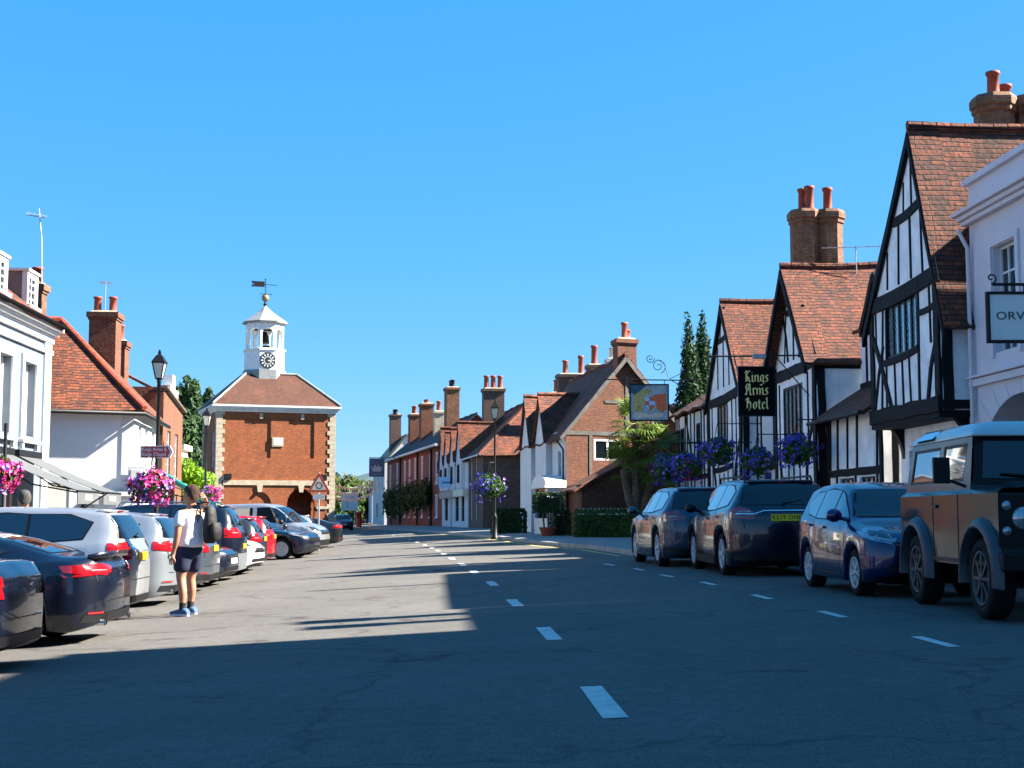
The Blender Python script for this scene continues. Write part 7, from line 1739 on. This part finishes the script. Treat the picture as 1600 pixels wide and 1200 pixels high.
    m = MB(); m.box(-1.8,-.55,.38,1.6,.55,.62); m.box(xf-.08,-.8,.3,xf+.08,.8,.46); m.box(xr-.08,-.8,.3,xr+.08,.8,.46); m.box(-1.5,-.6,.6,1.5,.6,1.2); m.build('chassis', BLK, r, uv=False)
    return r
offroader()
# ------------------------------------------------------------------ people
SKIN = M('skin', (.34,.15,.085), .55, var=.08, sc=6)
def skinmesh(parent, name, mat, chains, sub=2, root=0):
    """chains: lists of (x,y,z,rx,ry); shared points join up. grown with a Skin modifier"""
    pts = []; edges = []; idx = {}
    for ch in chains:
        prev = None
        for p in ch:
            k = tuple(round(v, 4) for v in p[:3])
            if k not in idx: idx[k] = len(pts); pts.append(p)
            if prev is not None and prev != idx[k]: edges.append((prev, idx[k]))
            prev = idx[k]
    me = bpy.data.meshes.new(name); me.from_pydata([p[:3] for p in pts], edges, []); o = bpy.data.objects.new(name, me); COL.objects.link(o); o.parent = parent
    sk = o.modifiers.new('skin', 'SKIN'); sk.use_smooth_shade = True; sk.branch_smoothing = .6
    for i, p in enumerate(pts): sv = me.skin_vertices[0].data[i]; sv.radius = (p[3], p[4] if len(p) > 4 else p[3]); sv.use_root = (i == root)
    ss = o.modifiers.new('sub', 'SUBSURF'); ss.levels = sub; ss.render_levels = sub
    me.materials.append(mat)
    dg = bpy.context.evaluated_depsgraph_get(); m2 = bpy.data.meshes.new_from_object(o.evaluated_get(dg)); o.modifiers.clear(); o.data = m2; m2.name = name
    if not m2.materials: m2.materials.append(mat)
    return o
def ell(cx, cy, z, a, b, n=20, tilt=0):
    return [(cx+a*cos(2*pi*k/n), cy+b*sin(2*pi*k/n), z+tilt*cos(2*pi*k/n)) for k in range(n)]
def hand(s, wrist, d, palm, curl=.5):
    """chains for a hand: wrist point, direction d along the fingers, palm normal"""
    w = Vector(wrist); d = Vector(d).normalized(); pn = Vector(palm).normalized(); side = d.cross(pn).normalized()*s; ch = []
    root = (w.x, w.y, w.z, .026, .020); mid = w+d*.045; pm = (mid.x, mid.y, mid.z, .036, .016); ch.append([root, pm])
    for i, (off, L) in enumerate(((-.030,.070),(-.010,.080),(.011,.074),(.030,.058))):
        k = w+d*.088+side*off; a = k; pts = [pm, (k.x,k.y,k.z,.010,.010)]
        dd = d.copy()
        for j in range(3):
            dd = (dd + pn*curl*(.35+.1*i)).normalized(); a = a+dd*L*(.42,.33,.25)[j]; pts.append((a.x,a.y,a.z,.0088-.0008*j,.0088-.0008*j))
        ch.append(pts)
    t = w+d*.02-side*.032+pn*.008; t2 = t+(d*.6-side*.7+pn*.3).normalized()*.035; t3 = t2+(d*.9-side*.15+pn*.3).normalized()*.03
    ch.append([root, (t.x,t.y,t.z,.014,.013), (t2.x,t2.y,t2.z,.011,.011), (t3.x,t3.y,t3.z,.009,.009)])
    return ch
def person(name, label, x, y, facing, H, shirt, shorts, hairm, backpack=False, raised=True, zofs=0, seed=0):
    """faces local +x; local -y is the person's right"""
    k = H/1.80; z = gz(x, y)+zofs; r = thing(name, label, 'person', (x, y, z), facing); r.scale = (k*1.16, k*1.16, k)
    LH = (.00,.115,.92); RH = (.00,-.115,.92)
    # near leg forward a little, far leg back: relaxed stance
    legL = [(.0,.0,.98,.12,.11),(0,.10,.90,.088,.088),(.02,.105,.72,.083,.08),(.03,.11,.52,.060,.058),(.01,.115,.46,.055,.055),(-.015,.12,.34,.058,.054),(-.02,.12,.22,.045,.043),(-.02,.12,.10,.034,.034),(-.015,.12,.06,.036,.034)]
    legR = [(.0,.0,.98,.12,.11),(0,-.10,.90,.088,.088),(.05,-.115,.72,.083,.08),(.10,-.12,.52,.060,.058),(.09,-.125,.46,.055,.055),(.08,-.13,.34,.058,.054),(.09,-.13,.22,.045,.043),(.10,-.13,.10,.034,.034),(.105,-.13,.06,.036,.034)]
    spine = [(.0,.0,.98,.12,.11),(.005,0,1.12,.115,.145),(-.01,0,1.28,.11,.16),(-.02,0,1.40,.09,.15),(-.015,0,1.47,.055,.07),(.0,0,1.53,.052,.052),(.01,0,1.58,.055,.055)]
    armL = [(-.02,0,1.40,.09,.15),(-.02,.19,1.42,.056,.056),(-.03,.225,1.28,.050,.050),(-.04,.245,1.14,.042,.042),(-.02,.25,1.02,.038,.040),(.02,.245,.90,.028,.027),(.035,.24,.86,.026,.022)]
    ch = [spine, legL, legR, armL] + hand(1, (.035,.24,.86), (.12,-.02,-1), (.5,-.8,-.1), .45)
    if raised:
        armR = [(-.02,0,1.40,.09,.15),(-.02,-.19,1.42,.056,.056),(.04,-.27,1.42,.050,.050),(.11,-.34,1.44,.043,.043),(.06,-.31,1.51,.038,.038),(-.02,-.23,1.60,.030,.028),(-.045,-.19,1.635,.027,.022)]
        ch += [armR] + hand(1, (-.045,-.19,1.635), (-.45,.75,.25), (.6,.6,0), .4)
    else:
        armR = [(-.02,0,1.40,.09,.15),(-.02,-.19,1.42,.056,.056),(-.03,-.225,1.28,.050,.050),(-.04,-.245,1.14,.042,.042),(-.02,-.25,1.02,.038,.040),(.02,-.245,.90,.028,.027),(.035,-.24,.86,.026,.022)]
        ch += [armR] + hand(-1, (.035,-.24,.86), (.12,.02,-1), (.5,.8,-.1), .45)
    body = skinmesh(r, 'body', SKIN, ch, 2, 0)
    # head: lofted, joined into the same mesh
    hd = MB(); prof = [(1.545,.00,.055,.055),(1.575,.012,.070,.062),(1.60,.020,.084,.068),(1.63,.014,.092,.073),(1.66,.006,.096,.076),(1.69,.0,.099,.078),(1.72,-.004,.098,.078),(1.75,-.008,.091,.073),(1.775,-.010,.074,.062),(1.793,-.012,.045,.040),(1.80,-.012,.012,.012)]
    rings = [[(cx+a*(cos(t) if cos(t) < 0 else cos(t)*(1.0)), b_*sin(t), zz) for t in [2*pi*q/24 for q in range(24)]] for zz, cx, a, b_ in prof]; hd.loft(rings)
    hd.loft([[(.085+.02*u, .013*(1-.4*u)*cos(t)*1.0, 1.700-.062*u+.010*sin(t)) for t in [2*pi*q/8 for q in range(8)]] for u in (0,.4,.8,1.0)])   # nose
    hd.ball((.112,0,1.645), .016, 8, (.9,1,.8)); hd.ball((.095,0,1.612), .022, 8, (.5,1.3,.28)); hd.ball((.097,0,1.600), .02, 8, (.5,1.2,.3)); hd.ball((.090,0,1.572), .026, 8, (.6,1,.8))
    for s in (1, -1): hd.ball((-.005, s*.079, 1.675), .03, 10, (.6,.32,1.05)); hd.ball((.082, s*.032, 1.705), .022, 8, (.5,1.1,.35))
    bm = bmesh.new(); bm.from_mesh(body.data); me2 = bpy.data.meshes.new('h'); me2.from_pydata(hd.v, [], hd.f); bm.from_mesh(me2); bm.to_mesh(body.data); bm.free(); body.data.polygons.foreach_set('use_smooth', [True]*len(body.data.polygons))
    e = MB(); 
    for s in (1, -1): e.ball((.086, s*.032, 1.688), .012, 8, (.6,1,.7))
    e.build('eyes', M('dark eyes', (.03,.02,.015), .2), r, uv=False)
    h = MB(); rnd = random.Random(seed)
    hp = [(1.595,-.066,.026,.050),(1.635,-.060,.044,.068),(1.66,-.040,.066,.082),(1.69,-.030,.080,.0855),(1.72,-.016,.096,.086),(1.745,-.008,.103,.084),(1.77,-.010,.097,.077),(1.795,-.012,.078,.062),(1.815,-.014,.046,.038),(1.822,-.014,.012,.012)]
    h.loft([[(cx+a*cos(t)+.003*sin(t*9+zz*50), b_*sin(t)+.002*cos(t*11), zz) for t in [2*pi*q/28 for q in range(28)]] for zz, cx, a, b_ in hp]); h.build('hair', hairm, r, uv=False)
    # shirt
    sh = skinmesh(r, 'shirt', shirt, [[(.005,0,.93,.168,.195),(.005,0,.99,.168,.195),(.005,0,1.10,.142,.172),(-.01,0,1.25,.145,.195),(-.02,0,1.38,.125,.19),(-.02,0,1.435,.10,.15),(-.018,0,1.475,.075,.085)],
        [(-.02,0,1.38,.115,.175),(-.022,.185,1.415,.090,.088),(-.032,.228,1.30,.074,.070),(-.04,.245,1.22,.070,.066)],
        [(-.02,0,1.38,.115,.175),(-.022,-.185,1.415,.090,.088)] + ([(.03,-.265,1.415,.070,.070)] if raised else [(-.032,-.228,1.30,.074,.070),(-.04,-.245,1.22,.070,.066)])], 2, 0)
    sp = skinmesh(r, 'shorts', shorts, [[(.0,0,1.03,.145,.17),(.0,.0,.94,.155,.18)], [(.0,.0,.94,.155,.18),(.01,.10,.84,.125,.120),(.02,.108,.70,.108,.104),(.028,.112,.58,.104,.096)], [(.0,.0,.94,.155,.18),(.02,-.10,.84,.125,.120),(.045,-.115,.70,.102,.098),(.075,-.12,.58,.100,.092)]], 2, 0)
    SOCK = M('dark socks', (.006,.007,.011), .9); SHOE = M('blue running shoe', (.05,.10,.20), .7, var=.4, sc=25); SOLE = M('pale shoe sole', (.6,.62,.65), .6)
    for fx, fy, sgn in ((-.02,.12,1), (.10,-.13,-1)):
        m = MB(); m.tube([(fx,fy,.07),(fx,fy,.13),(fx-.002,fy,.185)], [.044,.042,.044], 12); m.build('sock', SOCK, r, uv=False)
        m = MB(); m.loft([[(fx-.10,fy+.034*cos(t),.045+.02*sin(t)) for t in Q] if i == 0 else [(fx+xx_, fy+wy*cos(t), zc+hz*sin(t)) for t in Q] for Q in [[2*pi*q/12 for q in range(12)]] for i, (xx_, wy, zc, hz) in enumerate(((-.10,.03,.05,.03),(-.07,.042,.062,.045),(-.02,.045,.070,.055),(.05,.046,.058,.042),(.12,.050,.048,.030),(.17,.044,.042,.022),(.195,.025,.038,.012)))]); o = m.build('shoe', SHOE, r, uv=False)
        m = MB(); n_ = 14; ring = [(fx+.045+.155*cos(2*pi*q/n_), fy+.049*sin(2*pi*q/n_)) for q in range(n_)]; m.add([(a,b_,.002) for a,b_ in ring]+[(a,b_,.03) for a,b_ in ring], [list(range(n_-1,-1,-1)), list(range(n_,2*n_))]+[(i,(i+1) % n_,n_+(i+1) % n_,n_+i) for i in range(n_)]); m.build('sole', SOLE, o, uv=False)
    return r
HAIR = M('brown hair', (.04,.017,.007), .9, var=.3, sc=30, bmp=.6, bsc=80); GHAIR = M('grey hair', (.05,.045,.042), .9, var=.3, sc=30, bmp=.6, bsc=80)
TEE = M('white cotton', (.60,.59,.64), .9, var=.04, sc=5, bmp=.5, bsc=9); SHORTS = M('navy cloth', (.004,.009,.035), .85, var=.2, bmp=.4, bsc=12)
px_, py_ = lx(300, 20.3), 20.3
# the parked row: he stands on the road side of the silver cars
pr = person('person', 'man in white t-shirt and navy shorts by the parked cars, hand behind head', px_, py_, radians(148), 1.86, TEE, SHORTS, HAIR, seed=1)
g = MB(); g.add([(-.167,-.07,1.16),(-.167,.06,1.16),(-.168,.06,1.36),(-.168,-.07,1.36)], []); 
bp = thing('backpack', 'black backpack slung on the shoulder of the man in white', 'backpack', tuple(pr.location), radians(148)); bp.scale = pr.scale; bp.location.z += .07
BPM = M('black nylon', (.003,.003,.004), .7, var=.3, bmp=.5, bsc=14)
m = MB(); cx_, cy_ = -.22, -.11
m.loft([[(cx_+a*cos(t)*(1 if cos(t) > 0 else 1.0), cy_+b_*sin(t), zz) for t in [2*pi*q/20 for q in range(20)]] for zz, a, b_ in ((.93,.04,.07),(.96,.065,.085),(1.05,.075,.095),(1.2,.075,.095),(1.33,.06,.085),(1.42,.045,.07),(1.45,.02,.05))]); m.build('bag', BPM, bp, uv=False)
m = MB(); m.loft([[(cx_-.10+a*cos(t), cy_+b_*sin(t), zz) for t in [2*pi*q/14 for q in range(14)]] for zz, a, b_ in ((.98,.02,.05),(1.02,.04,.08),(1.14,.045,.085),(1.22,.02,.07))]); m.build('front_pocket', BPM, bp, uv=False)
m = MB(); m.tube([(cx_+.10,cy_+.02,1.36),(-.14,-.17,1.50),(-.02,-.17,1.505),(.09,-.16,1.44),(.13,-.15,1.30),(.08,-.18,1.12),(-.08,-.24,1.02),(cx_+.08,cy_-.1,1.02)], .016, 6); m.tube([(cx_+.09,cy_+.08,1.36),(cx_+.11,cy_+.05,1.47),(cx_+.06,cy_-.02,1.42)], .012, 6); m.build('strap', BPM, bp, uv=False)
person('person', 'grey-haired person seen only from the head up behind the silver-white estate car', lx(47,22.6)-.0, 22.4, radians(120), 1.86, M('red cotton', (.35,.06,.05), .9), SHORTS, GHAIR, raised=False, seed=2, zofs=.06)
